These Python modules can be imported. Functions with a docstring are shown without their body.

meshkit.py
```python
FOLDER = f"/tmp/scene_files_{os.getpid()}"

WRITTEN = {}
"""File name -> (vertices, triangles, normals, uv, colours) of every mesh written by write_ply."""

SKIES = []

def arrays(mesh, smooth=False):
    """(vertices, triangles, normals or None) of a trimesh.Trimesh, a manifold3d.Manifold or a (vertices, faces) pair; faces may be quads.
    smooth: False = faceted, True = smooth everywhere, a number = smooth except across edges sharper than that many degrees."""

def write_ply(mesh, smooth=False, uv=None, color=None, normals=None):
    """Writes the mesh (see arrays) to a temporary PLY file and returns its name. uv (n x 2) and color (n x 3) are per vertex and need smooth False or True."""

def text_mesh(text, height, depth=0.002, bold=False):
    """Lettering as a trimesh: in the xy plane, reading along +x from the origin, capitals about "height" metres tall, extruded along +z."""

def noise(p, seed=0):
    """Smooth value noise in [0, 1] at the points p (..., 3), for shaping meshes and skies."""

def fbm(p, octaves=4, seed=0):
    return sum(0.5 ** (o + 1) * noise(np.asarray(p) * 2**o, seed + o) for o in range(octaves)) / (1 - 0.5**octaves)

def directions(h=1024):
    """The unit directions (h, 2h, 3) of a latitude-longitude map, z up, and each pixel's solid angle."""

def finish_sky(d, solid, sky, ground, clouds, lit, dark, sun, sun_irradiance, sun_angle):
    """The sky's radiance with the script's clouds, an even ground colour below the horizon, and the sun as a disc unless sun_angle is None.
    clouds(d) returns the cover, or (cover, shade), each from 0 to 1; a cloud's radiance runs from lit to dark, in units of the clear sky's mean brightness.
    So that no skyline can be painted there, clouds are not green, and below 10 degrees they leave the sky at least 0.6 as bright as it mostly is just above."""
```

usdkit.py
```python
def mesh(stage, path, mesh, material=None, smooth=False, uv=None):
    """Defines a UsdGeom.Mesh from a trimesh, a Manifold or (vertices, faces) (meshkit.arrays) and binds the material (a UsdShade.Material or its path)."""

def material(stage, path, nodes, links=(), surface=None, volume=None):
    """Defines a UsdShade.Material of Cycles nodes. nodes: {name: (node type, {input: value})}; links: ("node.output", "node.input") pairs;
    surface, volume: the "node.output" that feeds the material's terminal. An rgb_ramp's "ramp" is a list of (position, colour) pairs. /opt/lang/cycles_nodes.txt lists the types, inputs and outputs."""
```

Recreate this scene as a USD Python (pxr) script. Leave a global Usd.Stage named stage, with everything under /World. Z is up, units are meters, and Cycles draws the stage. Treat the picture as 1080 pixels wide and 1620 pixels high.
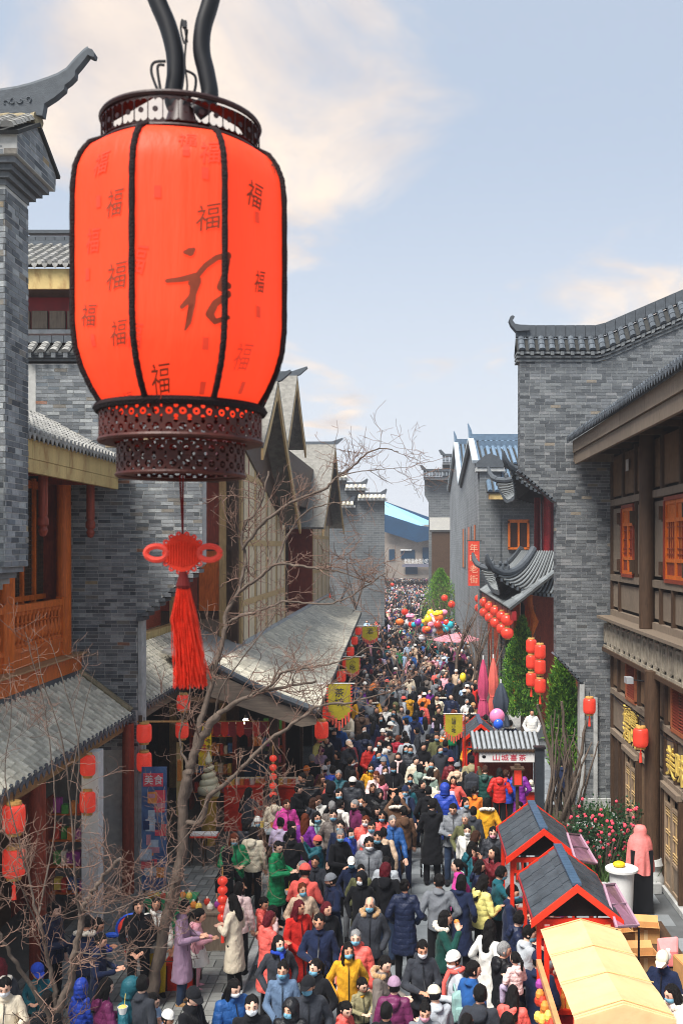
import math, random
import numpy as np, trimesh, manifold3d, usdkit
from manifold3d import Manifold
from shapely import Polygon, MultiPolygon, box as sbox
from pxr import Usd, UsdGeom, UsdLux, UsdShade, Sdf, Gf, Vt

random.seed(7)
RNG = np.random.default_rng(7)
stage = Usd.Stage.CreateInMemory()
UsdGeom.SetStageUpAxis(stage, 'Z')
UsdGeom.SetStageMetersPerUnit(stage, 1.0)
world = UsdGeom.Xform.Define(stage, '/World')
stage.SetDefaultPrim(world.GetPrim())
UsdGeom.Scope.Define(stage, '/World/Looks')

# ------------------------------------------------------------------ camera, sky, sun, exposure
F, U0, V0, H = 1620.0, 650.0, 865.0, 7.08          # focal length in photo pixels, vanishing point of the street, eye height
cam = UsdGeom.Camera.Define(stage, '/World/camera')
cam.CreateHorizontalApertureAttr(24.0)
cam.CreateVerticalApertureAttr(36.0)
cam.CreateFocalLengthAttr(36.0)
cam.CreateHorizontalApertureOffsetAttr(-110 / 1080 * 24.0)
cam.CreateVerticalApertureOffsetAttr(55 / 1620 * 36.0)
cam.CreateFStopAttr(6.3)
cam.CreateFocusDistanceAttr(26.0)
cam.CreateClippingRangeAttr(Gf.Vec2f(0.05, 5000))
cam.CreateExposureAttr(2.35)
xf = UsdGeom.Xformable(cam)
xf.AddTranslateOp().Set(Gf.Vec3d(0, 0, H))
xf.AddRotateXOp().Set(90.0)

SUN_DIR = np.array([-0.30, -0.42, 0.86]); SUN_DIR /= np.linalg.norm(SUN_DIR)
SUN_EL = math.asin(SUN_DIR[2]); SUN_ROT = math.atan2(SUN_DIR[0], SUN_DIR[1])
SKY_STRENGTH = 0.056
HAZE = 0.0009
sun = UsdLux.DistantLight.Define(stage, '/World/sun')
sun.CreateIntensityAttr(0.38)
sun.CreateAngleAttr(28.0)
sun.CreateNormalizeAttr(True)
sun.CreateColorAttr(Gf.Vec3f(1.0, 0.95, 0.88))
_z = SUN_DIR; _x = np.cross([0, 0, 1.0], _z); _x /= np.linalg.norm(_x); _y = np.cross(_z, _x)
UsdGeom.Xformable(sun).AddTransformOp().Set(Gf.Matrix4d(*_x, 0, *_y, 0, *_z, 0, 0, 0, 0, 1))

def C(h):
    h = h.lstrip('#')
    return tuple(((v / 12.92) if v <= 0.04045 else ((v + 0.055) / 1.055) ** 2.4) for v in (int(h[i:i + 2], 16) / 255 for i in (0, 2, 4)))

sky_mat = usdkit.material(stage, '/World/Looks/sky', {
    'sky': ('sky_texture', {'sky_type': 'single_scattering', 'sun_disc': False, 'sun_elevation': SUN_EL, 'sun_rotation': SUN_ROT, 'altitude': 100.0, 'air_density': 1.0, 'aerosol_density': 1.6, 'ozone_density': 1.6}),
    'tc': ('texture_coordinate', {}),
    'sep': ('separate_xyz', {}),
    'zz': ('math', {'math_type': 'maximum', 'value2': 0.06}),
    'dx': ('math', {'math_type': 'divide'}), 'dy': ('math', {'math_type': 'divide'}),
    'uv': ('combine_xyz', {'z': 0.35}),
    'map': ('mapping', {'location': (2.05, 1.15, 0.0), 'scale': (0.62, 0.34, 1.0)}),
    'n1': ('noise_texture', {'scale': 2.4, 'detail': 8.0, 'roughness': 0.58, 'distortion': 0.5}),
    'd0': ('vector_math', {'math_type': 'dot_product', 'vector2': (-0.1423, 0.8864, 0.4405)}), 'm0': ('map_range', {'range_type': 'smoothstep', 'from_min': 0.96593, 'from_max': 0.99756, 'to_min': 0.0, 'to_max': 0.3}), 'a0': ('math', {'math_type': 'add'}),
    'd1': ('vector_math', {'math_type': 'dot_product', 'vector2': (0.2097, 0.9436, 0.2563)}), 'm1': ('map_range', {'range_type': 'smoothstep', 'from_min': 0.99452, 'from_max': 0.99985, 'to_min': 0.0, 'to_max': 0.2}), 'a1': ('math', {'math_type': 'add'}),
    'd2': ('vector_math', {'math_type': 'dot_product', 'vector2': (-0.1032, 0.9835, 0.1487)}), 'm2': ('map_range', {'range_type': 'smoothstep', 'from_min': 0.99619, 'from_max': 0.99985, 'to_min': 0.0, 'to_max': 0.2}), 'a2': ('math', {'math_type': 'add'}),
    'd3': ('vector_math', {'math_type': 'dot_product', 'vector2': (-0.522, 0.8054, 0.2809)}), 'm3': ('map_range', {'range_type': 'smoothstep', 'from_min': 0.96126, 'from_max': 0.99619, 'to_min': 0.0, 'to_max': 0.2}), 'a3': ('math', {'math_type': 'add'}),
    'd4': ('vector_math', {'math_type': 'dot_product', 'vector2': (0.581, 0.7529, 0.3091)}), 'm4': ('map_range', {'range_type': 'smoothstep', 'from_min': 0.96126, 'from_max': 0.99619, 'to_min': 0.0, 'to_max': 0.2}), 'a4': ('math', {'math_type': 'add'}),
    'cover': ('map_range', {'range_type': 'smoothstep', 'from_min': 0.60, 'from_max': 0.84, 'to_min': 0.0, 'to_max': 0.95}),
    'n2': ('noise_texture', {'scale': 3.4, 'detail': 6.0, 'roughness': 0.6}), 'n2r': ('map_range', {'from_min': 0.38, 'from_max': 0.66}),
    'ccol': ('mix', {'color1': (4.0, 3.4, 2.85), 'color2': (2.75, 2.5, 2.42)}),
    'veil': ('mix', {'fac': 0.84, 'color2': (1.95, 2.22, 2.58)}),
    'hz': ('map_range', {'range_type': 'smoothstep', 'from_min': 0.0, 'from_max': 0.40, 'to_min': 0.92, 'to_max': 0.0}),
    'hor': ('mix', {'color2': (2.95, 3.1, 3.35)}),
    'mixc': ('mix', {}),
    'bg': ('background_shader', {'strength': SKY_STRENGTH})},
    [('tc.generated', 'sep.vector'), ('sep.z', 'zz.value1'), ('sep.x', 'dx.value1'), ('zz.value', 'dx.value2'), ('sep.y', 'dy.value1'), ('zz.value', 'dy.value2'),
     ('dx.value', 'uv.x'), ('dy.value', 'uv.y'), ('uv.vector', 'map.vector'), ('map.vector', 'n1.vector'), ('map.vector', 'n2.vector'),
     ('tc.generated', 'd0.vector1'), ('d0.value', 'm0.value'), ('n1.fac', 'a0.value1'), ('m0.result', 'a0.value2'), ('tc.generated', 'd1.vector1'), ('d1.value', 'm1.value'), ('a0.value', 'a1.value1'), ('m1.result', 'a1.value2'), ('tc.generated', 'd2.vector1'), ('d2.value', 'm2.value'), ('a1.value', 'a2.value1'), ('m2.result', 'a2.value2'), ('tc.generated', 'd3.vector1'), ('d3.value', 'm3.value'), ('a2.value', 'a3.value1'), ('m3.result', 'a3.value2'), ('tc.generated', 'd4.vector1'), ('d4.value', 'm4.value'), ('a3.value', 'a4.value1'), ('m4.result', 'a4.value2'), ('a4.value', 'cover.value'), ('n2.fac', 'n2r.value'), ('n2r.result', 'ccol.fac'), ('sky.color', 'veil.color1'), ('sep.z', 'hz.value'), ('veil.color', 'hor.color1'), ('hz.result', 'hor.fac'),
     ('hor.color', 'mixc.color1'), ('ccol.color', 'mixc.color2'), ('cover.result', 'mixc.fac'), ('mixc.color', 'bg.color')],
    surface='bg.background')
dome = UsdLux.DomeLight.Define(stage, '/World/sky')
dome.CreateIntensityAttr(1.0)
UsdShade.MaterialBindingAPI.Apply(dome.GetPrim()).Bind(sky_mat)
dome.GetPrim().SetCustomDataByKey('kind', 'structure')

# ------------------------------------------------------------------ helpers
def at(u, v, d):                                    # the place at distance d seen in the photograph at (u, v)
    return np.array([(u - U0) * d / F, d, H - (v - V0) * d / F])

COUNT, ORIGIN = {}, {}
def numbered(parent, name):
    k = (parent, name)
    n = COUNT.get(k, -1) + 1
    COUNT[k] = n
    return name if n == 0 else f'{name}_{n:03d}'

def tag(prim, label=None, cat=None, group=None, kind=None):
    for k, v in (('label', label), ('category', cat), ('group', group), ('kind', kind)):
        if v: prim.SetCustomDataByKey(k, v)
    return prim

def thing(name, label, cat, loc=(0, 0, 0), group=None, kind=None, rz=0, scale=None):
    path = '/World/' + numbered('/World', name)
    x = UsdGeom.Xform.Define(stage, path)
    x.AddTranslateOp().Set(Gf.Vec3d(*map(float, loc)))
    if rz: x.AddRotateZOp().Set(float(rz))
    if scale is not None: x.AddScaleOp().Set(Gf.Vec3f(*map(float, scale)))
    ORIGIN[path] = np.array(loc, float)
    tag(x.GetPrim(), label, cat, group, kind)
    return path

def putmesh(path, V, Fc, mat, smooth=False):
    if smooth:
        usdkit.mesh(stage, path, (V, Fc), mat, smooth=smooth)
        return stage.GetPrimAtPath(path)
    m = UsdGeom.Mesh.Define(stage, path)
    m.CreatePointsAttr(Vt.Vec3fArray.FromNumpy(np.ascontiguousarray(V, np.float32)))
    m.CreateFaceVertexCountsAttr(Vt.IntArray.FromNumpy(np.full(len(Fc), 3, np.int32)))
    m.CreateFaceVertexIndicesAttr(Vt.IntArray.FromNumpy(np.ascontiguousarray(Fc, np.int32).ravel()))
    m.CreateSubdivisionSchemeAttr('none')
    if mat is not None:
        UsdShade.MaterialBindingAPI.Apply(m.GetPrim()).Bind(mat)
    return m.GetPrim()

def part(parent, name, mesh, mat, smooth=False, label=None, kind=None):
    """mesh in world coordinates (unless the parent has no recorded origin)."""
    V, Fc = mesh
    o = ORIGIN.get(parent)
    path = parent + '/' + numbered(parent, name)
    ORIGIN[path] = o
    p = putmesh(path, V - o if o is not None else V, Fc, mat, smooth)
    if label or kind: tag(p, label, None, None, kind)
    return path

def struct(name, mesh, mat, kind='structure', smooth=False, label=None, cat=None, group=None):
    path = '/World/' + numbered('/World', name)
    ORIGIN[path] = np.zeros(3)
    p = putmesh(path, mesh[0], mesh[1], mat, smooth)
    tag(p, label, cat, group, kind)
    return path

def top(name, mesh, mat, label, cat, group=None, smooth=False):
    return struct(name, mesh, mat, None, smooth, label, cat, group)

def pieces(parent, name, meshes, mat, limit=300, stuff=None):
    """alike pieces: the nearest to the eye as parts, the rest as one part."""
    if not meshes: return
    key = [np.linalg.norm(V.mean(0) - np.array([0, 0, H])) for V, _ in meshes]
    order = np.argsort(key)
    for n, i in enumerate(order[:limit]):
        part(parent, name, meshes[i], mat[n % len(mat)] if isinstance(mat, list) else mat)
    rest = [meshes[i] for i in order[limit:]]
    if rest:
        p = part(parent, (stuff or name + 's'), cat(rest), mat[0] if isinstance(mat, list) else mat, kind='stuff')
        tone(p, [len(m[0]) for m in rest])

def tone(path, counts):
    """a random number per joined piece, read by the materials as the piece's own tone."""
    r = np.random.default_rng(len(counts)).random(len(counts))
    UsdGeom.PrimvarsAPI(stage.GetPrimAtPath(path)).CreatePrimvar('tone', Sdf.ValueTypeNames.FloatArray, 'vertex').Set(Vt.FloatArray.FromNumpy(np.repeat(r, counts).astype(np.float32)))

def cat(ms):
    vs, fs, n = [], [], 0
    for V, f in ms:
        vs.append(V); fs.append(np.asarray(f) + n); n += len(V)
    return np.vstack(vs), np.vstack(fs)

BF = np.array([[0, 2, 1], [1, 2, 3], [4, 5, 6], [5, 7, 6], [0, 1, 4], [1, 5, 4], [2, 6, 3], [3, 6, 7], [0, 4, 2], [2, 4, 6], [1, 3, 5], [3, 7, 5]])
BS = np.array([[x, y, z] for z in (-.5, .5) for y in (-.5, .5) for x in (-.5, .5)])
def box(cx, cy, cz, sx, sy, sz): return BS * [sx, sy, sz] + [cx, cy, cz], BF
def boxab(x0, x1, y0, y1, z0, z1): return box((x0 + x1) / 2, (y0 + y1) / 2, (z0 + z1) / 2, abs(x1 - x0), abs(y1 - y0), abs(z1 - z0))
def obox(c, ax, ay, az): return np.asarray(c) + BS @ np.array([ax, ay, az]), BF      # full edge vectors
def nrm(v):
    v = np.asarray(v, float); return v / max(np.linalg.norm(v), 1e-12)
def beam(p, q, w, h, up=(0, 0, 1)):
    p, q = np.asarray(p, float), np.asarray(q, float)
    d = q - p; s = nrm(np.cross(d, up)); t = nrm(np.cross(s, d))
    return obox((p + q) / 2, s * w, d, t * h) if np.dot(np.cross(s, d), t) > 0 else obox((p + q) / 2, -s * w, d, t * h)
def tube(pts, r, n=8, caps=True):
    pts = np.asarray(pts, float); k = len(pts)
    r = np.broadcast_to(np.asarray(r, float), (k,))
    tan = np.gradient(pts, axis=0); tan /= np.maximum(np.linalg.norm(tan, axis=1, keepdims=True), 1e-9)
    a = np.array([0, 0, 1.0]) if abs(tan[0][2]) < .9 else np.array([1.0, 0, 0])
    x = nrm(np.cross(tan[0], a)); fr = []
    for t in tan:
        x = nrm(x - t * np.dot(x, t)); fr.append((x, np.cross(t, x)))
    an = np.arange(n) / n * 2 * np.pi
    V = np.vstack([p + rr * (np.cos(an)[:, None] * f[0] + np.sin(an)[:, None] * f[1]) for p, rr, f in zip(pts, r, fr)])
    i = np.arange(k - 1)[:, None] * n; j = np.arange(n); j2 = (j + 1) % n
    Fc = np.vstack([np.stack([(i + j).ravel(), (i + j2).ravel(), (i + n + j2).ravel()], 1), np.stack([(i + j).ravel(), (i + n + j2).ravel(), (i + n + j).ravel()], 1)])
    if caps:
        V = np.vstack([V, pts[0], pts[-1]])
        Fc = np.vstack([Fc, np.stack([j2, j, np.full(n, k * n)], 1), np.stack([(k - 1) * n + j, (k - 1) * n + j2, np.full(n, k * n + 1)], 1)])
    return V, Fc
def rod(p, q, r, n=8, r2=None): return tube([p, q], [r, r if r2 is None else r2], n)
def lathe(prof, n=20, c=(0, 0, 0), closed=False):
    prof = np.asarray(prof, float); k = len(prof); an = np.arange(n) / n * 2 * np.pi
    V = np.stack([prof[:, 0][:, None] * np.cos(an), prof[:, 0][:, None] * np.sin(an), np.repeat(prof[:, 1][:, None], n, 1)], -1).reshape(-1, 3) + np.asarray(c)
    i = np.arange(k - 1)[:, None] * n; j = np.arange(n); j2 = (j + 1) % n
    return V, np.vstack([np.stack([(i + j).ravel(), (i + j2).ravel(), (i + n + j2).ravel()], 1), np.stack([(i + j).ravel(), (i + n + j2).ravel(), (i + n + j).ravel()], 1)])
def ell(c, rx, ry, rz, n=12, m=8):
    th = np.linspace(-np.pi / 2, np.pi / 2, m)
    V, f = lathe(np.stack([np.cos(th), np.sin(th)], 1), n)
    return V * [rx, ry, rz] + np.asarray(c), f
def extr(poly, a, b, plane='xz'):
    """2D outline (list of points or shapely) extruded from a to b across the plane."""
    g = poly if isinstance(poly, (Polygon, MultiPolygon)) else Polygon(poly)
    out = []
    for p in getattr(g, 'geoms', [g]):
        m = trimesh.creation.extrude_polygon(p, b - a, engine='earcut')
        V, f = np.array(m.vertices), np.array(m.faces)
        if plane == 'xz': V = np.stack([V[:, 0], a + V[:, 2], V[:, 1]], 1); f = f[:, ::-1]
        elif plane == 'yz': V = np.stack([a + V[:, 2], V[:, 0], V[:, 1]], 1)
        else: V = V + [0, 0, a]
        out.append((V, f))
    return cat(out)
def quad(p0, p1, p2, p3, thick=0.0):
    p = [np.asarray(x, float) for x in (p0, p1, p2, p3)]
    if not thick: return np.array(p), np.array([[0, 1, 2], [0, 2, 3]])
    nn = nrm(np.cross(p[1] - p[0], p[3] - p[0])) * thick
    V = np.array(p + [x - nn for x in p])
    return V, np.array([[0, 1, 2], [0, 2, 3], [5, 4, 7], [5, 7, 6], [1, 0, 4], [1, 4, 5], [2, 1, 5], [2, 5, 6], [3, 2, 6], [3, 6, 7], [0, 3, 7], [0, 7, 4]])
def from_manifold(m):
    k = m.to_mesh(); return np.array(k.vert_properties[:, :3], float), np.array(k.tri_verts, int)
def lerp(a, b, t): return np.asarray(a, float) * (1 - t) + np.asarray(b, float) * t
def rotz(V, deg, c=(0, 0, 0)):
    a = math.radians(deg); R = np.array([[math.cos(a), math.sin(a), 0], [-math.sin(a), math.cos(a), 0], [0, 0, 1]])
    return (np.asarray(V) - c) @ R + c

# ------------------------------------------------------------------ materials
MATS = {}
def M(name, col, rough=0.75, var=0.18, scale=5.0, bump=0.0, bscale=60.0, island=0.0, spec=0.35, stretch=(1, 1, 1), stain=None, metal=0.0, sheen=0.0, col2=None, trl=0.0, emit=0.0, coat=0.0):
    if name in MATS: return MATS[name]
    if isinstance(col, str): col = C(col)
    if isinstance(col2, str): col2 = C(col2)
    col = np.array(col); lo, hi = col * (1 - var), np.minimum(col * (1 + var), 1)
    if col2 is not None: hi = np.array(col2)
    nd = {'geo': ('geometry', {}), 'mp': ('mapping', {'scale': tuple(stretch)}), 'n': ('noise_texture', {'scale': scale, 'detail': 5.0, 'roughness': 0.6}),
          'st': ('map_range', {'from_min': 0.3, 'from_max': 0.7}), 'mx': ('mix', {'color1': tuple(lo), 'color2': tuple(hi)}),
          'p': ('principled_bsdf', {'roughness': rough, 'specular_ior_level': spec, 'metallic': metal, 'sheen_weight': sheen, 'coat_weight': coat})}
    ln = [('geo.position', 'mp.vector'), ('mp.vector', 'n.vector'), ('n.fac', 'st.value'), ('st.result', 'mx.fac')]
    out = 'mx.color'
    if island:
        nd.update({'oi': ('object_info', {}), 'at': ('attribute', {'attribute': 'tone'}), 'ad': ('math', {'math_type': 'add'}), 'wn': ('white_noise_texture', {'dimensions': '1D'}), 'mu': ('math', {'math_type': 'multiply', 'value2': 977.3}),
                   'vr': ('map_range', {'from_min': 0.0, 'from_max': 1.0, 'to_min': 1 - island, 'to_max': 1 + island}), 'hv': ('hsv', {})})
        ln += [('oi.random', 'ad.value1'), ('at.fac', 'ad.value2'), ('ad.value', 'mu.value1'), ('mu.value', 'wn.w'), ('wn.value', 'vr.value'), ('vr.result', 'hv.value'), (out, 'hv.color')]
        out = 'hv.color'
    if stain is not None:
        sc, amt, scol = stain
        nd.update({'n3': ('noise_texture', {'scale': sc, 'detail': 6.0, 'roughness': 0.65, 'distortion': 0.6}), 'm3': ('map_range', {'from_min': 0.5, 'from_max': 0.72, 'to_min': 0.0, 'to_max': amt}), 'x3': ('mix', {'color2': C(scol) if isinstance(scol, str) else scol})})
        ln += [('mp.vector', 'n3.vector'), ('n3.fac', 'm3.value'), ('m3.result', 'x3.fac'), (out, 'x3.color1')]
        out = 'x3.color'
    ln.append((out, 'p.base_color'))
    if emit:
        nd['p'][1]['emission_strength'] = emit; ln.append((out, 'p.emission_color'))
    if bump:
        nd.update({'nb': ('noise_texture', {'scale': bscale, 'detail': 4.0}), 'b': ('bump', {'strength': bump, 'distance': 0.02})})
        ln += [('mp.vector', 'nb.vector'), ('nb.fac', 'b.height'), ('b.normal', 'p.normal')]
    surf = 'p.BSDF'
    if trl:
        nd.update({'tr': ('translucent_bsdf', {}), 'mc': ('mix_closure', {'fac': trl})})
        ln += [(out, 'tr.color'), ('p.BSDF', 'mc.closure1'), ('tr.BSDF', 'mc.closure2')]
        surf = 'mc.closure'
    MATS[name] = usdkit.material(stage, '/World/Looks/' + name, nd, ln, surface=surf)
    return MATS[name]

def brick_mat(name, ramp, dirt=0.5, dirtcol='#2c3033'):
    """every brick its own tone: the object's and the loose piece's random number picks it."""
    nd = {'geo': ('geometry', {}), 'oi': ('object_info', {}), 'at': ('attribute', {'attribute': 'tone'}), 'ad': ('math', {'math_type': 'add'}), 'mu': ('math', {'math_type': 'multiply', 'value2': 977.3}), 'wn': ('white_noise_texture', {'dimensions': '1D'}),
          'r': ('rgb_ramp', {'ramp': [(p, C(c)) for p, c in ramp], 'interpolate': False}),
          'n': ('noise_texture', {'scale': 22.0, 'detail': 6.0, 'roughness': 0.7}), 'nr': ('map_range', {'from_min': 0.25, 'from_max': 0.75, 'to_min': 0.72, 'to_max': 1.22}), 'hv': ('hsv', {}),
          'ml': ('mapping', {'scale': (1.6, 1.6, .55)}), 'nl': ('noise_texture', {'scale': 0.9, 'detail': 5.0, 'roughness': 0.6}), 'lr': ('map_range', {'from_min': 0.45, 'from_max': 0.72, 'to_min': 0.0, 'to_max': dirt}), 'mx': ('mix', {'color2': C(dirtcol)}),
          'nb': ('noise_texture', {'scale': 70.0, 'detail': 4.0}), 'b': ('bump', {'strength': 0.5, 'distance': 0.012}),
          'p': ('principled_bsdf', {'roughness': 0.85, 'specular_ior_level': 0.25})}
    ln = [('oi.random', 'ad.value1'), ('at.fac', 'ad.value2'), ('ad.value', 'mu.value1'), ('mu.value', 'wn.w'), ('wn.value', 'r.fac'), ('geo.position', 'n.vector'), ('n.fac', 'nr.value'), ('nr.result', 'hv.value'), ('r.color', 'hv.color'),
          ('geo.position', 'ml.vector'), ('ml.vector', 'nl.vector'), ('nl.fac', 'lr.value'), ('lr.result', 'mx.fac'), ('hv.color', 'mx.color1'), ('mx.color', 'p.base_color'), ('geo.position', 'nb.vector'), ('nb.fac', 'b.height'), ('b.normal', 'p.normal')]
    MATS[name] = usdkit.material(stage, '/World/Looks/' + name, nd, ln, surface='p.BSDF')
    return MATS[name]

BRICK = brick_mat('grey_brick', [(0, '#777b7f'), (.16, '#878b8e'), (.3, '#6a6e72'), (.44, '#969a9c'), (.56, '#5f6468'), (.68, '#7e8386'), (.80, '#4f5357'), (.87, '#a2a6a6'), (.93, '#7f7a72'), (.96, '#6b737a'), (.985, '#9c8a6c'), (.995, '#98694f')], 0.6)
BRICKD = brick_mat('dark_grey_brick', [(0, '#676b6e'), (.2, '#72767a'), (.36, '#5c6064'), (.5, '#7a7e80'), (.64, '#54585c'), (.76, '#6b6f72'), (.88, '#494d51'), (.95, '#86888a'), (.99, '#8a8174'), (.998, '#a5644a')], 0.35)
MORTAR = M('mortar', '#aeaeaa', 0.95, 0.15, 9)
MORTARD = M('dark_mortar', '#a3a4a3', 0.95, 0.2, 9)
TILE = M('roof_tile_grey', '#8c8b87', 0.6, 0.2, 14, 0.4, 90, island=0.30, stain=(1.6, 0.5, '#a09f92'))
TILEW = M('roof_tile_worn', '#c6c1b0', 0.65, 0.2, 14, 0.4, 90, island=0.28, stain=(1.3, 0.55, '#d3ccb8'))
TILEM = M('roof_tile_mid', '#6f7476', 0.6, 0.2, 14, 0.4, 90, island=0.25)
TILED = M('roof_tile_dark', '#4d545b', 0.5, 0.2, 14, 0.3, 90, island=0.28)
TILEB = M('roof_tile_blue', '#5f7488', 0.4, 0.2, 6, 0.2, 90, island=0.22)
BEDL = M('roof_bed_pale', '#77756f', 0.9, 0.3, 5)
BED = M('roof_bed', '#2f302f', 0.9, 0.25, 7)
MOSS = M('mossy_mortar', '#8a7f66', 0.95, 0.3, 12, 0.8, 50)
STONE = M('carved_stone', '#4a5056', 0.7, 0.2, 9, 0.4, 70)
STONEL = M('pale_stone', '#a9abaa', 0.8, 0.2, 6, 0.3, 60, stain=(2.2, 0.5, '#6f716d'))
WOOD = M('weathered_wood', '#7d6249', 0.7, 0.35, 6, 0.4, 50, stretch=(6, 6, .7), stain=(1.2, 0.45, '#5c5348'), island=0.2)
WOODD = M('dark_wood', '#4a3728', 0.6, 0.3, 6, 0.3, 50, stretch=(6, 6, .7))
WOODG = M('grey_wood', '#7f7162', 0.75, 0.25, 6, 0.4, 50, stretch=(6, 6, .7), island=0.12)
WOODO = M('orange_wood', '#cc671f', 0.45, 0.3, 6, 0.2, 50, stretch=(6, 6, .7), stain=(2.5, 0.4, '#7d3418'))
WOODR = M('red_wood', '#8a3a26', 0.5, 0.3, 6, 0.2, 50, stretch=(6, 6, .7), stain=(2.5, 0.5, '#4e2015'))
YBOARD = M('yellow_board', '#c2a970', 0.7, 0.2, 2, 0.3, 50, stretch=(1, 1, .35), stain=(3.2, 0.9, '#8a5a2a'))
PLASTER = M('beige_plaster', '#cfbf9f', 0.9, 0.12, 3, 0.2, 40, stain=(1.2, 0.4, '#a8987c'))
TIMBER = M('pale_timber', '#b99d6e', 0.8, 0.25, 5, 0.3, 50, stretch=(6, 6, .7))
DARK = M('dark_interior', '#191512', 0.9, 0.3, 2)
GREYW = M('grey_render', '#8a8f94', 0.9, 0.2, 1.2, 0.3, 30, stain=(0.5, 0.6, '#5d6267'))
RED = M('red_paint', '#d8341f', 0.35, 0.1, 5)
REDD = M('dark_red_paint', '#8c1f24', 0.45, 0.2, 5)
GOLD = M('gold_letters', '#d8bb62', 0.4, 0.12, 8)
BLACK = M('black_plastic', '#15161a', 0.45, 0.2, 9)
WHITE = M('white_plastic', '#dcdcda', 0.4, 0.05, 5)

def far_brick(name, c1, c2, mortar, w=.5, h=.16, stain=.6):
    """coursed brickwork for walls too far away for single bricks."""
    nd = {'geo': ('geometry', {}), 's': ('separate_xyz', {}), 'ad': ('math', {'math_type': 'add'}), 'cx': ('combine_xyz', {}), 'b': ('brick_texture', {'color1': C(c1), 'color2': C(c2), 'mortar': C(mortar), 'scale': 1.0, 'brick_width': w, 'row_height': h, 'mortar_size': .012, 'bias': -.1}),
          'n': ('noise_texture', {'scale': .45, 'detail': 7.0, 'roughness': .68, 'distortion': .4}), 'r': ('map_range', {'from_min': .42, 'from_max': .7, 'to_min': 0.0, 'to_max': stain}), 'mx': ('mix', {'color2': C('#3b3f42')}), 'bp': ('bump', {'strength': .6, 'distance': .03}), 'p': ('principled_bsdf', {'roughness': .9, 'specular_ior_level': .2})}
    MATS[name] = usdkit.material(stage, '/World/Looks/' + name, nd, [('geo.position', 's.vector'), ('s.x', 'ad.value1'), ('s.y', 'ad.value2'), ('ad.value', 'cx.x'), ('s.z', 'cx.y'), ('cx.vector', 'b.vector'), ('geo.position', 'n.vector'), ('n.fac', 'r.value'), ('r.result', 'mx.fac'), ('b.color', 'mx.color1'), ('mx.color', 'p.base_color'), ('b.fac', 'bp.height'), ('bp.normal', 'p.normal')], surface='p.BSDF')
    return MATS[name]
FARB = far_brick('far_brick', '#6d7172', '#5a5f62', '#83868a')
FARG = far_brick('far_grey_brick', '#85898c', '#74797d', '#8f9396', .5, .16, .5)

GLYPHS = {}
def glyph(ch, h, w=None):
    """a character as shapely polygons, h tall, w wide, from its outline."""
    w = w or h; ps = []
    for p in GLYPH_DATA[ch].split('|'):
        rings = [[(int(r[i:i + 2]) / 99 * w, int(r[i + 2:i + 4]) / 99 * h) for i in range(0, len(r), 4)] for r in p.split('/')]
        g = Polygon(rings[0], rings[1:])
        ps.append(g if g.is_valid else g.buffer(0))
    return ps
def glyph_mesh(ch, h, origin, right, up, depth, w=None):
    """the character as raised lettering: origin = lower left corner."""
    out = []; right, up = nrm(right), nrm(up); nn = np.cross(right, up)
    for g in glyph(ch, h, w):
        for q in getattr(g, 'geoms', [g]):
            if q.area < 1e-7: continue
            m = trimesh.creation.extrude_polygon(q, depth, engine='earcut')
            V = np.array(m.vertices)
            out.append((np.asarray(origin) + V[:, :1] * right + V[:, 1:2] * up + V[:, 2:3] * nn, np.array(m.faces)))
    return cat(out)
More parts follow.
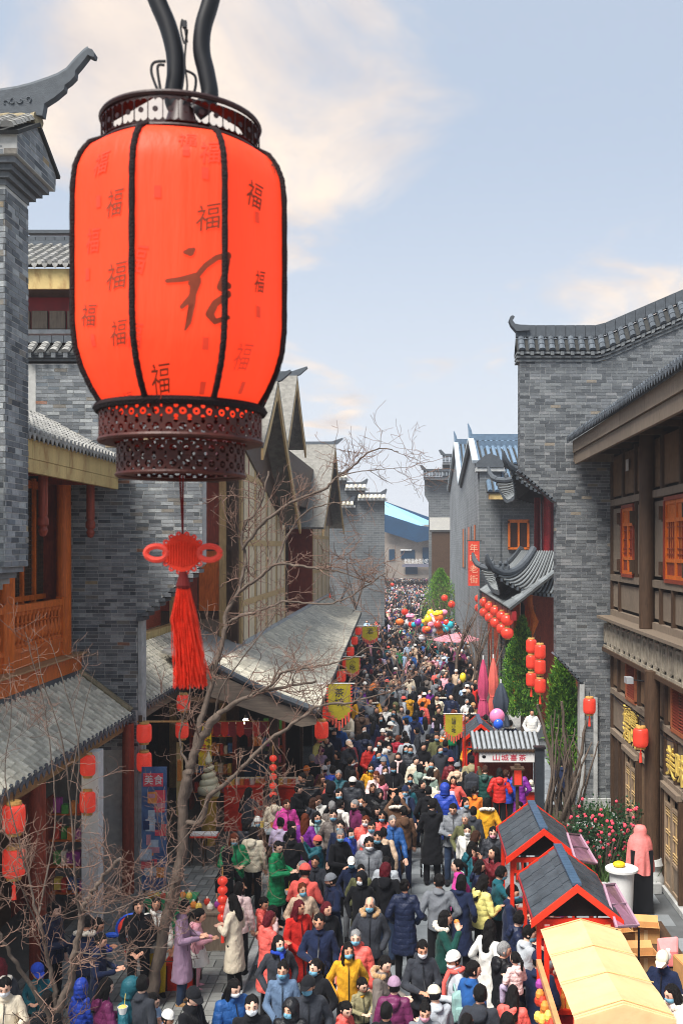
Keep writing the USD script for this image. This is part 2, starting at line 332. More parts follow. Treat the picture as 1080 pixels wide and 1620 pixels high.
GLYPH_DATA = {
    '福': '0036175030710372058020801295199927852380407829534142434899489901910191065006490043004339373427462601180118390429/7313911291237323/7331913091417341/4913661266235023/4931663066415041|4295999599884288|4880938093564856/8662867355735662',
    '山': '00761076111644164498539955168816897698789900890088080008',
    '城': '0021122812640165017312731398209820733073306520642031303432273435348266836799759975838783779481989587928397829775757478388863966289418026880992139326992398109302830275175901510672266775427443616260623159204419432243255427555442544023290023072914322606150215',
    '喜': '003100382738244516461666836683467545713899389931/2452745175602560/3344363862386644|0385039044904599539955909790978553845577897789711071107744774584|14268526850077007603220322001400/2319220977097720',
    '茶': '0046346447785377567174589948954290424867365518450441|02800288248826993398348864886599729973889688968073807270657064803480337024702480|63256830722992098604|1434144244424456535654428342833454345306470034003206320844084434|04092430322727181204',
    '糖': '2904361939354087668761976799768798879880748075729371935999589952935193407539753195309501870186045804580151015131683166395140514568456753475341133401/5812861187245824/7546864587527553/7559865887667566/52665271677268804780475868586866|2468309236913068|0021135113540154016215621698229822623662365422533433292822372200160015360415|06690290089012741067',
    '小': '717073737973992690238445|25084409461246995399530747012800|002812501773267213320925',
    '吃': '3715452772514452446090579054643445124908870893249921930146003805|32615199599755829782977450743957|008930893025082508170017/2280088109332233',
    '美': '000628154026052805364336443844440144015145524560116011674667457706770683278420972799378362837399809672849483947755775567896789605460535299519944544452369836972859276718801199089600680850264113280609000300',
    '味': '2712442756455548344834566156607437753781608261996999698293829375697469569856984873478033991294089009693769006100603635083107|009029902927092708190019/2282088209352235',
    '食': '00652979489955975591678199689560796579348534882971188904820043234729502964227531273127105214520818001608191219640459/2970456941784979556971705087/2754715371622762/2747273871387147',
    '酒': '2788279699969888748775739473940187018606390638003001307348734987/3813861387263926/3941393387348643684666665666565552464339/7351865086667366/5675667366875687/3845485350663866|010718422241253511060702|03930799109925881983|00640471216121581653',
    '坊': '00241529156301630171157215972297237135713580668062936298659970987486698099809972627262559355911484016400620762097808811084476147572849133500280349315344527236723663236323333737382903160018',
    '老': '00294352025402623962397611771284398439994799488474847581879494917062996299545854394040297743843984367332402239114208840889229619930789014100320731350824/4763566270764876',
    '街': '69016709810981567056706499649956895689068201|7286729298929886|2615441844342934294144414555525553416741673452345219702170132808|2964456445783178318545864599529952856685667852785264686468572957|004522762976307321592100130113460540|01771998269724900772',
    '饭': '310442354390719291989692939051835168936788427824990693007317510146044408561368255657526044133801/6259674374338460|006009791299209818823982315926612976167507530353|09071416146222622220312736211402',
    '店': '0003093110875187479651995797628799879979187916210800|2801283952405275607560629662945460536039903990018201800637063601/3613821282313631',
    '年': '002500331733176250625078237808570062157824993397298693869378597859629162915459545934993399255925580050005025/2754263350335054',
}

# ------------------------------------------------------------------ builders for walls and roofs
def solid(poly, O, ux, uz, a, b):
    """outline in the plane (ux, uz) at O, extruded from a to b along the outward normal ux x uz."""
    ux, uz = np.asarray(ux, float), np.asarray(uz, float); n = np.cross(ux, uz)
    g = poly if isinstance(poly, (Polygon, MultiPolygon)) else Polygon(poly)
    out = []
    for p in getattr(g, 'geoms', [g]):
        m = trimesh.creation.extrude_polygon(p, b - a, engine='earcut'); V = np.array(m.vertices)
        out.append((np.asarray(O, float) + V[:, :1] * ux + V[:, 1:2] * uz + (V[:, 2:3] + a) * n, np.array(m.faces)))
    return cat(out)

def brick_pieces(poly, O, ux, uz, L=0.24, hc=0.075, j=0.011, depth=0.0, seed=1, header=0.12):
    r = random.Random(seed); ux, uz = np.asarray(ux, float), np.asarray(uz, float); n = np.cross(ux, uz); O = np.asarray(O, float)
    g = poly if isinstance(poly, (Polygon, MultiPolygon)) else Polygon(poly)
    s0, z0, s1, z1 = g.bounds; out = []
    for k in range(int((z1 - z0) / hc)):
        zc = z0 + (k + .5) * hc
        line = g.intersection(sbox(s0 - 1, zc - .001, s1 + 1, zc + .001))
        for q in getattr(line, 'geoms', [line]):
            if q.is_empty: continue
            a, b = q.bounds[0], q.bounds[2]
            s = a - (L / 2 if k % 2 else 0) - r.uniform(0, .03)
            while s < b:
                w = L / 2 if r.random() < header else L
                x0, x1 = max(s + j / 2, a), min(s + w - j / 2, b)
                if x1 - x0 > .03:
                    d = depth + r.uniform(-.003, .004)
                    out.append(obox(O + ux * (x0 + x1) / 2 + uz * (zc + r.uniform(-.0015, .0015)) + n * (d / 2 - .01), ux * (x1 - x0), uz * (hc - j), n * (d + .02)))
                s += w
    return out

def arc_tile(p0, p1, side, up, r, lift=0.012, n=5, rise=0.75):
    """half-barrel tile from p0 (lower) to p1 with its lower lip raised."""
    an = np.linspace(0, np.pi, n); prof = np.cos(an)[:, None] * side * r + (np.sin(an) * rise)[:, None] * up * r
    A = p0 + prof + up * lift; B = p1 + prof * .93
    V = np.vstack([A, B, A - up * .018 - 0 * prof]); f = []
    for i in range(n - 1):
        f += [[i, i + 1, n + i + 1], [i, n + i + 1, n + i], [i + 1, i, 2 * n + i], [i + 1, 2 * n + i, 2 * n + i + 1]]
    f += [[2 * n, 2 * n + i, 2 * n + i + 1] for i in range(1, n - 1)]
    return V, np.array(f)[:, ::-1] if np.dot(np.cross(p1 - p0, side), up) < 0 else np.array(f)

def roof_pieces(E0, E1, T0, T1, pitch, tlen, r, sag=0.0, seed=0, rise=0.75, rags=0.006):
    E0, E1, T0, T1 = (np.asarray(x, float) for x in (E0, E1, T0, T1))
    rr = random.Random(seed); n = max(2, int(round(np.linalg.norm(E1 - E0) / pitch))); out = []
    for i in range(n):
        t = (i + .5) / n; e, h = lerp(E0, E1, t), lerp(T0, T1, t); L = np.linalg.norm(h - e); s = (h - e) / L
        side = nrm(E1 - E0); up = nrm(np.cross(side, s)); up = up if up[2] > 0 else -up
        m = max(1, int(round(L / tlen)))
        f = lambda q: e + (h - e) * q - np.array([0, 0, sag * 4 * q * (1 - q)])
        for k in range(m):
            jx = side * rr.uniform(-rags, rags) + up * rr.uniform(-rags, rags) * .6
            out.append(arc_tile(f(k / m) + jx, f(min((k + 1.18) / m, 1.0)) + jx, side, up, r * rr.uniform(.95, 1.05), rise=rise))
    return out

def roof_bed(E0, E1, T0, T1, thick=0.07, sag=0.0, k=8):
    E0, E1, T0, T1 = (np.asarray(x, float) for x in (E0, E1, T0, T1)); out = []
    for i in range(k):
        a, b = i / k, (i + 1) / k; f = lambda e, h, q: e + (h - e) * q - np.array([0, 0, sag * 4 * q * (1 - q)])
        q = quad(f(E0, T0, a), f(E1, T1, a), f(E1, T1, b), f(E0, T0, b), thick)
        if np.cross(q[0][1] - q[0][0], q[0][3] - q[0][0])[2] < 0: q = quad(f(E1, T1, a), f(E0, T0, a), f(E0, T0, b), f(E1, T1, b), thick)
        out.append(q)
    return cat(out)

def drips(E0, E1, pitch, out_dir, w=0.13, h=0.11, seed=0):
    """leaf-shaped drip tiles hanging along an eave, and the round ends of the cover tiles."""
    E0, E1, o = np.asarray(E0, float), np.asarray(E1, float), nrm(out_dir); n = max(2, int(round(np.linalg.norm(E1 - E0) / pitch))); s = nrm(E1 - E0); L, D = [], []
    leaf = [(-.5, .15), (.5, .15), (.48, -.25), (.2, -.75), (0, -1), (-.2, -.75), (-.48, -.25)]
    for i in range(n + 1):
        p = lerp(E0, E1, i / n) + o * .03
        L.append(solid([(a * w, b * h) for a, b in leaf], p, s if np.dot(np.cross(s, [0, 0, 1]), o) > 0 else -s, [0, 0, 1], 0, .016))
    for i in range(n):
        p = lerp(E0, E1, (i + .5) / n) + np.array([0, 0, .035])
        D.append(tube([p + o * .02, p + o * .045], [.058, .058], 10))
    return L, D

def tiled(parent, E0, E1, T0, T1, pitch, tlen, r, mat, out_dir=None, sag=0.0, seed=0, limit=300, bed=BED, name='roof_tile', drip=True, dm=None, thick=.07, rise=.95):
    part(parent, 'roof_bed', roof_bed(E0, E1, T0, T1, thick, sag), bed)
    pieces(parent, name, roof_pieces(E0, E1, T0, T1, pitch, tlen, r, sag, seed, rise), mat, limit)
    if drip and out_dir is not None:
        a, b = drips(E0, E1, pitch, out_dir)
        pieces(parent, 'drip_tile', a, dm or mat); pieces(parent, 'tile_end', b, dm or mat)

def coping(parent, x0, x1, y0, y1, zfun, mat, pitch=.17, k1=1.0):
    """tile cap along the top of a wall that runs in x: two small slopes with a ridge; zfun(x) is the wall's top."""
    n = max(2, int((x1 - x0) / pitch)); xs = np.linspace(x0, x1, n + 1); ym = (y0 + y1) / 2; tl, pan, rd, co = [], [], [], []
    for i in range(n):
        a, b = xs[i], xs[i + 1]; za, zb = zfun(a), zfun(b); m = (a + b) / 2; zm = (za + zb) / 2; sl = nrm([b - a, 0, zb - za])
        for sgn, ye in ((-1, y0 - .16), (1, y1 + .16)):
            p0 = np.array([m, ye, zm + .10 + .22 * (k1 - 1)]); p1 = np.array([m, ym, zm + .36 * k1 + .1 * (k1 - 1)])
            up = nrm(np.cross(sl, p1 - p0)); up = up if up[2] > 0 else -up
            for q in range(3 if sgn < 0 else 1):
                k = 3 if sgn < 0 else 1
                tl.append(arc_tile(lerp(p0, p1, q / k), lerp(p0, p1, min(1, (q + 1.15) / k)), sl, up, pitch * .36))
            pan.append(quad([a, ye + .02 * -sgn, za + .09 + .22 * (k1 - 1)], [b, ye + .02 * -sgn, zb + .09 + .22 * (k1 - 1)], [b, ym, zb + .33 * k1 + .1 * (k1 - 1)], [a, ym, za + .33 * k1 + .1 * (k1 - 1)], .03) if sgn < 0 else quad([b, ye, zb + .09 + .22 * (k1 - 1)], [a, ye, za + .09 + .22 * (k1 - 1)], [a, ym, za + .33 * k1 + .1 * (k1 - 1)], [b, ym, zb + .33 * k1 + .1 * (k1 - 1)], .03))
        rd.append(obox([m, ym, zm + .42 * k1 + .13 * (k1 - 1)], np.array(sl) * ((b - a) / sl[0] - .014), [0, .17, 0], [0, 0, .15 * k1 ** 1.3]))
        for k in range(3):
            co.append(obox([m, ym, zm + .085 + (.16 - .05 * k) * (k1 - 1) - k * .06], np.array([b - a, 0, zb - za]), [0, y1 - y0 + .26 - k * .09, 0], [0, 0, .052]))
        co.append(obox([m, y0 - .11, zm + .04 + .2 * (k1 - 1)], sl * .09, [0, .10, 0], [0, 0, .10]))
    part(parent, 'tile_bed', cat(pan), BED)
    pieces(parent, 'cap_tile', tl, mat)
    pieces(parent, 'ridge_brick', rd, STONE)
    part(parent, 'corbel_course', cat(co), BRICKD, kind=None)

# ------------------------------------------------------------------ ground
struct('ground', boxab(-900, 900, -300, 1500, -1.0, -0.03), M('ground_dust', '#6f6d69', 0.95, 0.2, 0.3))
street = struct('street', boxab(-9, 9, 8, 260, -0.03, -0.012), M('joint_sand', '#55585a', 0.95, 0.2, 2))
slab = M('paving_slab', '#7c8286', 0.7, 0.16, 1.7, 0.25, 40, island=0.16, stain=(0.8, 0.5, '#565b5f'))
out, rr = [], random.Random(3)
for iy in range(40):
    y = 11 + iy * .6
    for ix in range(-3, 6):
        x = ix * .9 + (.45 if iy % 2 else 0)
        if -2.7 < x < 4.6: out.append(box(x, y, rr.uniform(-.016, -.009), .885, .585, .03))
pieces(street, 'paving_slab', out, slab, 300)
pav = struct('pavement', boxab(-9, -2.75, 8, 60, -0.03, 0.04), M('joint_dark', '#4c4d4b', 0.95, 0.2, 2))
sett = M('stone_sett', '#7d7f7c', 0.8, 0.2, 3, 0.5, 40, island=0.28)
out = []
for iy in range(60):
    for ix in range(22):
        x, y = -2.9 - ix * .16, 13.0 + iy * .16
        if (ix // 2 + iy // 2) % 2 == 0:
            if iy % 2 == 0: out.append(box(x, y + .08, .045 + rr.uniform(-.003, .005), .145, .305, .03))
        elif ix % 2 == 0: out.append(box(x - .08, y, .045 + rr.uniform(-.003, .005), .305, .145, .03))
pieces(pav, 'stone_sett', out, sett, 300)
pieces(pav, 'kerb_stone', [box(-2.72, 8.5 + i * 1.0, .02, .14, .985, .10) for i in range(50)], STONEL, 60)

# ------------------------------------------------------------------ near gable wall end at the left edge
t = thing('gable_wall_end', 'grey brick wall end with stepped corbels and curled horn ridge above the orange balcony', 'wall', (-6, 14.4, 6))
part(t, 'core', boxab(-12, -5.515, 13.92, 14.73, 6.8, 12.0), MORTAR)
side = brick_pieces(sbox(13.9, 6.8, 14.75, 12.0), (-5.51, 0, 0), (0, 1, 0), (0, 0, 1), .26, .083, seed=2)
front = brick_pieces(sbox(-7.2, 6.8, -5.5, 12.0), (0, 13.91, 0), (1, 0, 0), (0, 0, 1), .26, .083, seed=4)
pieces(t, 'brick', side + front, BRICK, 300)
low = []
for k in range(5):
    low.append(boxab(-12, -5.56 - .10 * k, 13.93, 14.70, 6.72 - k * .085, 6.795 - k * .085))
pieces(t, 'corbel_brick', low, BRICK)
st = []
for k in range(4):
    st.append(boxab(-12, -5.50 + .06 * k, 13.9 - .05 * k, 14.76 + .10 * k, 12.0 + k * .085, 12.08 + k * .085))
pieces(t, 'corbel_slab', st, BRICKD)
blk = [(13.70, 12.34), (15.16, 12.34), (15.20, 12.62), (14.43, 13.04), (13.68, 12.62)]
part(t, 'gable_block', extr(blk, -12, -5.265, 'yz'), MORTAR)
pieces(t, 'gable_brick', brick_pieces(Polygon(blk).buffer(-.01), (-5.262, 0, 0), (0, 1, 0), (0, 0, 1), .26, .083, seed=6) + brick_pieces(sbox(-7, 12.34, -5.27, 12.6), (0, 13.695, 0), (1, 0, 0), (0, 0, 1), .26, .083, seed=8), BRICK)
pieces(t, 'roof_tile', roof_pieces((-7.6, 13.58, 12.66), (-5.24, 13.58, 12.66), (-7.6, 14.40, 13.1), (-5.24, 14.40, 13.1), .24, .13, .095, seed=3), TILE)
pieces(t, 'roof_tile', roof_pieces((-7.6, 15.28, 12.62), (-5.24, 15.28, 12.62), (-7.6, 14.46, 13.08), (-5.24, 14.46, 13.08), .24, .3, .095, seed=5), TILE)
part(t, 'roof_bed', cat([roof_bed((-9, 13.6, 12.62), (-5.22, 13.6, 12.62), (-9, 14.42, 13.06), (-5.22, 14.42, 13.06), .05), roof_bed((-9, 15.26, 12.60), (-5.22, 15.26, 12.60), (-9, 14.44, 13.05), (-5.22, 14.44, 13.05), .05)]), BED)
rp = np.random.default_rng(4)
def lumpy(x0, x1, y, z, r, n=26):
    xs = np.linspace(x0, x1, n); return tube(np.stack([xs, np.full(n, y) + rp.normal(0, .01, n), z + rp.normal(0, .012, n)], 1), r * rp.uniform(.8, 1.15, n), 8)
part(t, 'ridge_mortar', lumpy(-8, -5.24, 14.43, 13.09, .11), MOSS, smooth=50)
sc = 14.4 / F
horn = [at(x / 3.68, 60 + y / 3.68, 14.43)[[0, 2]] for x, y in [(-160, 345), (0, 320), (100, 305), (190, 282), (290, 248), (345, 226), (400, 193), (450, 135), (500, 85), (522, 70), (545, 76), (560, 98), (554, 120), (538, 118), (520, 108), (480, 160), (446, 200), (444, 232), (415, 262), (386, 283), (382, 308), (330, 352), (268, 392), (256, 462), (100, 445), (-160, 470)]]
hp = Polygon(horn)
part(t, 'ridge_horn', extr(hp, 14.36, 14.50), STONE)
inner = hp.buffer(-.03)
rel = [solid([(a, b) for a, b in [(-.0, 0), (.55, .03), (.55, .05), (0, .02)]], at(2, 163 + k * 12, 14.355), (1, 0, 0), (0, 0, 1), 0, .012) for k in range(0)]
for k in range(4):
    q = at(8 + 12 * k, 162 - k * 2.2, 14.35)
    an = np.linspace(0, 4.6, 14); rad = np.linspace(.052, .008, 14)
    rel.append(tube(np.stack([q[0] + rad * np.cos(an + k * 1.7), np.full(14, 14.355), q[2] + rad * np.sin(an + k * 1.7)], 1), .011, 5))
pieces(t, 'carved_scroll', rel, STONE)
part(t, 'horn_rim', tube([[p[0], 14.43, p[1] + .012] for p in horn[:10]], .05, 6), STONE, smooth=40)

# ------------------------------------------------------------------ house with the orange balcony
hs = thing('balcony_house', 'two storey timber house with orange balcony and grey tiled awning over its shops', 'house', (-7, 17, 0))
part(hs, 'back_wall', boxab(-9.2, -9.0, 12, 20.9, 0, 9.0), WOODD)
part(hs, 'infill_panel', boxab(-7.36, -6.95, 20.5, 20.6, 4.9, 8.9), WOODR)
part(hs, 'upper_floor', boxab(-9, -6.86, 12, 20.9, 4.62, 4.87), WOODD)
part(hs, 'floor_edge', boxab(-6.855, -6.72, 12, 20.9, 4.58, 4.90), WOODO)
part(hs, 'floor_ledge', boxab(-6.90, -6.60, 12, 20.9, 4.905, 4.94), M('ledge_wood', '#a5805a', 0.7, 0.2, 5, stretch=(5, .8, 5)))
part(hs, 'flashing_course', boxab(-6.95, -6.74, 12, 20.9, 4.40, 4.575), BRICKD)
for y in (14.7, 17.45, 20.35): part(hs, 'column', tube([[-6.9, y, 4.94], [-6.9, y, 8.6]], [.15, .14], 16), WOODO, smooth=40)
# lattice shutters of the upper storey behind the rail
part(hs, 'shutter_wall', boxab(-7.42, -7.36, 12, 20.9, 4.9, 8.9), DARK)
lat = []
for y0 in np.arange(14.9, 20.3, .62):
    part(hs, 'shutter_post', boxab(-7.36, -7.28, y0 - .045, y0 + .045, 4.95, 8.4), WOODO)
    part(hs, 'shutter_panel', boxab(-7.355, -7.30, y0 + .06, y0 + .56, 5.2, 5.95), WOODD)
    part(hs, 'shutter_panel', boxab(-7.30, -7.285, y0 + .13, y0 + .49, 5.3, 5.85), WOODR)
    part(hs, 'shutter_rail', boxab(-7.36, -7.285, y0 + .045, y0 + .575, 6.05, 6.15), WOODO)
    part(hs, 'shutter_rail', boxab(-7.36, -7.285, y0 + .045, y0 + .575, 8.2, 8.35), WOODO)
    bars = []
    for k in range(5):
        bars.append(boxab(-7.345, -7.315, y0 + .12 + k * .095, y0 + .135 + k * .095, 6.15, 8.2))
    for k in range(22):
        bars.append(boxab(-7.340, -7.318, y0 + .05, y0 + .57, 6.2 + k * .09, 6.215 + k * .09))
    part(hs, 'lattice', cat(bars), WOODD)
part(hs, 'shutter_base', boxab(-7.36, -7.27, 14.7, 20.3, 4.94, 5.16), WOODR)
# balustrade
for y0, y1 in ((14.85, 17.30), (17.62, 20.2)):
    part(hs, 'rail', boxab(-6.95, -6.83, y0, y1, 5.94, 6.06), WOODO)
    part(hs, 'rail', boxab(-6.95, -6.83, y0, y1, 5.22, 5.30), WOODO)
    part(hs, 'skirt_board', boxab(-6.93, -6.86, y0, y1, 4.945, 5.215), WOODO)
    part(hs, 'rail_post', boxab(-6.96, -6.82, y1 - .12, y1, 4.945, 6.1), WOODO)
    bal = []
    for y in np.arange(y0 + .12, y1 - .16, .19):
        bal.append(lathe([(0, 5.3), (0.055, 5.3), (0.055, 5.36), (0.029, 5.38), (0.058, 5.46), (0.065, 5.52), (0.039, 5.62), (0.029, 5.7), (0.058, 5.72), (0.029, 5.74), (0.036, 5.84), (0.055, 5.88), (0.055, 5.94), (0, 5.94)], 8, (-6.89, y, 0)))
    pieces(hs, 'baluster', bal, WOODO)
# upper eave: boards, soffit, tiles, hanging posts
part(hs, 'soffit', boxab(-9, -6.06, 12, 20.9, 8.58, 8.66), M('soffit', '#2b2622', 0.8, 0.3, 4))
for k, y0 in enumerate(np.arange(12.1, 20.6, 1.75)):
    part(hs, 'fascia_board', boxab(-6.05, -5.955, y0, min(y0 + 1.742, 20.88), 8.25, 8.46), YBOARD)
    part(hs, 'fascia_board', boxab(-6.03, -5.945, y0 + .5, min(y0 + 2.24, 20.88), 8.465, 8.78), YBOARD)
tiled(hs, (-5.88, 12.1, 8.83), (-5.88, 20.88, 8.83), (-7.6, 12.1, 9.75), (-7.6, 20.88, 9.75), .2, .17, .07, TILE, (1, 0, 0), seed=12)
for y in (14.9, 17.6, 20.2):
    part(hs, 'hanging_post', lathe([(0, 7.25), (.05, 7.27), (.085, 7.36), (.06, 7.42), (.095, 7.46), (.095, 7.56), (.07, 7.6), (.08, 7.66), (.08, 8.58), (0, 8.58)], 12, (-6.32, y, 0)), WOODR, smooth=40)
    part(hs, 'eave_beam', boxab(-7.3, -6.22, y - .05, y + .05, 8.3, 8.5), WOODR)
# awning
EA = dict(E0=(-5.70, 11.6, 3.62), E1=(-5.70, 20.93, 3.62), T0=(-6.87, 11.6, 4.50), T1=(-6.87, 20.93, 4.50))
tiled(hs, **EA, pitch=.235, tlen=.15, r=.076, mat=TILEW, out_dir=(1, 0, 0), seed=21, dm=TILED)
part(hs, 'eave_fascia', boxab(-5.86, -5.78, 11.6, 20.93, 3.36, 3.55), M('eave_wood', '#8f6e45', 0.7, 0.3, 3, stretch=(6, .8, 6)))
part(hs, 'verge_mortar', tube([[-5.7, 20.86, 3.74], [-6.3, 20.86, 4.20], [-6.87, 20.86, 4.63]], .07, 6), MOSS)
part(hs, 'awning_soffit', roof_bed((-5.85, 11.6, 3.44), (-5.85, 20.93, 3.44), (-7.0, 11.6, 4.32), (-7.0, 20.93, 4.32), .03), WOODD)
for y in (14.2, 16.4): part(hs, 'shop_post', tube([[-5.98, y, 0], [-5.98, y, 3.5]], .13, 12), WOODR, smooth=40)
part(hs, 'stone_pillar', boxab(-5.90, -5.60, 18.35, 18.65, 0, 3.40), M('white_stone', '#cfd0ce', 0.8, 0.15, 5, 0.3, 50))
part(hs, 'shop_post', tube([[-5.72, 20.72, 0], [-5.72, 20.72, 3.5]], .12, 12), WOODR, smooth=40)
for k, y in enumerate(np.arange(12.2, 20.8, 1.2)):
    part(hs, 'shop_panel', boxab(-7.62, -7.56, y, y + 1.16, 0, 3.9), WOODD if k % 3 else WOODR)
part(hs, 'shop_ceiling', boxab(-9, -7.0, 12, 20.9, 3.95, 4.0), WOODD)
part(hs, 'shop_wall', boxab(-7.6, -6.5, 20.82, 20.9, 0, 2.9), M('shop_grey', '#71736f', 0.9, 0.25, 3))

# ------------------------------------------------------------------ brick party wall facing us on the left
w = thing('brick_party_wall', 'broad weathered grey brick wall facing the street view with corbelled shoulder', 'wall', (-5, 21, 0))
poly = Polygon([(-9.2, 0), (-5.61, 0), (-5.61, 5.52), (-5.50, 5.70), (-4.62, 6.45), (-4.28, 6.72), (-4.28, 10.84), (-9.2, 10.84)])
part(w, 'core', solid(poly, (0, 21.02, 0), (1, 0, 0), (0, 0, 1), -.42, 0), MORTAR)
vis = poly.intersection(sbox(-7.7, 2.9, -4.2, 10.84))
pieces(w, 'brick', brick_pieces(vis, (0, 21.012, 0), (1, 0, 0), (0, 0, 1), .26, .074, seed=31), BRICK)
pieces(w, 'corbel_brick', [box(-5.55 + k * .115, 21.2, 5.60 + k * .098, .13, .52, .075) for k in range(11)], BRICKD)
part(w, 'corner_strip', boxab(-5.60, -5.53, 21.03, 21.40, 0, 5.55), STONEL)
coping(w, -8.4, -4.2, 21.02, 21.42, lambda x: 10.95, TILE, .24)

# upper hall behind it
uh = thing('upper_hall', 'tiled hall roof with beige fascia rising behind the left brick wall', 'house', (-7, 24, 11))
part(uh, 'wall', boxab(-9.5, -5.1, 24.3, 29, 9, 13.0), REDD)
part(uh, 'fascia_board', boxab(-9.5, -3.65, 23.4, 23.48, 12.98, 13.44), YBOARD)
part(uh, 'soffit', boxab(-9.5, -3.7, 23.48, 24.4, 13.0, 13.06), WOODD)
for x in np.arange(-9.2, -4, .42): part(uh, 'louvre_slat', box(x, 24.24, 12.45, .36, .08, .42), WOODG)
part(uh, 'sill_beam', boxab(-9.5, -3.9, 24.1, 24.3, 12.10, 12.2), STONEL)
tiled(uh, (-9.5, 23.3, 13.52), (-3.6, 23.3, 13.52), (-9.5, 25.4, 14.55), (-3.6, 25.4, 14.55), .24, .2, .085, TILE, (0, -1, 0), seed=41)
for k in range(25):
    part(uh, 'ridge_block', box(-9.4 + k * .24, 25.42, 14.72, .225, .2, .1), STONE)
part(uh, 'ridge_cap', boxab(-9.5, -3.6, 25.3, 25.54, 14.84, 14.92), TILED)
part(uh, 'ridge_base', boxab(-9.5, -3.6, 25.3, 25.54, 14.52, 14.66), TILED)

# ------------------------------------------------------------------ timber house with steep gables on the left
th = thing('timber_house', 'half timbered house with steep dark gables and long grey awning roof', 'house', (-5, 40, 0))
def bay(y0, y1, x, z0, z1, n, mids):
    part(th, 'wall', boxab(x - .2, x - .03, y0, y1, z0, z1), MORTAR)
    w = (y1 - y0) / n
    for k in range(n + 1): part(th, 'timber_post', boxab(x - .05, x + .03, y0 + k * w - .13, y0 + k * w + .13, z0, z1), TIMBER); part(th, 'timber_batten', boxab(x - .05, x + .036, y0 + k * w + .13, y0 + k * w + .24, z0, z1), WOODD)
    zs = [z0] + mids + [z1]
    for k in range(n):
        for a, b in zip(zs[:-1], zs[1:]): part(th, 'plaster_panel', boxab(x - .03, x + .015, y0 + k * w + .11, y0 + (k + 1) * w - .11, a + .08, b - .08), PLASTER)
        part(th, 'stud', boxab(x - .03, x + .022, y0 + (k + .5) * w - .06, y0 + (k + .5) * w + .06, z0, z1), WOODR)
    for z in mids: part(th, 'timber_rail', boxab(x - .05, x + .040, y0, y1, z - .09, z + .09), TIMBER)
bay(30.2, 40.4, -5.0, 3.85, 11.4, 4, [5.4, 7.2, 9.2])
bay(52, 62, -5.0, 3.9, 9.4, 4, [5.8, 7.6])
part(th, 'recess_wall', boxab(-6.4, -6.2, 40.4, 52, 3.8, 10), WOODR)
for y in np.arange(40.8, 52, 1.4): part(th, 'recess_post', boxab(-6.2, -6.08, y, y + .18, 3.8, 9.5), WOODD)
part(th, 'recess_end', boxab(-6.4, -5.0, 51.8, 51.95, 3.8, 9.4), WOODR)
# end wall that faces us, brown panels between dark posts
part(th, 'end_wall', boxab(-9, -5.05, 30.0, 30.15, 0, 11.4), WOODD)
for x0, x1, z0, z1, m in [(-6.9, -6.25, 5.2, 7.0, WOODR), (-6.2, -5.55, 5.2, 7.0, WOODO), (-6.9, -6.25, 7.2, 9.0, WOODR), (-6.2, -5.55, 7.2, 9.0, WOODR), (-6.9, -5.6, 3.4, 5.0, WOODG), (-7.7, -7.0, 5.2, 9.0, WOODR)]:
    part(th, 'end_panel', boxab(x0, x1, 29.95, 30.0, z0, z1), m)
for z in (5.05, 7.05, 9.05): part(th, 'end_rail', boxab(-7.8, -5.05, 29.9, 29.99, z - .09, z + .09), WOODD)
for x in (-6.95, -5.5, -5.15): part(th, 'end_post', boxab(x - .1, x + .1, 29.88, 29.99, 0, 11.2), WOODD if x > -5.4 else TIMBER)
part(th, 'upper_wall', boxab(-8.2, -5.2, 30.2, 62, 9, 11.2), WOODD)
# steep gables with their bargeboards towards the street
def gable(y0, ym, y1, z0, zt, z1, xr, xb, seed):
    part(th, 'gable_panel', extr([(y0 + .5, z0 + .2), (y1 - .5, z1 + .2), (ym, zt - .5)], xr - .75, xr - .68, 'yz'), WOODD)
    for (ya, za) in ((y0, z0), (y1, z1)):
        c = [(ya, za), (lerp([ya, 0], [ym, 0], .5)[0], za + (zt - za) * .42), (ym, zt)]
        pts = [np.array([xr, (1 - q) ** 2 * c[0][0] + 2 * q * (1 - q) * c[1][0] + q * q * c[2][0], (1 - q) ** 2 * c[0][1] + 2 * q * (1 - q) * c[1][1] + q * q * c[2][1]]) for q in np.linspace(0, 1, 9)]
        part(th, 'bargeboard', cat([quad(a + [0, 0, -.32], b + [0, 0, -.32], b, a, .07) if ya < ym else quad(b + [0, 0, -.32], a + [0, 0, -.32], a, b, .07) for a, b in zip(pts[:-1], pts[1:])]), TIMBER)
        part(th, 'roof_bed', cat([quad(a + [0, 0, .03], b + [0, 0, .03], b + [xb - xr, 0, .03], a + [xb - xr, 0, .03], .1) if ya > ym else quad(b + [0, 0, .03], a + [0, 0, .03], a + [xb - xr, 0, .03], b + [xb - xr, 0, .03], .1) for a, b in zip(pts[:-1], pts[1:])]), BEDL)
        tl = []
        for k in range(int((xr - xb) / .26)):
            x = xr - .1 - k * .26
            for a, b in zip(pts[:-1], pts[1:]):
                tl.append(arc_tile(a + [x - xr, 0, .05], b + [x - xr, 0, .05], np.array([1.0, 0, 0]), nrm(np.cross([1.0, 0, 0], b - a)) * (1 if np.cross([1.0, 0, 0], b - a)[2] > 0 else -1), .1))
        pieces(th, 'roof_tile', tl, TILE, 60)
    part(th, 'ridge', extr([(xb, zt), (xr - .3, zt), (xr + .1, zt + .10), (xr + .42, zt + .38), (xr + .40, zt + .44), (xr - .2, zt + .24), (xb, zt + .22)], ym - .12, ym + .12, 'xz'), TILED)
    part(th, 'purlin', boxab(xr - .7, xr - .02, ym - .1, ym + .1, zt - .55, zt - .35), TIMBER)
gable(29.5, 32.8, 39.6, 9.9, 12.3, 7.9, -4.25, -7.5, 1)
gable(38.6, 42.4, 46, 10.6, 14.1, 11.4, -4.7, -7.5, 2)
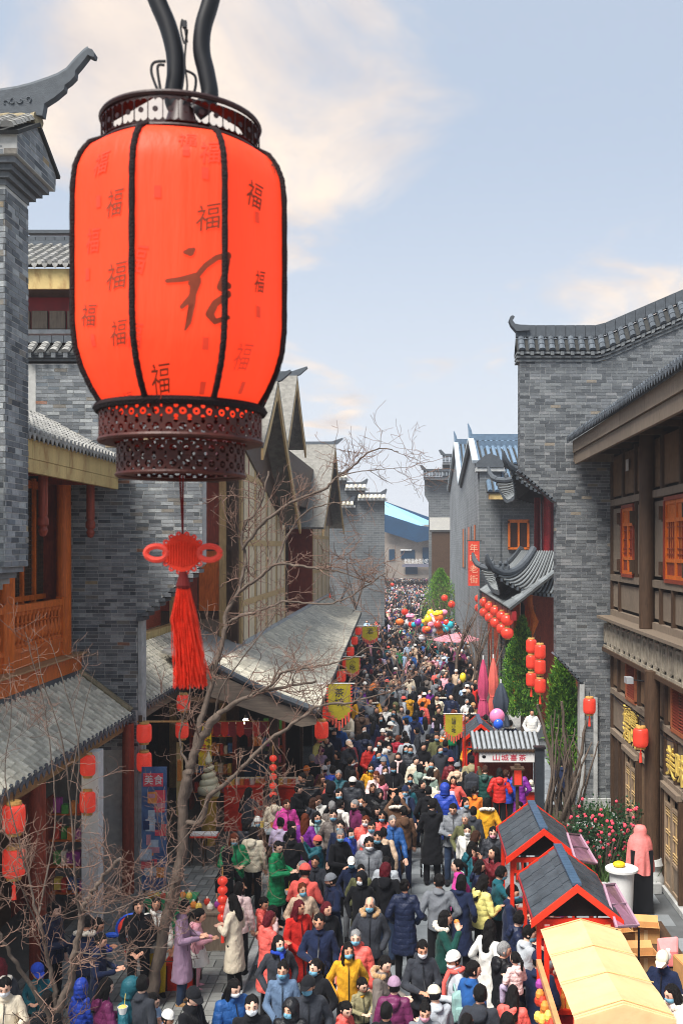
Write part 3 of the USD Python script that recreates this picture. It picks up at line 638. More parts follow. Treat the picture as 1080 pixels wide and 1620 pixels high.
gable(49.3, 57.0, 64.5, 7.9, 12.7, 8.2, -4.2, -7.5, 3)
# awnings
tiled(th, (-5.6, 21.5, 3.74), (-5.6, 29.9, 3.74), (-6.75, 21.5, 4.66), (-6.75, 29.9, 4.66), .25, .17, .082, TILEW, (1, 0, 0), seed=51, dm=TILED, limit=250)
part(th, 'awning_beam', boxab(-5.78, -5.68, 21.5, 29.9, 3.42, 3.62), WOODG)
part(th, 'ridge_beam', boxab(-7.0, -6.8, 21.5, 29.9, 4.62, 4.86), YBOARD)
part(th, 'upper_panel_wall', boxab(-7.4, -7.3, 21.5, 29.9, 4.8, 7.2), WOODR)
A0, A1, B0, B1 = np.array([-2.22, 24.2, 3.15]), np.array([-3.0, 61, 3.15]), np.array([-4.75, 24.4, 4.22]), np.array([-5.02, 61, 4.05])
tiled(th, A0, A1, B0, B1, .29, .2, .098, TILEW, (1, 0, .0), seed=52, dm=TILED, limit=300, sag=.10)
part(th, 'awning_beam', beam(A0 + [-.15, .1, -.2], A1 + [-.15, 0, -.2], .1, .18), WOODG)
part(th, 'verge', tube([A0 + [0, -.02, .05], lerp(A0, B0, .33) + [0, -.02, .0], lerp(A0, B0, .66) + [0, -.02, 0], B0 + [0, -.02, .06]], .09, 8), TILED)
part(th, 'gable_board', solid([(-4.85, 4.15), (-2.25, 3.05), (-2.25, 2.86), (-2.6, 2.80), (-4.85, 3.55)], (0, 24.28, 0), (1, 0, 0), (0, 0, 1), -.05, 0), M('soffit_wood', '#85786a', 0.8, 0.3, 3, stretch=(.8, 6, 6)))
part(th, 'roof_edge_mortar', tube(np.stack([np.full(30, -4.95), np.linspace(30.2, 61, 30), np.full(30, 4.2)], 1), .09, 6), STONEL)
# hipped sheet from the front edge to the wall
part(th, 'hip_roof', cat([quad(B0, B0 + [0, 5.8, -.1], [-6.2, 30.0, 4.7], [-6.2, 25.5, 4.5], .06)]), TILE)
for y in (24.8, 30.5, 36, 42, 48, 54): part(th, 'awning_post', boxab(-3.42, -3.22, y - .1, y + .1, 0, 3.3), WOODD)
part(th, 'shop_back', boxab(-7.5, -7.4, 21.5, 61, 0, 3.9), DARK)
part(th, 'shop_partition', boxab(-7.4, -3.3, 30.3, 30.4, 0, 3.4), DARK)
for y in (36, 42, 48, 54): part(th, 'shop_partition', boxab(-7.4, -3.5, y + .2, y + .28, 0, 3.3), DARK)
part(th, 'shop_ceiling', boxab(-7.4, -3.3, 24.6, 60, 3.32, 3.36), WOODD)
part(th, 'upper_floor', boxab(-7.4, -5.9, 21.5, 30, 3.75, 3.8), WOODD)

# ------------------------------------------------------------------ stepped firewall and blue roofed hall at the end of the street
w = thing('stepped_firewall', 'stained grey brick firewall with stepped tiled top down the street', 'wall', (-4, 75, 0))
q = lambda u, v, d: tuple(at(u, v, d)[[0, 2]])
sp = Polygon([(-7, 0), (-1.94, 0), q(608, 790, 75), q(577, 790, 75), q(577, 772, 75), q(548, 772, 75), q(548, 758, 75), (-7, at(0, 758, 75)[2])])
part(w, 'core', solid(sp, (0, 75, 0), (1, 0, 0), (0, 0, 1), -.5, 0), FARB)
for x0, x1, z in [(-7, q(550, 0, 75)[0], at(0, 758, 75)[2]), (q(546, 0, 75)[0], q(580, 0, 75)[0], at(0, 774, 75)[2]), (q(566, 0, 75)[0], q(610, 0, 75)[0], at(0, 790, 75)[2]), (q(522, 0, 75)[0], q(560, 0, 75)[0], at(0, 801, 75)[2])]:
    part(w, 'cap_ridge', extr([(x0, z + .5), (x1 - .4, z + .5), (x1 + .05, z + .78), (x1 + .1, z + .7), (x1, z + .35), (x0, z + .35)], 74.65, 74.95, 'xz'), STONE)
    part(w, 'cap_course', boxab(x0, x1 + .1, 74.55, 75.1, z - .1, z + .05), STONEL)
    pieces(w, 'cap_tile', roof_pieces((x0, 74.45, z + .05), (x1, 74.45, z + .05), (x0, 74.8, z + .4), (x1, 74.8, z + .4), .3, .5, .12), TILEW)
eb = thing('blue_roofed_hall', 'grey hall with bright blue sheet roof closing the street', 'building', (0, 150, 0))
P3 = lambda u, v, d=150.0: at(u, v, d)
BLUE = M('blue_sheet', '#4fa3dc', 0.35, 0.08, .4)
BLUED = M('blue_fascia', '#0d3c5c', 0.5, 0.15, .4)
part(eb, 'wall', solid([P3(560, 915)[[0, 2]], P3(700, 915)[[0, 2]], P3(700, 830)[[0, 2]], P3(560, 830)[[0, 2]]], (0, 150, 0), (1, 0, 0), (0, 0, 1), -14, 0), M('hall_wall', '#8f857b', 0.9, 0.2, .35, stain=(.2, .5, '#6d6a68')))
part(eb, 'roof_sheet', quad(P3(604, 812, 149), P3(700, 843, 149), P3(700, 832, 156), P3(606, 792, 156), .2), M('pale_blue_sheet', '#93c8e6', 0.3, 0.06, .4))
part(eb, 'ridge_cap', beam(P3(606, 795, 156), P3(720, 836, 156), .6, .5), BLUED)
part(eb, 'fascia', quad(P3(604, 840, 148.8), P3(660, 858, 148.8), P3(660, 831, 148.8), P3(604, 812, 148.8), .25), BLUED)
part(eb, 'fascia', quad(P3(660, 858, 148.8), P3(700, 850, 148.8), P3(700, 836, 148.8), P3(660, 831, 148.8), .25), BLUED)
for u0, v0, u1, v1 in [(615, 869, 624, 886), (634, 870, 656, 884), (668, 866, 686, 892), (641, 897, 660, 908)]:
    a, b = P3(u0, v1), P3(u1, v0)
    part(eb, 'window', boxab(a[0], b[0], 149.85, 150.1, a[2], b[2]), M('dark_glass', '#17384f', 0.2, 0.2, .5))
a, b = P3(633, 871), P3(651, 869); part(eb, 'strip_lamp', boxab(a[0], b[0], 149.6, 149.8, a[2], b[2]), WHITE)
for u0, v0, u1, v1 in [(639, 883.5, 683, 892)]:
    a, b = P3(u0, v1), P3(u1, v0)
    part(eb, 'sign_board', boxab(a[0], b[0], 149.3, 149.4, a[2] - .25, a[2]), M('sign_mauve', '#6a6a78', 0.7, 0.1, 1))
    for k, ch in enumerate('老街美食坊小吃城'):
        part(eb, 'sign_letter', glyph_mesh(ch, b[2] - a[2], (a[0] + k * (b[0] - a[0]) / 8, 149.3, a[2]), (1, 0, 0), (0, 0, 1), .05, (b[0] - a[0]) / 8 * .92), WHITE)
part(eb, 'portal', boxab(P3(636, 0)[0], P3(686, 0)[0], 149.2, 149.6, P3(0, 897)[2], P3(0, 893)[2]), M('sign_mauve', '#6a6a78', 0.7, 0.1, 1))

# ------------------------------------------------------------------ timber shop house on the right
rh = thing('timber_shop_house', 'dark weathered timber shop house with fretwork band and orange shutters', 'house', (5.3, 22, 0))
X = 5.3
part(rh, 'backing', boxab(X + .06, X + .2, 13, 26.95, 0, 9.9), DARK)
def panels(z0, z1, cuts, mat=WOOD):
    for a, b in zip(cuts[:-1], cuts[1:]):
        n = max(1, int((b - a) / .42)); w = (b - a - .12) / n
        for k in range(n): part(rh, 'wall_plank', boxab(X, X + .05, a + .06 + k * w, a + .06 + (k + 1) * w - .008, z0 + .08, z1 - .08), mat)
        part(rh, 'wall_post', boxab(X - .06, X + .05, b - .065, b + .065, z0, z1), WOODD)
def rail(z, h=.16, x=X - .07, mat=WOODG): part(rh, 'wall_rail', boxab(x, X + .05, 13, 26.9, z - h / 2, z + h / 2), mat)
for z in (8.22, 6.28, 5.36): rail(z)
panels(8.3, 9.5, [13, 15.2, 17.4, 18.6, 20.0, 21.5, 22.6, 24.05, 25.45, 26.9])
panels(6.36, 8.14, [13, 15.2, 17.6, 19.35], WOODG); panels(6.36, 8.14, [21.3, 22.6, 24.0], WOODG); panels(6.36, 8.14, [25.55, 26.9], WOODG)
panels(5.44, 6.2, [13, 15.5, 18, 20.6, 21.6, 22.6, 23.4, 25.9, 26.9], WOODG)
def shutters(y0, y1, z0, z1):
    part(rh, 'window_frame', cat([boxab(X - .1, X + .03, y0 - .07, y0, z0, z1), boxab(X - .1, X + .03, y1, y1 + .07, z0, z1), boxab(X - .1, X + .03, y0, y1, z1, z1 + .08), boxab(X - .1, X + .03, y0, y1, z0 - .08, z0)]), WOODR)
    for c in (y0 - .09, y1 + .09):
        for zz in (z1 - .2, z0 + .25): part(rh, 'carved_bracket', cat([boxab(X - .18, X - .03, c - .025, c + .025, zz - .18, zz + .1), boxab(X - .12, X - .03, c - .035, c + .035, zz - .22, zz - .18)]), WOODD)
    m = (y0 + y1) / 2
    for a, b in ((y0, m), (m, y1)):
        s = part(rh, 'shutter', cat([boxab(X - .07, X - .02, a + .005, a + .07, z0, z1), boxab(X - .07, X - .02, b - .07, b - .005, z0, z1)] + [boxab(X - .07, X - .02, a + .07, b - .07, z - .04, z + .04) for z in (z0 + .04, z0 + .38, z1 - .04, z1 - .40)]), WOODO)
        part(s, 'panel', boxab(X - .045, X - .025, a + .07, b - .07, z0 + .08, z0 + .34), WOODR)
        part(s, 'panel', boxab(X - .045, X - .025, a + .07, b - .07, z1 - .36, z1 - .08), WOODO)
        part(s, 'paper', boxab(X - .03, X - .02, a + .07, b - .07, z0 + .42, z1 - .44), M('shutter_paper', '#c8783a', 0.6, 0.2, 3))
        bars = [boxab(X - .055, X - .035, a + .07 + (b - a - .14) * k / 4 - .01, a + .07 + (b - a - .14) * k / 4 + .01, z0 + .42, z1 - .44) for k in (1, 2, 3)]
        bars += [boxab(X - .053, X - .037, a + .07, b - .07, z, z + .02) for z in np.arange(z0 + .5, z1 - .45, .11) if not (z0 + .62 < z < z0 + .8 or z1 - .75 < z < z1 - .58)]
        part(s, 'lattice', cat(bars), WOODR)
shutters(24.1, 25.4, 6.42, 8.02)
shutters(19.45, 21.1, 6.42, 8.02)
shutters(15.3, 17, 6.42, 8.02)
for y in (22.35, 17.6): part(rh, 'column', tube([[5.14, y, 5.3], [5.14, y, 9.6]], .165, 16), WOODD, smooth=40)
for y in (21.25, 16.6):
    part(rh, 'column', tube([[5.0, y, .55], [5.0, y, 4.5]], .16, 16), WOODD, smooth=40)
    part(rh, 'column_base', lathe([(0, .62), (.19, .62), (.24, .5), (.19, .40), (.2, .36), (.27, .2), (.24, .02), (.3, 0)], 16, (5.0, y, 0)), STONEL, smooth=40)
# fretwork band
part(rh, 'band_ledge', boxab(4.86, 5.3, 13, 26.85, 5.22, 5.29), WOODG)
part(rh, 'band_beam', boxab(5.0, 5.28, 13, 26.85, 4.36, 4.46), WOODD)
part(rh, 'band_back', boxab(5.20, 5.26, 13, 26.85, 4.46, 5.22), WOODD)
for k in range(24):
    y0 = 26.84 - (k + 1) * .56; y1 = y0 + .555; b = []
    def hb(a0, a1, zz, t=.03): b.append(boxab(5.035, 5.12, y0 + a0 * .555, y0 + a1 * .555, 4.46 + zz * .76 - t, 4.46 + zz * .76 + t))
    def vb(a, z0, z1, t=.03): b.append(boxab(5.03, 5.12, y0 + a * .555 - t, y0 + a * .555 + t, 4.46 + z0 * .76, 4.46 + z1 * .76))
    vb(.06, 0, 1); hb(0, 1, .04); hb(0, 1, .96); vb(.27, .2, .8); hb(.27, .82, .8); vb(.82, .2, .8); hb(.45, .82, .2); vb(.46, .2, .6); hb(.46, .64, .6)
    part(rh, 'fret_panel', cat(b), M('fret_wood', '#9d9484', 0.7, 0.35, 5, 0.3, 40, island=.15))
# lower storey
for z, h in ((3.32, .14), (2.26, .14)): rail(z, h)
panels(3.4, 4.36, [13, 15, 17, 18.6, 20.0, 21.2, 22.4, 23.7, 25.05, 26.0, 26.9]); panels(2.34, 3.24, [13, 15.5, 18, 20.4, 21.3, 22.8, 24.4, 26.9], WOODG)
panels(0, 2.18, [13, 15, 17, 19, 19.9]); panels(0, 2.18, [21.3, 22.2, 23.6]); panels(0, 2.18, [25.1, 26, 26.9], WOODD)
for y0, y1 in ((23.85, 24.95), (19.2, 20.6), (15.6, 17)):
    lv = part(rh, 'louvre_window', cat([boxab(X - .09, X - .0, y0, y0 + .07, 3.42, 4.32), boxab(X - .09, X, y1 - .07, y1, 3.42, 4.32), boxab(X - .09, X, y0, y1, 4.26, 4.34), boxab(X - .09, X, y0, y1, 3.38, 3.46)]), M('louvre_frame', '#9c5b3c', 0.6, 0.25, 5))
    part(lv, 'louvre_back', boxab(X - .03, X - .01, y0 + .07, y1 - .07, 3.46, 4.26), DARK)
    for k in range(13):
        V, f = boxab(-.03, .03, y0 + .07, y1 - .07, -.004, .004); a = .6
        V = np.stack([V[:, 0] * math.cos(a) - V[:, 2] * math.sin(a), V[:, 1], V[:, 0] * math.sin(a) + V[:, 2] * math.cos(a)], 1) + [X - .05, 0, 3.50 + k * .061]
        part(lv, 'louvre_slat', (V, f), WOODR)
def door(y0, y1, z0, z1):
    for a, b in ((y0, (y0 + y1) / 2), ((y0 + y1) / 2, y1)):
        s = part(rh, 'door_leaf', cat([boxab(X - .09, X - .03, a + .004, a + .07, z0, z1), boxab(X - .09, X - .03, b - .07, b - .004, z0, z1)] + [boxab(X - .09, X - .03, a + .07, b - .07, z - .035, z + .035) for z in (z0 + .04, z0 + .62, z1 - .3, z1 - .04)]), M('door_wood', '#94806a', 0.7, 0.3, 5, 0.3, 50, stretch=(6, 6, .8)))
        part(s, 'door_panel', boxab(X - .06, X - .03, a + .07, b - .07, z0 + .08, z0 + .58), WOODG)
        part(s, 'door_pane', boxab(X - .05, X - .03, a + .07, b - .07, z0 + .66, z1 - .34), M('door_paper', '#7d6a58', 0.6, 0.25, 3))
        part(s, 'lattice', cat([boxab(X - .075, X - .05, a + .07, b - .07, z, z + .018) for z in [z0 + .70, z0 + .76, z0 + .82, z1 - .40, z1 - .46, z1 - .52, (z0 + z1) / 2 + .1, (z0 + z1) / 2 + .16]] + [boxab(X - .073, X - .052, (a + b) / 2 - .01, (a + b) / 2 + .01, z0 + .66, z1 - .34)]), TIMBER)
    part(rh, 'door_lintel', boxab(X - .16, X - .02, y0 - .12, y1 + .12, z1 + .01, z1 + .12), WOODG)
    for c in (y0 - .08, y1 + .08): part(rh, 'door_jamb', boxab(X - .12, X - .02, c - .05, c + .05, z0, z1), WOODD)
door(23.75, 24.95, .12, 2.12); door(19.95, 21.1, .12, 2.12)
part(rh, 'plinth', boxab(X - .15, X + .05, 13, 26.9, 0, .11), STONEL)
# deep eave
for k, y0 in enumerate(np.arange(13, 26.6, 2.3)):
    part(rh, 'fascia_board', boxab(4.27, 4.35, y0, min(y0 + 2.29, 26.75), 9.24, 9.52), WOODG)
    part(rh, 'fascia_board', boxab(4.22, 4.29, y0 + .9, min(y0 + 3.19, 26.75), 9.53, 9.84), WOODG)
part(rh, 'fascia_end', boxab(4.25, 5.3, 26.76, 26.8, 9.3, 9.84), WOODG)
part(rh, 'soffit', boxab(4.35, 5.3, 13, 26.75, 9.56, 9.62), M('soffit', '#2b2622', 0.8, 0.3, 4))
for y in np.arange(14, 26.8, 1.5): part(rh, 'eave_rafter', boxab(4.36, 5.28, y - .05, y + .05, 9.44, 9.555), WOODD)
tiled(rh, (4.12, 13, 9.90), (4.12, 26.8, 9.90), (6.4, 13, 11.3), (6.4, 26.8, 11.3), .19, .2, .068, TILED, (-1, 0, 0), seed=61, limit=200)
part(rh, 'notice_plate', boxab(X - .075, X - .065, 24.65, 24.95, 8.92, 9.2), WHITE)
for k in range(2):
    s = part(rh, 'gold_sign', cat([glyph_mesh(c, .40, (X - .035, 25.3 - j * .85, 2.80 - k * .44), (0, -1, 0), (0, 0, 1), .05, .78) for j, c in enumerate('福喜' if k == 0 else '酒坊')]), GOLD)
part(rh, 'gold_sign', cat([glyph_mesh(c, .62, (X - .035, 21.0 - j * .75, 2.42), (0, -1, 0), (0, 0, 1), .05, .68) for j, c in enumerate('美味')]), GOLD)
part(rh, 'camera_bracket', rod((X - .05, 22.6, 4.1), (4.95, 22.9, 4.1), .015, 6), BLACK)
part(rh, 'security_camera', cat([boxab(4.80, 4.95, 22.8, 23.1, 4.02, 4.16)]), M('grey_plastic', '#9a9da1', 0.4, 0.1, 5))
part(rh, 'cable', tube([[X - .1, y, 3.28 - .12 * math.sin((y % 2.2) / 2.2 * math.pi)] for y in np.linspace(14, 26.8, 60)], .012, 5), BLACK)

# ------------------------------------------------------------------ tall brick wall facing us on the right
rw = thing('tall_brick_wall', 'tall dark brick wall with tiled rising cap and curled finial', 'wall', (4, 27, 0))
rpoly = Polygon([(4.47, 0), (5.4, 0), (9.5, 0), (9.5, 14.0), (5.0, 12.06), (2.87, 12.06), (2.87, 9.08), (3.83, 8.28), (3.83, 4.25), (4.05, 3.95), (4.47, 3.45)])
part(rw, 'core', solid(rpoly, (0, 27.02, 0), (1, 0, 0), (0, 0, 1), -.5, 0), MORTARD)
rvis = rpoly.intersection(sbox(2.8, .2, 5.5, 9.7)).union(rpoly.intersection(sbox(2.8, 9.6, 9.0, 14)))
pieces(rw, 'brick', brick_pieces(rvis, (0, 27.012, 0), (1, 0, 0), (0, 0, 1), .27, .083, seed=71), BRICKD)
pieces(rw, 'end_brick', [box(2.868, 27.25, 9.12 + k * .083, .012, .46 if k % 2 else .44, .074) for k in range(33)] + [box(3.828, 27.25, 4.3 + k * .083, .012, .46 if k % 2 else .44, .074) for k in range(47)], BRICKD, 40)
pieces(rw, 'corbel_tile', [obox([2.87 + k * .087, 27.2, 9.05 - k * .0725], [.12, 0, -.1], [0, .56, 0], [.03, 0, .04]) for k in range(11)], TILED)
pieces(rw, 'corbel_tile', [obox([3.83 + k * .087, 27.2, 4.2 - k * .09], [.12, 0, -.1], [0, .56, 0], [.03, 0, .04]) for k in range(8)], TILED)
part(rw, 'corner_strip', boxab(4.44, 4.56, 26.94, 27.02, 0.5, 3.45), STONEL)
part(rw, 'corner_strip', boxab(4.80, 4.90, 26.92, 27.0, 0.1, 3.1), STONEL)
part(rw, 'foot_course', boxab(4.5, 5.3, 26.9, 27.0, 0, .45), STONEL)
ztop = lambda x: 11.98 if x < 5.0 else 11.98 + (x - 5.0) * .43
coping(rw, 2.78, 8.6, 27.02, 27.5, ztop, TILED, .255, 1.75)
fin = [at(780 + x / 3.6, 440 + y / 3.6, 27.2)[[0, 2]] for x, y in [(88, 240), (95, 222), (108, 214), (120, 222), (112, 228), (110, 245), (122, 262), (150, 268), (200, 270), (205, 300), (130, 305), (100, 270)]]
part(rw, 'finial', extr(fin, 27.1, 27.4), STONE)

# ------------------------------------------------------------------ pavilion with upturned corners
def hip_grid(cx, cy, hx, hy, ze, tx, ty, zt, curl, side, ns=25, nq=9):
    """one slope of a curved hipped roof; side 0..3 = -y, +x, +y, -x."""
    def f(s, q):
        k = (1 - q) ** 2 * abs(s) ** 5
        ex, ey = (hx + (tx - hx) * q) * (1 + .10 * k), (hy + (ty - hy) * q) * (1 + .10 * k)
        z = ze + (zt - ze) * (q ** 1.35) + curl * k
        a = {0: (s * ex, -ey), 1: (ex, s * ey), 2: (-s * ex, ey), 3: (-ex, -s * ey)}[side]
        return np.array([cx + a[0], cy + a[1], z])
    return f
def pagoda(parent, cx, cy, hx, hy, ze, tx, ty, zt, curl, tile, n=44, limit=60):
    ridges = []
    for side in range(4):
        f = hip_grid(cx, cy, hx, hy, ze, tx, ty, zt, curl, side)
        S, Q = np.linspace(-1, 1, 25), np.linspace(0, 1, 9)
        V = np.array([[f(s, q) for s in S] for q in Q]).reshape(-1, 3); W = V - [0, 0, .12]
        i = (np.arange(8)[:, None] * 25 + np.arange(24)).ravel()
        fc = np.vstack([np.stack([i, i + 1, i + 26], 1), np.stack([i, i + 26, i + 25], 1)])
        part(parent, 'roof_bed', (np.vstack([V, W]), np.vstack([fc, fc[:, ::-1] + len(V)])), BED)
        tl, dr = [], []
        for k in range(n):
            s = -1 + 2 * (k + .5) / n
            tl.append(tube([f(s, q) + [0, 0, .02] for q in np.linspace(0, 1, 9)], [hx / n * .52] * 9, 6))
            p = f(s + 1 / n, 0); dr.append(box(p[0], p[1], p[2] - .06, .09, .09, .12))
        pieces(parent, 'tile_row', tl, tile, limit); part(parent, 'drip_tiles', cat(dr), TILED)
        c = [f(1, q) for q in np.linspace(0, 1, 9)]
        part(parent, 'hip_ridge', tube([p + [0, 0, .13] for p in c], [.13] * 9, 8), STONE, smooth=40)
        o = nrm(np.append((c[0] - [cx, cy, c[0][2]])[:2], 0))
        tip = [c[0] + [0, 0, .15], c[0] + o * .22 + [0, 0, .22], c[0] + o * .42 + [0, 0, .44], c[0] + o * .50 + [0, 0, .72]]
        part(parent, 'horn', tube(tip, [.14, .13, .11, .05], 8), STONE, smooth=40)
        for k in (1, 2):
            p = c[k] + [0, 0, .3]; part(parent, 'ridge_beast', cat([ell(p, .10, .10, .17, 8, 6), ell(p + o * .08 + [0, 0, .17], .07, .07, .08, 8, 6), rod(p + [0, 0, .2], p + [0, 0, .36], .025, 5)]), STONE)
pv = thing('pavilion', 'two tiered pavilion with curled grey roof corners behind the tall brick wall', 'pavilion', (6.2, 40, 0))
pagoda(pv, 6.6, 40.5, 3.25, 3.4, 5.35, 2.0, 2.1, 6.9, .75, TILEM)
pagoda(pv, 6.9, 41, 2.9, 3.0, 9.0, .6, .7, 11.4, .85, TILEM)
for x, y in ((4.4, 38.2), (4.4, 42.6), (8.8, 38.2), (8.8, 42.6)):
    part(pv, 'column', tube([[x, y, 0], [x, y, 5.4]], .16, 12), WOODO, smooth=40)
for x, y in ((5.2, 39.2), (5.2, 42.2), (8.4, 39.2), (8.4, 42.2)): part(pv, 'upper_column', tube([[x, y, 6.3], [x, y, 9.1]], .14, 12), REDD, smooth=40)
part(pv, 'upper_wall', boxab(5.35, 8.3, 39.4, 42, 6.3, 9.0), M('rose_lattice', '#7d2b3a', 0.6, 0.25, 3))
for k in range(3): part(pv, 'upper_window', boxab(5.5 + k * .95, 6.3 + k * .95, 39.3, 39.38, 7.2, 8.5), WOODO)
part(pv, 'beam', cat([boxab(4.2, 9, 38.1, 38.3, 4.9, 5.25), boxab(4.3, 4.5, 38.1, 42.7, 4.9, 5.25)]), WOODR)
part(pv, 'lower_wall', boxab(4.7, 8.7, 38.6, 42.4, 0, 4.9), WOODR)
for k in range(4): part(pv, 'carved_brace', tube([[4.42 + k * 1.4, 38.05, 4.8], [4.55 + k * 1.4, 37.8, 4.3], [4.42 + k * 1.4, 38.0, 3.7]], [.1, .16, .07], 8), WOODO, smooth=40)
part(pv, 'base', boxab(3.9, 9.4, 37.6, 43, 0, .35), STONEL)

# ------------------------------------------------------------------ grey hall with blue tiled gables
gh = thing('gabled_hall', 'grey rendered hall with zigzag gables and blue tiled roofs further along the street', 'building', (4, 60, 0))
part(gh, 'street_wall', solid([(50.6, 0), (87, 0), (87, 11.7), (73.2, 14.3), (67, 11.0), (55, 12.65), (51, 11.2), (50.6, 11.2)], (3.3, 0, 0), (0, 1, 0), (0, 0, 1), 0, .3), FARG)
for ya, yb, yc, za, zb, zc in ((51, 55, 67, 11.2, 12.75, 11.05), (67, 73.2, 87, 11.1, 14.4, 11.8)):
    part(gh, 'roof_bed', cat([quad([3.2, ya, za], [9.5, ya, za], [9.5, yb, zb], [3.2, yb, zb], .12), quad([9.5, yc, zc], [3.2, yc, zc], [3.2, yb, zb], [9.5, yb, zb], .12)]), BED)
    pieces(gh, 'tile_row', roof_pieces((3.25, ya, za + .03), (9.5, ya, za + .03), (3.25, yb, zb + .03), (9.5, yb, zb + .03), .3, 9, .1) , TILEB)
    part(gh, 'verge', cat([beam((3.2, ya, za + .12), (3.2, yb, zb + .12), .3, .16), beam((3.2, yb, zb + .12), (3.2, yc, zc + .12), .3, .16)]), M('verge_pale', '#aeb9c0', 0.6, 0.1, 2))
    part(gh, 'ridge', beam((3.2, yb, zb + .2), (9.5, yb, zb + .2), .3, .35), TILEB)
    part(gh, 'ridge_spike', tube([(3.2, yb, zb + .2), (3.15, yb, zb + .6), (3.05, yb, zb + .95)], [.14, .1, .03], 6), TILEB)
part(gh, 'pier', boxab(3.35, 4.35, 49.9, 50.5, 0, 11.0), FARB)
part(gh, 'pier_cap', extr([(3.2, 10.95), (4.5, 10.95), (4.5, 11.2), (4.15, 11.5), (3.85, 11.62), (3.55, 11.5), (3.2, 11.2)], 49.7, 50.6, 'xz'), STONE)
part(gh, 'pier_course', boxab(3.15, 4.55, 49.75, 50.65, 10.75, 10.94), STONEL)
part(gh, 'wing_wall', boxab(4.35, 9, 50.0, 50.4, 0, 9.6), FARB)
part(gh, 'wing_fascia', boxab(3.7, 9, 48.9, 49, 9.35, 9.62), YBOARD)
tiled(gh, (3.6, 48.8, 9.7), (9, 48.8, 9.7), (3.6, 54, 12.3), (9, 54, 12.3), .33, 9, .12, TILEB, None, drip=False, name='tile_row')
part(gh, 'wing_ridge', beam((3.55, 54, 12.45), (9, 54, 12.45), .3, .4), TILEB)
for x0, x1 in ((4.72, 5.75),):
    f = part(gh, 'window', cat([boxab(x0, x0 + .1, 49.85, 50, 7.0, 8.35), boxab(x1 - .1, x1, 49.85, 50, 7.0, 8.35), boxab(x0, x1, 49.85, 50, 8.25, 8.4), boxab(x0, x1, 49.85, 50, 6.95, 7.05), boxab((x0 + x1) / 2 - .05, (x0 + x1) / 2 + .05, 49.86, 50, 7.05, 8.25)]), WOODO)
    part(gh, 'pane', boxab(x0 + .1, x1 - .1, 49.93, 49.98, 7.05, 8.25), M('dark_pane', '#3b2a26', 0.25, 0.2, 3))
for y0, y1 in ((52.2, 53.0), (56, 60), (62, 66)): part(gh, 'shop_window', boxab(3.27, 3.35, y0, y1, 5.8, 8.2), M('dark_pane', '#3b2a26', 0.25, 0.2, 3)); part(gh, 'window_bar', boxab(3.24, 3.3, (y0 + y1) / 2 - .1, (y0 + y1) / 2 + .1, 5.8, 8.2), WOODO)
# shop row with its red beam and long low roof
sr = thing('shop_row', 'row of dark shop fronts under a grey roof with red eave beam', 'shops', (4.6, 50, 0))
tiled(sr, (3.35, 35, 4.95), (3.35, 84, 4.95), (5.3, 37.5, 6.15), (5.3, 84, 6.15), .3, .6, .1, TILEM, None, drip=False, limit=150)
part(sr, 'eave_beam', boxab(3.45, 3.6, 35, 84, 4.55, 4.85), REDD)
part(sr, 'shop_wall', boxab(4.6, 4.8, 43.2, 84, 0, 5), DARK)
for k in range(12): part(sr, 'post', boxab(3.5, 3.68, 43.2 + k * 3.4, 43.4 + k * 3.4, 0, 4.6), WOODR); part(sr, 'shop_sign', boxab(4.5, 4.58, 43.6 + k * 3.4, 46.2 + k * 3.4, 3.2, 3.9), REDD if k % 2 else WOODO)
fw = thing('far_firewall', 'far brick firewall with two stepped upturned caps beside the blue roofed hall', 'wall', (3, 95, 0))
part(fw, 'wall', solid([(1.64, 0), (7, 0), (7, 14.8), (2.9, 14.8), (2.9, 13.4), (1.25, 13.4), (1.25, 11.9), (1.64, 11.2)], (0, 95, 0), (1, 0, 0), (0, 0, 1), -.6, 0), FARB)
for x0, x1, z in ((1.0, 4, 13.4), (2.75, 6, 14.8)):
    part(fw, 'cap_ridge', extr([(x0, z + .8), (x0 + .5, z + .62), (x1, z + .62), (x1, z + .85), (x0 + .4, z + .85), (x0, z + 1.25), (x0 - .2, z + 1.2)], 94.3, 94.8, 'xz'), STONE)
    pieces(fw, 'cap_tile', roof_pieces((x0 + .1, 94.1, z + .15), (x1, 94.1, z + .15), (x0 + .1, 94.6, z + .7), (x1, 94.6, z + .7), .3, .8, .13), TILED)
    part(fw, 'cap_course', boxab(x0 + .15, x1, 94.2, 95, z - .15, z + .12), BRICKD)
part(fw, 'low_roof', quad([1.7, 93.0, 8.6], [7, 93.0, 8.6], [7, 94.9, 9.8], [1.7, 94.9, 9.8], .2), TILE)
part(fw, 'porch', boxab(1.9, 7, 93.2, 94.9, 0, 8.5), WOODD)
t = thing('vertical_banner', 'long red vertical banner with pale writing hanging by the grey gabled hall', 'banner', (3.01, 49.2, 7.35))
part(t, 'cloth', extr([(2.74, 7.35), (3.28, 7.35), (3.28, 5.2), (2.74, 5.2)][::-1], 49.2, 49.23), M('banner_red', '#e4503c', 0.7, 0.12, 8, trl=.25)); part(t, 'rod', rod((2.68, 49.215, 7.37), (3.4, 49.215, 7.37), .025, 6), BLACK)
for k, ch in enumerate('年味老街'): part(t, 'character', glyph_mesh(ch, .40, (2.82, 49.198, 6.82 - k * .5), (1, 0, 0), (0, 0, 1), .01, .38), M('banner_pale', '#e9a88a', 0.7, 0.1, 8))

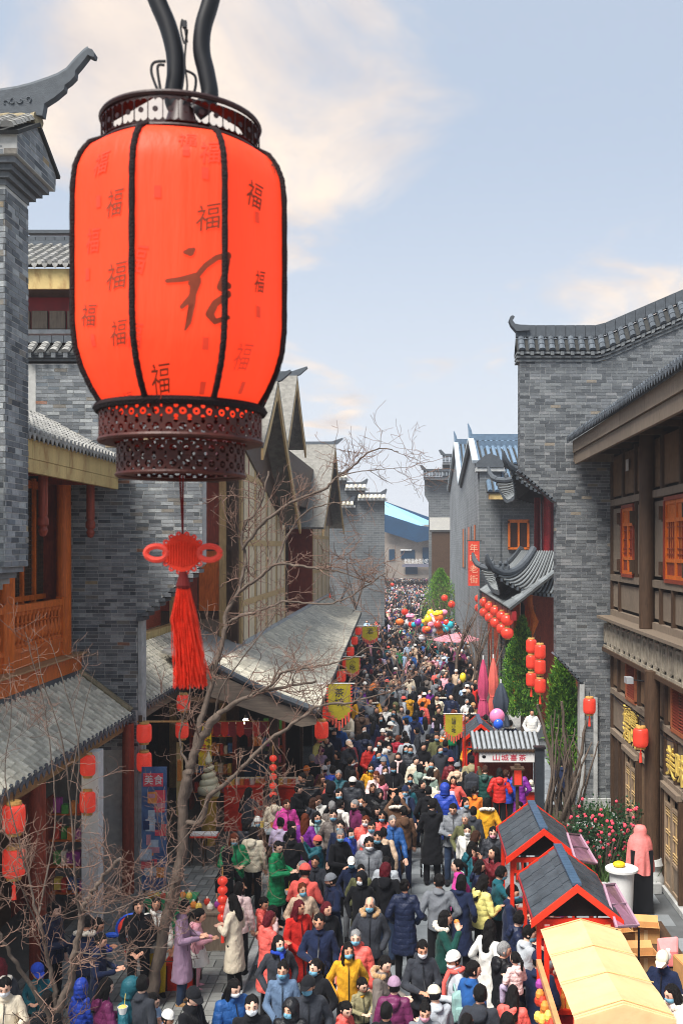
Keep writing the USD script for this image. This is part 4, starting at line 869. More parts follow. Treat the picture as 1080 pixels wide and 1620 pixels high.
# ------------------------------------------------------------------ bare trees
BARK = M('bark', '#5f534a', 0.9, 0.35, 9, 0.8, 40, stretch=(1, 1, .35))
TWIG = M('twig', '#70584c', 0.85, 0.35, 3)
def smooth_path(pts, k=5):
    pts = np.asarray(pts, float); n = len(pts)
    if n < 3: return lerp(pts[0], pts[-1], np.linspace(0, 1, k)[:, None])
    out = []
    for i in range(n - 1):
        p0, p1, p2, p3 = pts[max(i - 1, 0)], pts[i], pts[i + 1], pts[min(i + 2, n - 1)]
        for t in np.linspace(0, 1, k, endpoint=False):
            out.append(.5 * ((2 * p1) + (-p0 + p2) * t + (2 * p0 - 5 * p1 + 4 * p2 - p3) * t * t + (-p0 + 3 * p1 - 3 * p2 + p3) * t ** 3))
    return np.array(out + [pts[-1]])
def twigs(rng, path, rad, dens, length, depth, out, up=.35, thin=.004):
    seg = np.linalg.norm(np.diff(path, axis=0), axis=1); tot = seg.sum(); cum = np.concatenate([[0], np.cumsum(seg)])
    for _ in range(rng.poisson(dens * tot)):
        s = rng.uniform(.12, 1) * tot; i = min(np.searchsorted(cum, s) - 1, len(seg) - 1); i = max(i, 0)
        p = lerp(path[i], path[i + 1], (s - cum[i]) / max(seg[i], 1e-6)); t = nrm(path[i + 1] - path[i])
        d = nrm(t * rng.uniform(.2, .9) + rng.normal(0, .75, 3) + [0, 0, up]); L = length * rng.uniform(.35, 1.2)
        q = [p]; k = 5
        for _ in range(k):
            d = nrm(d + rng.normal(0, .22, 3) + [0, 0, .03]); q.append(q[-1] + d * L / k)
        r0 = min(max(thin * (1 + depth * .7), .0035), rad * .8)
        out.append(tube(q, np.linspace(r0, .0028, k + 1), 4 if depth else 3, False))
        if depth: twigs(rng, np.array(q), r0, 7.5, length * .55, depth - 1, out, up * .7, thin)
def tree(name, label, base, limbs, seed, group=None, dens=2.6, tl=.75, depth=2):
    rng = np.random.default_rng(seed)
    t = thing(name, label, 'tree', base, group)
    tw = []
    for k, (pts, r0, r1, tk) in enumerate(limbs):
        path = smooth_path(pts); n = len(path)
        path[1:-1] += rng.normal(0, 1, (n - 2, 3)) * min(.012, r0 * .25)
        rad = np.linspace(r0, r1, n) * rng.uniform(.88, 1.13, n)
        part(t, 'trunk' if k == 0 else 'limb', tube(path, rad, 10 if r0 > .04 else 6), BARK, smooth=60)
        if tk: twigs(rng, path, r1, dens * tk, tl, depth, tw)
    part(t, 'twigs', cat(tw), TWIG, kind='stuff')
    return t
def L(pts, r0, r1, tk=1.0): return ([at(*p) for p in pts], r0 * .58, r1 * .7, tk * .9)
D = 15.6
tree('bare_tree', 'tall leafless tree whose grey trunk rises before the left shops, branches over the street', at(236, 1600, D), [
    L([(236, 1600, D), (250, 1520, D), (266, 1450, D), (281, 1385, D), (289, 1330, D), (289, 1261, D), (297, 1225, D), (304, 1204, D), (324, 1158, D), (345, 1130, D - .1)], .165, .085, .4),
    L([(345, 1130, D - .1), (372, 1112, D - .2), (407, 1098, D - .3), (450, 1088, D - .5), (500, 1078, D - .7)], .075, .02),
    L([(304, 1204, D), (318, 1140, D + .2), (334, 1088, D + .3), (352, 1010, D + .4), (360, 970, D + .5), (378, 935, D + .5), (388, 890, D + .6), (384, 840, D + .7), (410, 800, D + .8), (425, 745, D + .9)], .085, .02),
    L([(374, 941, D + .5), (408, 915, D + .3), (436, 893, D + .2), (470, 895, D), (497, 899, D - .1), (525, 903, D - .2), (549, 908, D - .2), (590, 925, D - .3)], .05, .012),
    L([(436, 893, D + .2), (446, 868, D + .3), (454, 848, D + .3), (481, 812, D + .3), (515, 798, D + .2), (538, 797, D + .2), (560, 818, D + .1)], .035, .008, .7),
    L([(384, 870, D + .6), (412, 832, D + .5), (440, 808, D + .4), (474, 789, D + .3), (512, 774, D + .2), (531, 755, D + .2), (556, 740, D + .2), (574, 722, D + .2), (588, 713, D + .2), (610, 710, D + .2), (630, 715, D + .3)], .048, .009, .7),
    L([(588, 713, D + .2), (600, 708, D), (602, 693, D), (605, 680, D)], .012, .005, .6),
    L([(529, 757, D + .2), (556, 748, D), (584, 744, D - .1), (612, 742, D - .1), (644, 739, D - .1)], .018, .005, .6),
    L([(584, 744, D - .1), (602, 756, D - .1), (622, 766, D - .2)], .01, .004, .5),
    L([(362, 985, D + .4), (380, 975, D + .2), (399, 970, D + .1), (422, 962, D), (448, 952, D), (480, 954, D - .2), (515, 956, D - .3), (545, 948, D - .4), (575, 930, D - .4), (600, 912, D - .5), (612, 905, D - .5)], .045, .009, .8),
    L([(400, 1098, D - .3), (431, 1083, D - .5), (444, 1066, D - .6), (462, 1060, D - .7), (490, 1056, D - .8), (522, 1051, D - .9), (540, 1045, D - 1), (557, 1041, D - 1), (585, 1025, D - 1), (620, 1030, D - 1.1), (650, 1042, D - 1.1)], .04, .008, .7),
    L([(431, 1083, D - .5), (440, 1060, D - .6), (448, 1052, D - .6)], .02, .006, .5),
    L([(462, 1060, D - .7), (500, 1046, D - .8), (520, 1028, D - .9), (534, 1027, D - 1)], .012, .005, .5),
    L([(289, 1300, D), (318, 1300, D - .1), (330, 1261, D - .2), (366, 1233, D - .3), (397, 1199, D - .4), (438, 1163, D - .5), (477, 1137, D - .7), (505, 1117, D - .8), (557, 1110, D - 1), (600, 1100, D - 1.1), (640, 1085, D - 1.2)], .075, .012, 1),
    L([(289, 1270, D), (301, 1250, D + .1), (297, 1215, D + .2), (288, 1190, D + .3), (285, 1160, D + .4), (300, 1095, D + .5), (310, 1010, D + .6)], .055, .012, .7),
    L([(338, 1137, D), (350, 1090, D - .3), (385, 1040, D - .5), (430, 980, D - .6), (446, 940, D - .7)], .028, .006, .5),
    L([(285, 1390, D), (250, 1410, D - .3), (190, 1425, D - .5), (120, 1440, D - .7), (60, 1470, D - .8)], .03, .006, 1.2),
    L([(330, 1261, D - .2), (290, 1330, D - .7), (210, 1395, D - 1), (150, 1420, D - 1.2)], .02, .005, 1.2),
    L([(397, 1199, D - .4), (430, 1230, D - .7), (440, 1290, D - .9), (380, 1330, D - 1), (330, 1362, D - 1.1)], .014, .005, 1.3)], 11, dens=5.6)
D = 12.6
tree('bare_tree', 'leafless forked tree with thin upright shoots before the near left awning', at(92, 1760, D), [
    L([(84, 1760, D), (86, 1690, D), (88, 1618, D), (95, 1585, D), (111, 1554, D), (119, 1507, D), (126, 1470, D), (130, 1440, D), (140, 1420, D), (158, 1393, D), (192, 1358, D)], .11, .03, .8),
    L([(88, 1618, D), (88, 1576, D), (82, 1545, D), (72, 1495, D), (60, 1450, D), (48, 1400, D), (30, 1330, D)], .06, .014, 1),
    L([(86, 1650, D), (75, 1604, D - .2), (36, 1540, D - .4), (17, 1509, D - .5), (-4, 1472, D - .6), (-30, 1440, D - .6)], .055, .02, .8),
    L([(128, 1455, D), (120, 1400, D - .2), (116, 1340, D - .3), (110, 1250, D - .4), (95, 1160, D - .5), (70, 1085, D - .6), (56, 1015, D - .6)], .028, .005, .5),
    L([(60, 1450, D), (75, 1380, D + .2), (88, 1290, D + .3), (80, 1190, D + .4), (66, 1100, D + .4), (40, 1000, D + .4)], .024, .005, .5),
    L([(30, 1330, D), (8, 1230, D), (18, 1130, D), (14, 1040, D)], .014, .004, .5),
    L([(116, 1340, D - .3), (122, 1250, D - .4), (124, 1170, D - .5), (100, 1080, D - .5), (78, 1010, D - .5)], .018, .004, .4),
    L([(110, 1250, D - .4), (130, 1140, D - .3), (150, 1060, D - .3)], .012, .004, .5),
    L([(130, 1440, D), (170, 1445, D - .3), (215, 1425, D - .5), (268, 1412, D - .6)], .02, .005, 1.2),
    L([(119, 1507, D), (160, 1510, D - .3), (220, 1500, D - .5), (270, 1500, D - .6)], .016, .005, 1),
    L([(72, 1495, D), (40, 1420, D - .4), (20, 1370, D - .5)], .02, .005, 1.2)], 12, dens=7.0, tl=.62)
# street trees further down, reddish and bare
for i, (u, v0, v1, d, s) in enumerate([(560, 960, 880, 68, 3.2), (590, 930, 890, 88, 3.6), (530, 965, 900, 66, 2.6), (720, 1040, 950, 47, 2.2), (748, 1050, 960, 42, 2.0), (700, 1000, 935, 58, 2.4), (770, 1075, 985, 38, 1.8), (612, 920, 888, 110, 3.5)]):
    b = at(u, 0, d) * [1, 1, 0]; hgt = H - (v1 - V0) * d / F; rg = np.random.default_rng(90 + i)
    limbs = [([b, b + [.05, 0, hgt * .3], b + [.1, 0, hgt * .5]], .09, .06, .2)]
    for k in range(7):
        a = rg.uniform(0, 6.28); e = b + [.1, 0, hgt * .45]; rr2 = s * rg.uniform(.3, .55)
        limbs.append(([e, e + [math.cos(a) * rr2 * .4, math.sin(a) * rr2 * .4, hgt * .2], e + [math.cos(a) * rr2, math.sin(a) * rr2, hgt * rg.uniform(.35, .55)]], .045, .012, 1))
    tree('street_tree', ['reddish bare street tree left beyond the timber house', 'second bare tree nearer the stepped firewall', 'small bare tree against the firewall foot', 'dark bare tree beside the pink open parasol', 'bare tree before the red lantern rows', 'bare tree right of the balloon bunch', 'low bare tree behind the two closed pink parasols', 'farthest bare tree below the blue roofed hall'][i], b, limbs, 60 + i, 'bare street trees', dens=1.6, tl=.9, depth=1)

# evergreens
LEAFS = [M('evergreen_light', '#7fae3c', 0.7, 0.3, 6, trl=.35, island=.3), M('evergreen_dark', '#3f7030', 0.7, 0.35, 6, trl=.3, island=.3)]
def cypress(label, base, h, r, seed, mats=LEAFS, n=11000, wood=True):
    rng = np.random.default_rng(seed)
    t = thing('cypress', label, 'tree', base, 'small evergreens by the right hand shops')
    b = np.asarray(base, float)
    part(t, 'trunk', tube([b, b + [.02, 0, h * .4], b + [0, 0, h * .9]], [.08, .06, .02], 8), BARK)
    for mi, (a, bb) in enumerate(((0, .55), (.55, 1))):
        m = int(n * (bb - a)); z = rng.uniform(.16, 1, m) ** .85; th = rng.uniform(0, 2 * np.pi, m)
        lump = .8 + .32 * np.sin(th * 3 + z * 9 + seed) * np.cos(z * 13 + th * 2) + rng.normal(0, .07, m)
        prof = np.where(z < .35, .62 + z * 1.05, 1.0 - (np.clip(z - .35, 0, 1) / .65) ** 1.7 * .93)
        rad = r * prof * lump * np.sqrt(rng.uniform(.35 if mi else .05, 1, m))
        c = b + np.stack([rad * np.cos(th), rad * np.sin(th), z * h], 1)
        d = np.stack([np.cos(th) * .5, np.sin(th) * .5, rng.uniform(.5, 1.3, m)], 1) + rng.normal(0, .35, (m, 3)); d /= np.linalg.norm(d, axis=1, keepdims=True)
        s = np.cross(d, rng.normal(0, 1, (m, 3))); s /= np.linalg.norm(s, axis=1, keepdims=True)
        ln, wd = rng.uniform(.08, .17, m)[:, None], rng.uniform(.018, .035, m)[:, None]
        V = np.stack([c - s * wd, c + s * wd, c + d * ln], 1).reshape(-1, 3)
        tone(part(t, 'crown', (V, np.arange(3 * m).reshape(-1, 3)), mats[1 - mi], kind='stuff'), [3] * m)
cypress('taller dark green cypress behind the two hanging lantern strings', at(826, 1165, 37.0) * [1, 1, 0], 4.5, .85, 1)
cypress('bright green bushy cypress against the shoulder of the tall brick wall', at(893, 0, 28.4) * [1, 1, 0], 4.5, .62, 2)
cypress('hazy olive green conifer further down the street on its right side', at(697, 0, 78) * [1, 1, 0], 5.4, 2.1, 3, n=7000)

# bare shrub stems in the planter
for i, (pts, lab) in enumerate([([(905, 1312, 25.2), (908, 1240, 25.2), (921, 1180, 25.2), (926, 1140, 25.2)], 'knobbly bare shrub whose right stem reaches the single lantern'), ([(893, 1300, 24.2), (897, 1230, 24.2), (893, 1170, 24.2), (888, 1110, 24.2)], 'bare brown pollarded shrub with knotted top before the bushy cypress'), ([(870, 1290, 24), (874, 1220, 24), (862, 1160, 24), (850, 1115, 24)], 'leaning bare shrub beside the dark post')]):
    P0 = [at(*p) for p in pts]; rg = np.random.default_rng(40 + i); lim = [(P0, .055, .03, .5)]
    for k in range(6):
        a = P0[0] + [rg.uniform(-.25, .25), rg.uniform(-.2, .2), 0]; c = P0[1] + [rg.uniform(-.35, .35), rg.uniform(-.2, .2), rg.uniform(-.2, .3)]
        lim.append(([a, c, c + [rg.uniform(-.3, .3), 0, rg.uniform(.6, 1.3)]], .036, .014, .5))
    tree('bare_shrub', lab, P0[0] * [1, 1, 0], lim, 45 + i, 'bare shrubs in the planter', dens=.8, tl=.3, depth=0)
# camellia
cm = thing('camellia_bush', 'dark green camellia bush covered in pink blossoms at the shop house foot', 'bush', (4.1, 21.6, 0))
rg = np.random.default_rng(9); lv = []; fl = []
part(cm, 'stem', cat([tube([[4.1, 21.6, 0], [4.1 + a, 21.6 + b, .5], [4.1 + 2 * a, 21.6 + 2 * b, 1.1]], [.03, .02, .01], 5) for a, b in rg.uniform(-.2, .2, (7, 2))]), BARK)
lobes = rg.uniform([3.5, 21.1, .45], [4.75, 22.5, 1.35], (16, 3))
V = []
for c in lobes:
    p = rg.normal(0, 1, (170, 3)); p = p / np.linalg.norm(p, axis=1, keepdims=True) * rg.uniform(.15, .36, (170, 1)); V.append(c + p)
c = np.vstack(V); m = len(c); d = rg.normal(0, 1, (m, 3)) + [0, -.3, .5]; d /= np.linalg.norm(d, axis=1, keepdims=True); s = np.cross(d, rg.normal(0, 1, (m, 3))); s /= np.linalg.norm(s, axis=1, keepdims=True)
ln = rg.uniform(.05, .09, (m, 1)); V = np.stack([c, c + d * ln * .5 + s * ln * .3, c + d * ln, c + d * ln * .5 - s * ln * .3], 1).reshape(-1, 3); i = np.arange(m) * 4
part(cm, 'leaves', (V, np.vstack([np.stack([i, i + 1, i + 2], 1), np.stack([i, i + 2, i + 3], 1)])), M('camellia_leaf', '#2d5535', 0.4, 0.4, 8, trl=.15, island=.35), kind='stuff')
PINK = M('camellia_pink', '#e8566a', 0.6, 0.2, 20)
for k in range(95):
    l = lobes[rg.integers(16)]; p = l + nrm(rg.normal(0, 1, 3) + [-.3, -.9, .5]) * .36
    part(cm, 'blossom', cat([ell(p + [math.cos(a) * .016, -.008, math.sin(a) * .016], .021, .015, .021, 6, 5) for a in np.arange(5) * 1.257] + [ell(p + [0, -.02, 0], .015, .012, .015, 6, 5)]), PINK)
pl = thing('planter', 'low stone planter edging under the shrubs and cypress', 'planter', (4, 25, 0))
part(pl, 'edge', cat([boxab(2.9, 4.5, 23.4, 23.6, 0, .35), boxab(2.9, 3.1, 23.6, 29.5, 0, .35), boxab(3.35, 5.1, 20.85, 21.0, 0, .2)]), STONEL)
part(pl, 'soil', boxab(3.1, 4.45, 23.6, 26.9, 0, .3), M('soil', '#3d352c', 0.95, 0.3, 8))
gv = rg.uniform([3.0, 21.0, .0], [5.1, 26.8, 0], (2600, 3)); d = rg.normal(0, .4, (2600, 3)) + [0, 0, 1]; s = rg.normal(0, .02, (2600, 3))
top('undergrowth', (np.stack([gv - s, gv + s, gv + d * rg.uniform(.15, .5, (2600, 1))], 1).reshape(-1, 3), np.arange(7800).reshape(-1, 3)), M('ground_leaf', '#46632f', 0.7, 0.4, 5, trl=.2, island=.3), 'low green undergrowth around the planter stones', 'plants')
stage.GetPrimAtPath('/World/undergrowth').SetCustomDataByKey('kind', 'stuff')
rgl = np.random.default_rng(12)
gv = rgl.uniform([-4.4, 11.8, .05], [-3.3, 13.6, .05], (1500, 3)); d = rgl.normal(0, .4, (1500, 3)) + [0, 0, 1]; s = rgl.normal(0, .012, (1500, 3))
top('grass', (np.stack([gv - s, gv + s, gv + d * rgl.uniform(.08, .25, (1500, 1))], 1).reshape(-1, 3), np.arange(4500).reshape(-1, 3)), M('grass_green', '#5f9a3a', 0.7, 0.3, 5, trl=.2, island=.3), 'bright green grass tuft by the foot of the left trees', 'grass')
stage.GetPrimAtPath('/World/grass').SetCustomDataByKey('kind', 'stuff')

# ------------------------------------------------------------------ the big red lantern close to the eye
LX, LY = (287 - U0) * 3 / F, 3.0
VIEW = math.atan2(-LX, LY)                           # the side of the lantern that looks at the camera
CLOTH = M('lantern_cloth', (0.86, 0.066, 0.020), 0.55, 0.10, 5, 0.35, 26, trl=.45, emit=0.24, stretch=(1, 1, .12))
INK = M('lantern_ink', (0.22, 0.035, 0.012), 0.8, 0.15, 30)
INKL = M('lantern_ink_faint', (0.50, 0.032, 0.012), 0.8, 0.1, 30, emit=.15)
FIL = M('lantern_filigree', '#2a1413', 0.45, 0.3, 30)
FILR = M('lantern_filigree_red', '#431a12', 0.5, 0.4, 30)
ROPE = M('lantern_rope', '#1c0d10', 0.85, 0.3, 90, 0.8, 200)
bl = thing('big_lantern', 'huge red cloth lantern with black ribs, filigree collars, knot and tassel in the foreground', 'lantern', (LX, LY, 7.28))
PR = [(.202, 8.234), (.230, 8.226), (.264, 8.207), (.287, 8.175), (.303, 8.135), (.310, 8.08), (.311, 7.90), (.310, 7.70), (.303, 7.635), (.286, 7.578), (.260, 7.525), (.232, 7.482)]
pz = np.array([p[1] for p in PR])[::-1]; pr = np.array([p[0] for p in PR])[::-1]
RIB0, NR = math.radians(-24) + VIEW, 8
def flat(phi):
    k = ((phi - RIB0) / (2 * math.pi / NR)) % 1.0
    return (np.cos(math.pi / NR) / np.cos((k - .5) * 2 * math.pi / NR)) ** 0.45
def surf(phi, z, off=0.0):
    phi, z = np.asarray(phi, float), np.asarray(z, float)
    r = np.interp(z, pz, pr) * flat(phi) / flat(np.array(RIB0)) + off
    return np.stack([LX + r * np.sin(phi), LY - r * np.cos(phi), z], -1)
zz = np.concatenate([np.linspace(8.234, 8.10, 9), np.linspace(8.05, 7.74, 5), np.linspace(7.70, 7.48, 11)])
for k in range(NR):
    ph = RIB0 + (k + np.linspace(0, 1, 13)) * 2 * math.pi / NR
    V = surf(*np.meshgrid(ph, zz)).reshape(-1, 3); n = 13; i = (np.arange(len(zz) - 1)[:, None] * n + np.arange(n - 1)).ravel()
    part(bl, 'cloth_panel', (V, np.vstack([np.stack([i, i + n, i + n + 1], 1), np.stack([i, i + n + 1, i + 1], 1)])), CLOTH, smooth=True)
for k in range(NR):
    p = RIB0 + k * 2 * math.pi / NR
    q = surf(np.full(60, p), np.interp(np.linspace(0, 1, 60), np.linspace(0, 1, len(zz)), zz), .004)
    part(bl, 'rib', tube(q, .0088 + .0007 * np.sin(np.arange(60) * 2.2), 7), ROPE, smooth=60)
def ring(r, z, t, n=64): return tube(np.array([[LX + r * math.sin(a), LY - r * math.cos(a), z] for a in np.linspace(0, 2 * math.pi, n + 1)]), t, 6, False)
part(bl, 'rim', ring(.205, 8.235, .010), ROPE); part(bl, 'rim', ring(.237, 7.478, .013), ROPE)
def collar(name, r, z0, z1, nfl, mat, rows=1, s=1.0):
    W = 2 * math.pi * r; strip = sbox(0, z0, W, z1); hol = []
    from shapely.geometry import Point
    hrow = (z1 - z0) / rows
    for row in range(rows):
        zc = z0 + hrow * (row + .5)
        for k in range(nfl):
            c = (k + .5) * W / nfl; a = W / nfl * .5; hh = hrow * .5 * s
            fl = sbox(c - a * .95, zc - hh * .56, c + a * .95, zc + hh * .56)
            for jx in (-.45, .45):
                for jz in (-1, 1): fl = fl.union(Point(c + a * jx, zc + jz * hh * .48).buffer(min(a * .46, hh * .34), 5))
            if s < 1: fl = Point(c, zc).buffer(a * .55, 5).union(Point(c + a, zc + hh * .75).buffer(a * .34, 4)).union(Point(c + a, zc - hh * .75).buffer(a * .34, 4))
            hol.append(fl.difference(Point(c, zc).buffer(a * (.36 if s >= 1 else .2), 6)))
    from shapely import union_all
    g = strip.difference(union_all(hol))
    out = []
    for p in getattr(g, 'geoms', [g]):
        m = trimesh.creation.extrude_polygon(p, .003, engine='earcut'); V, f = np.array(m.vertices), np.array(m.faces)
        for _ in range(2):
            e = np.abs(V[f[:, 0], 0] - V[f[:, 1], 0]), np.abs(V[f[:, 1], 0] - V[f[:, 2], 0]), np.abs(V[f[:, 2], 0] - V[f[:, 0], 0])
            big = np.max(e, 0) > .05
            if not big.any(): break
            V, f = trimesh.remesh.subdivide(V, f, np.nonzero(big)[0])
        a = V[:, 0] / r; rr3 = r + V[:, 2]
        out.append((np.stack([LX + rr3 * np.sin(a), LY - rr3 * np.cos(a), V[:, 1]], 1), f))
    part(bl, name, cat(out), mat)
collar('top_collar', .224, 8.226, 8.312, 34, FIL)
part(bl, 'rim', ring(.225, 8.314, .008), FIL); part(bl, 'rim', ring(.225, 8.226, .006), FIL)
collar('bottom_collar', .230, 7.388, 7.470, 40, FILR, 2, .95)
part(bl, 'rim', ring(.231, 7.386, .007), FILR)
part(bl, 'collar_step', lathe([(.19, 7.384), (.232, 7.384), (.232, 7.379), (.19, 7.379)], 48, (LX, LY, 0)), FILR)
collar('bottom_collar', .181, 7.290, 7.376, 32, FILR, 2, .95)
part(bl, 'rim', ring(.182, 7.288, .007), FILR)
part(bl, 'spoke', cat([rod((LX + .22 * math.cos(a), LY + .22 * math.sin(a), 8.240), (LX, LY, 8.28), .008, 5) for a in np.arange(4) * math.pi / 2 + .4]), FIL)
part(bl, 'hub', lathe([(0, 8.22), (.06, 8.225), (.08, 8.26), (.05, 8.31), (.03, 8.38), (0, 8.38)], 14, (LX, LY, 0)), FIL, smooth=50)
def onlantern(polys, u, v, wpx, hpx, mat, name, off=.0022):
    Rp = 173.0; ph0 = math.asin(max(-.97, min(.97, (u - 283) / Rp))) + VIEW; y = LY - .316 * math.cos(ph0); z0 = H - (v - V0) * y / F
    sw, out = 3 / F, []
    for g in polys:
        for q in getattr(g, 'geoms', [g]):
            if q.area < 1e-9: continue
            m = trimesh.creation.extrude_polygon(q, .0002, engine='earcut'); V, f = np.array(m.vertices), np.array(m.faces)
            V, f = trimesh.remesh.subdivide(V, f)
            out.append((surf(ph0 + V[:, 0] / .31, z0 + V[:, 1], off + V[:, 2]), f))
    if out: part(bl, name, cat(out), mat)
def char(u, v, w, h, mat=INK, ch='福'):
    from shapely import affinity
    r = random.Random(int(u * 7 + v)); w, h = w * .88, h * .9; sc = 3 / F
    g = MultiPolygon([p for q in glyph(ch, h * sc, w * sc) for p in getattr(q, 'geoms', [q])]).buffer(-.00022 * r.uniform(-1.2, 1.0)).buffer(.0009).buffer(-.0007)
    g = affinity.rotate(affinity.skew(affinity.translate(g, -w * sc / 2, -h * sc / 2), r.uniform(4, 16), r.uniform(-7, 7), origin=(0, 0)), r.uniform(-4, 9), origin=(0, 0))
    onlantern([g], u, v, w, h, mat, 'character')
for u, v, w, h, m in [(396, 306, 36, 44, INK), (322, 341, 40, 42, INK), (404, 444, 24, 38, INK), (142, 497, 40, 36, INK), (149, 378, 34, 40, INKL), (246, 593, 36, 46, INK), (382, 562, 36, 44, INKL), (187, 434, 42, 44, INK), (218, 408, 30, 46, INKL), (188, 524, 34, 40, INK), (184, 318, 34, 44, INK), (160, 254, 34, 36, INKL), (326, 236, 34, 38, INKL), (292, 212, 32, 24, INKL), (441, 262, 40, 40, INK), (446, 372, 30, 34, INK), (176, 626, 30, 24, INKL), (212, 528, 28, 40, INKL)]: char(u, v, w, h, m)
from shapely.geometry import LineString
def brush(pts):
    gs = None
    for (a, b) in zip(pts[:-1], pts[1:]):
        A = np.array(a[:2], float); B = np.array(b[:2], float); d = nrm(np.append(B - A, 0))[:2]; n = np.array([-d[1], d[0]])
        from shapely.geometry import Point
        g = Polygon([A + n * a[2], B + n * b[2], B - n * b[2], A - n * a[2]]).buffer(0).union(Point(*A).buffer(a[2], 4)).union(Point(*B).buffer(b[2], 4))
        gs = g if gs is None else gs.union(g)
    return gs
from shapely import affinity
strokes = [[(289, 404, 3), (296, 403, 6), (301, 399, 3)], [(263, 446, 3), (283, 443, 4), (304, 437, 5), (309, 441, 3)], [(297, 448, 4), (318, 421, 4), (334, 408, 4), (352, 402, 5)], [(307, 444, 5), (298, 468, 5), (284, 482, 3)],
           [(301, 446, 5), (299, 475, 5), (294, 503, 4), (289, 514, 1.5)], [(352, 408, 3), (346, 432, 5), (340, 450, 6), (352, 446, 5)], [(352, 458, 5), (332, 474, 5), (324, 490, 6), (332, 500, 4), (352, 492, 3)]]
onlantern([affinity.scale(affinity.translate(brush(s), -308, -456), 3 / F, -3 / F, origin=(0, 0)) for s in strokes], 308, 456, 90, 120, INK, 'brush_character')
for u, v in [(248, 300), (318, 271), (320, 541), (158, 316), (141, 432), (146, 536), (400, 342), (402, 492), (396, 610), (290, 232), (322, 608)]:
    onlantern([sbox(-.009, -.016, .009, .016)], u, v, 10, 18, INKL, 'seal', .0018)
# cord, knot and tassel
REDC = M('cord_red', (0.78, 0.045, 0.018), 0.75, 0.12, 60, 0.2, 200, trl=.25)
KN = lambda u, v, dy=0.0: at(u, v, 3.0) + [0, dy, 0]
for du in (-2.5, 2.5): part(bl, 'cord', tube([KN(287 + du, 752), KN(288 + du * .5, 800), KN(289, 850)], .0028, 6), M('cord_dark', '#5d0f0e', 0.8, 0.2, 60))
plate = [(262, 862), (275, 848), (289, 845), (303, 848), (316, 860), (320, 875), (314, 890), (300, 902), (288, 905), (274, 900), (262, 888), (257, 875)]
part(bl, 'knot', extr([KN(*p)[[0, 2]] for p in plate], 2.993, 3.007), REDC)
part(bl, 'knot_cords', cat([tube([KN(266 + k * 4.2, 856 + abs(k - 5.5) * 1.2, -.008), KN(266 + k * 4.2, 896 - abs(k - 5.5) * 1.2, -.008)], .0026, 5) for k in range(12)]), REDC)
lp = []
for (u, v, a, r1, r2) in [(248, 875, 0, 17, 11), (331, 875, 0, 17, 11)]:
    an = np.linspace(0, 2 * math.pi, 25); lp.append(tube([KN(u + r1 * math.cos(b), v + r2 * math.sin(b), -.003) for b in an], .009, 7, False))
for k in range(16):
    b = k / 16 * 2 * math.pi + .2
    if abs(math.sin(b)) < .35: continue
    u, v = 289 + 29 * math.cos(b), 875 + 27 * math.sin(b); an = np.linspace(0, 2 * math.pi, 11); d = np.array([math.cos(b), math.sin(b)])
    lp.append(tube([KN(u + d[0] * 6.5 * math.cos(c) - d[1] * 3.4 * math.sin(c), v + d[1] * 6.5 * math.cos(c) + d[0] * 3.4 * math.sin(c)) for c in an], .0034, 5, False))
pieces(bl, 'knot_loop', lp, M('knot_pink', (0.85, 0.09, 0.06), 0.7, 0.1, 60, trl=.3))
part(bl, 'tassel_head', lathe([(0, .0), (.012, .0), (.016, -.02), (.022, -.04), (.019, -.05), (0, -.05)], 12, KN(290, 905)), M('cord_dark', '#5d0f0e', 0.8, 0.2, 60))
rg = np.random.default_rng(5); st = []
for k in range(430):
    a, r0, r1 = rg.uniform(0, 6.28), .018 * math.sqrt(rg.uniform(0, 1)), .043 * math.sqrt(rg.uniform(0.02, 1))
    p = KN(290, 926) + [r0 * math.cos(a), r0 * math.sin(a), 0]; e = KN(302 + rg.normal(0, 2), 1080 + rg.uniform(-16, 9)) + [r1 * math.cos(a) * 1.05, r1 * math.sin(a), 0]
    m1 = lerp(p, e, .35) + [(r1 - r0) * math.cos(a) * .35 - .006, 0, 0] + rg.normal(0, .003, 3); m2 = lerp(p, e, .7) + rg.normal(0, .004, 3)
    st.append(tube([p, m1 + rg.normal(0, .0015, 3), m2 + rg.normal(0, .003, 3), e + [rg.normal(0, .004), 0, 0]], .0014, 3))
part(bl, 'tassel', cat(st), REDC)
ir = thing('lantern_bracket', 'two black curved iron arms with thin wires holding the big lantern from above', 'bracket', (LX, LY, 8.4))
B3 = lambda u, v, d=3.0: at(u + 4, v + 6, d)
part(ir, 'arm', tube(smooth_path([B3(231, -40), B3(247, 0), B3(262, 36), B3(272, 75), B3(274, 110), B3(270, 150), B3(280, 172)], 6), .0265, 12), BLACK, smooth=60)
part(ir, 'arm', tube(smooth_path([B3(338, -40), B3(328, 0), B3(317, 38), B3(315, 75), B3(323, 112), B3(327, 150), B3(305, 172)], 6), .0255, 12), BLACK, smooth=60)
part(ir, 'cross_bar', tube([B3(220, -42), B3(350, -42)], .03, 10), BLACK)
part(ir, 'wire', tube(smooth_path([B3(292, 60, 2.97), B3(285, 25, 2.97), B3(282, 40, 2.97), B3(288, 62, 2.97), B3(292, 40, 2.97), B3(288, 90, 2.97), B3(292, 130, 2.97), B3(285, 160, 2.97)], 8), .0032, 5), BLACK)
part(ir, 'wire', tube(smooth_path([B3(258, 90, 2.96), B3(240, 92, 2.96), B3(235, 105, 2.96), B3(242, 128, 2.96), B3(250, 140, 2.96), B3(245, 100, 2.96), B3(256, 96, 2.96)], 8), .0042, 5), BLACK)
part(ir, 'wire', tube(smooth_path([B3(290, 105, 2.96), B3(305, 115, 2.96), B3(303, 140, 2.96), B3(290, 150, 2.96)], 8), .0042, 5), BLACK)
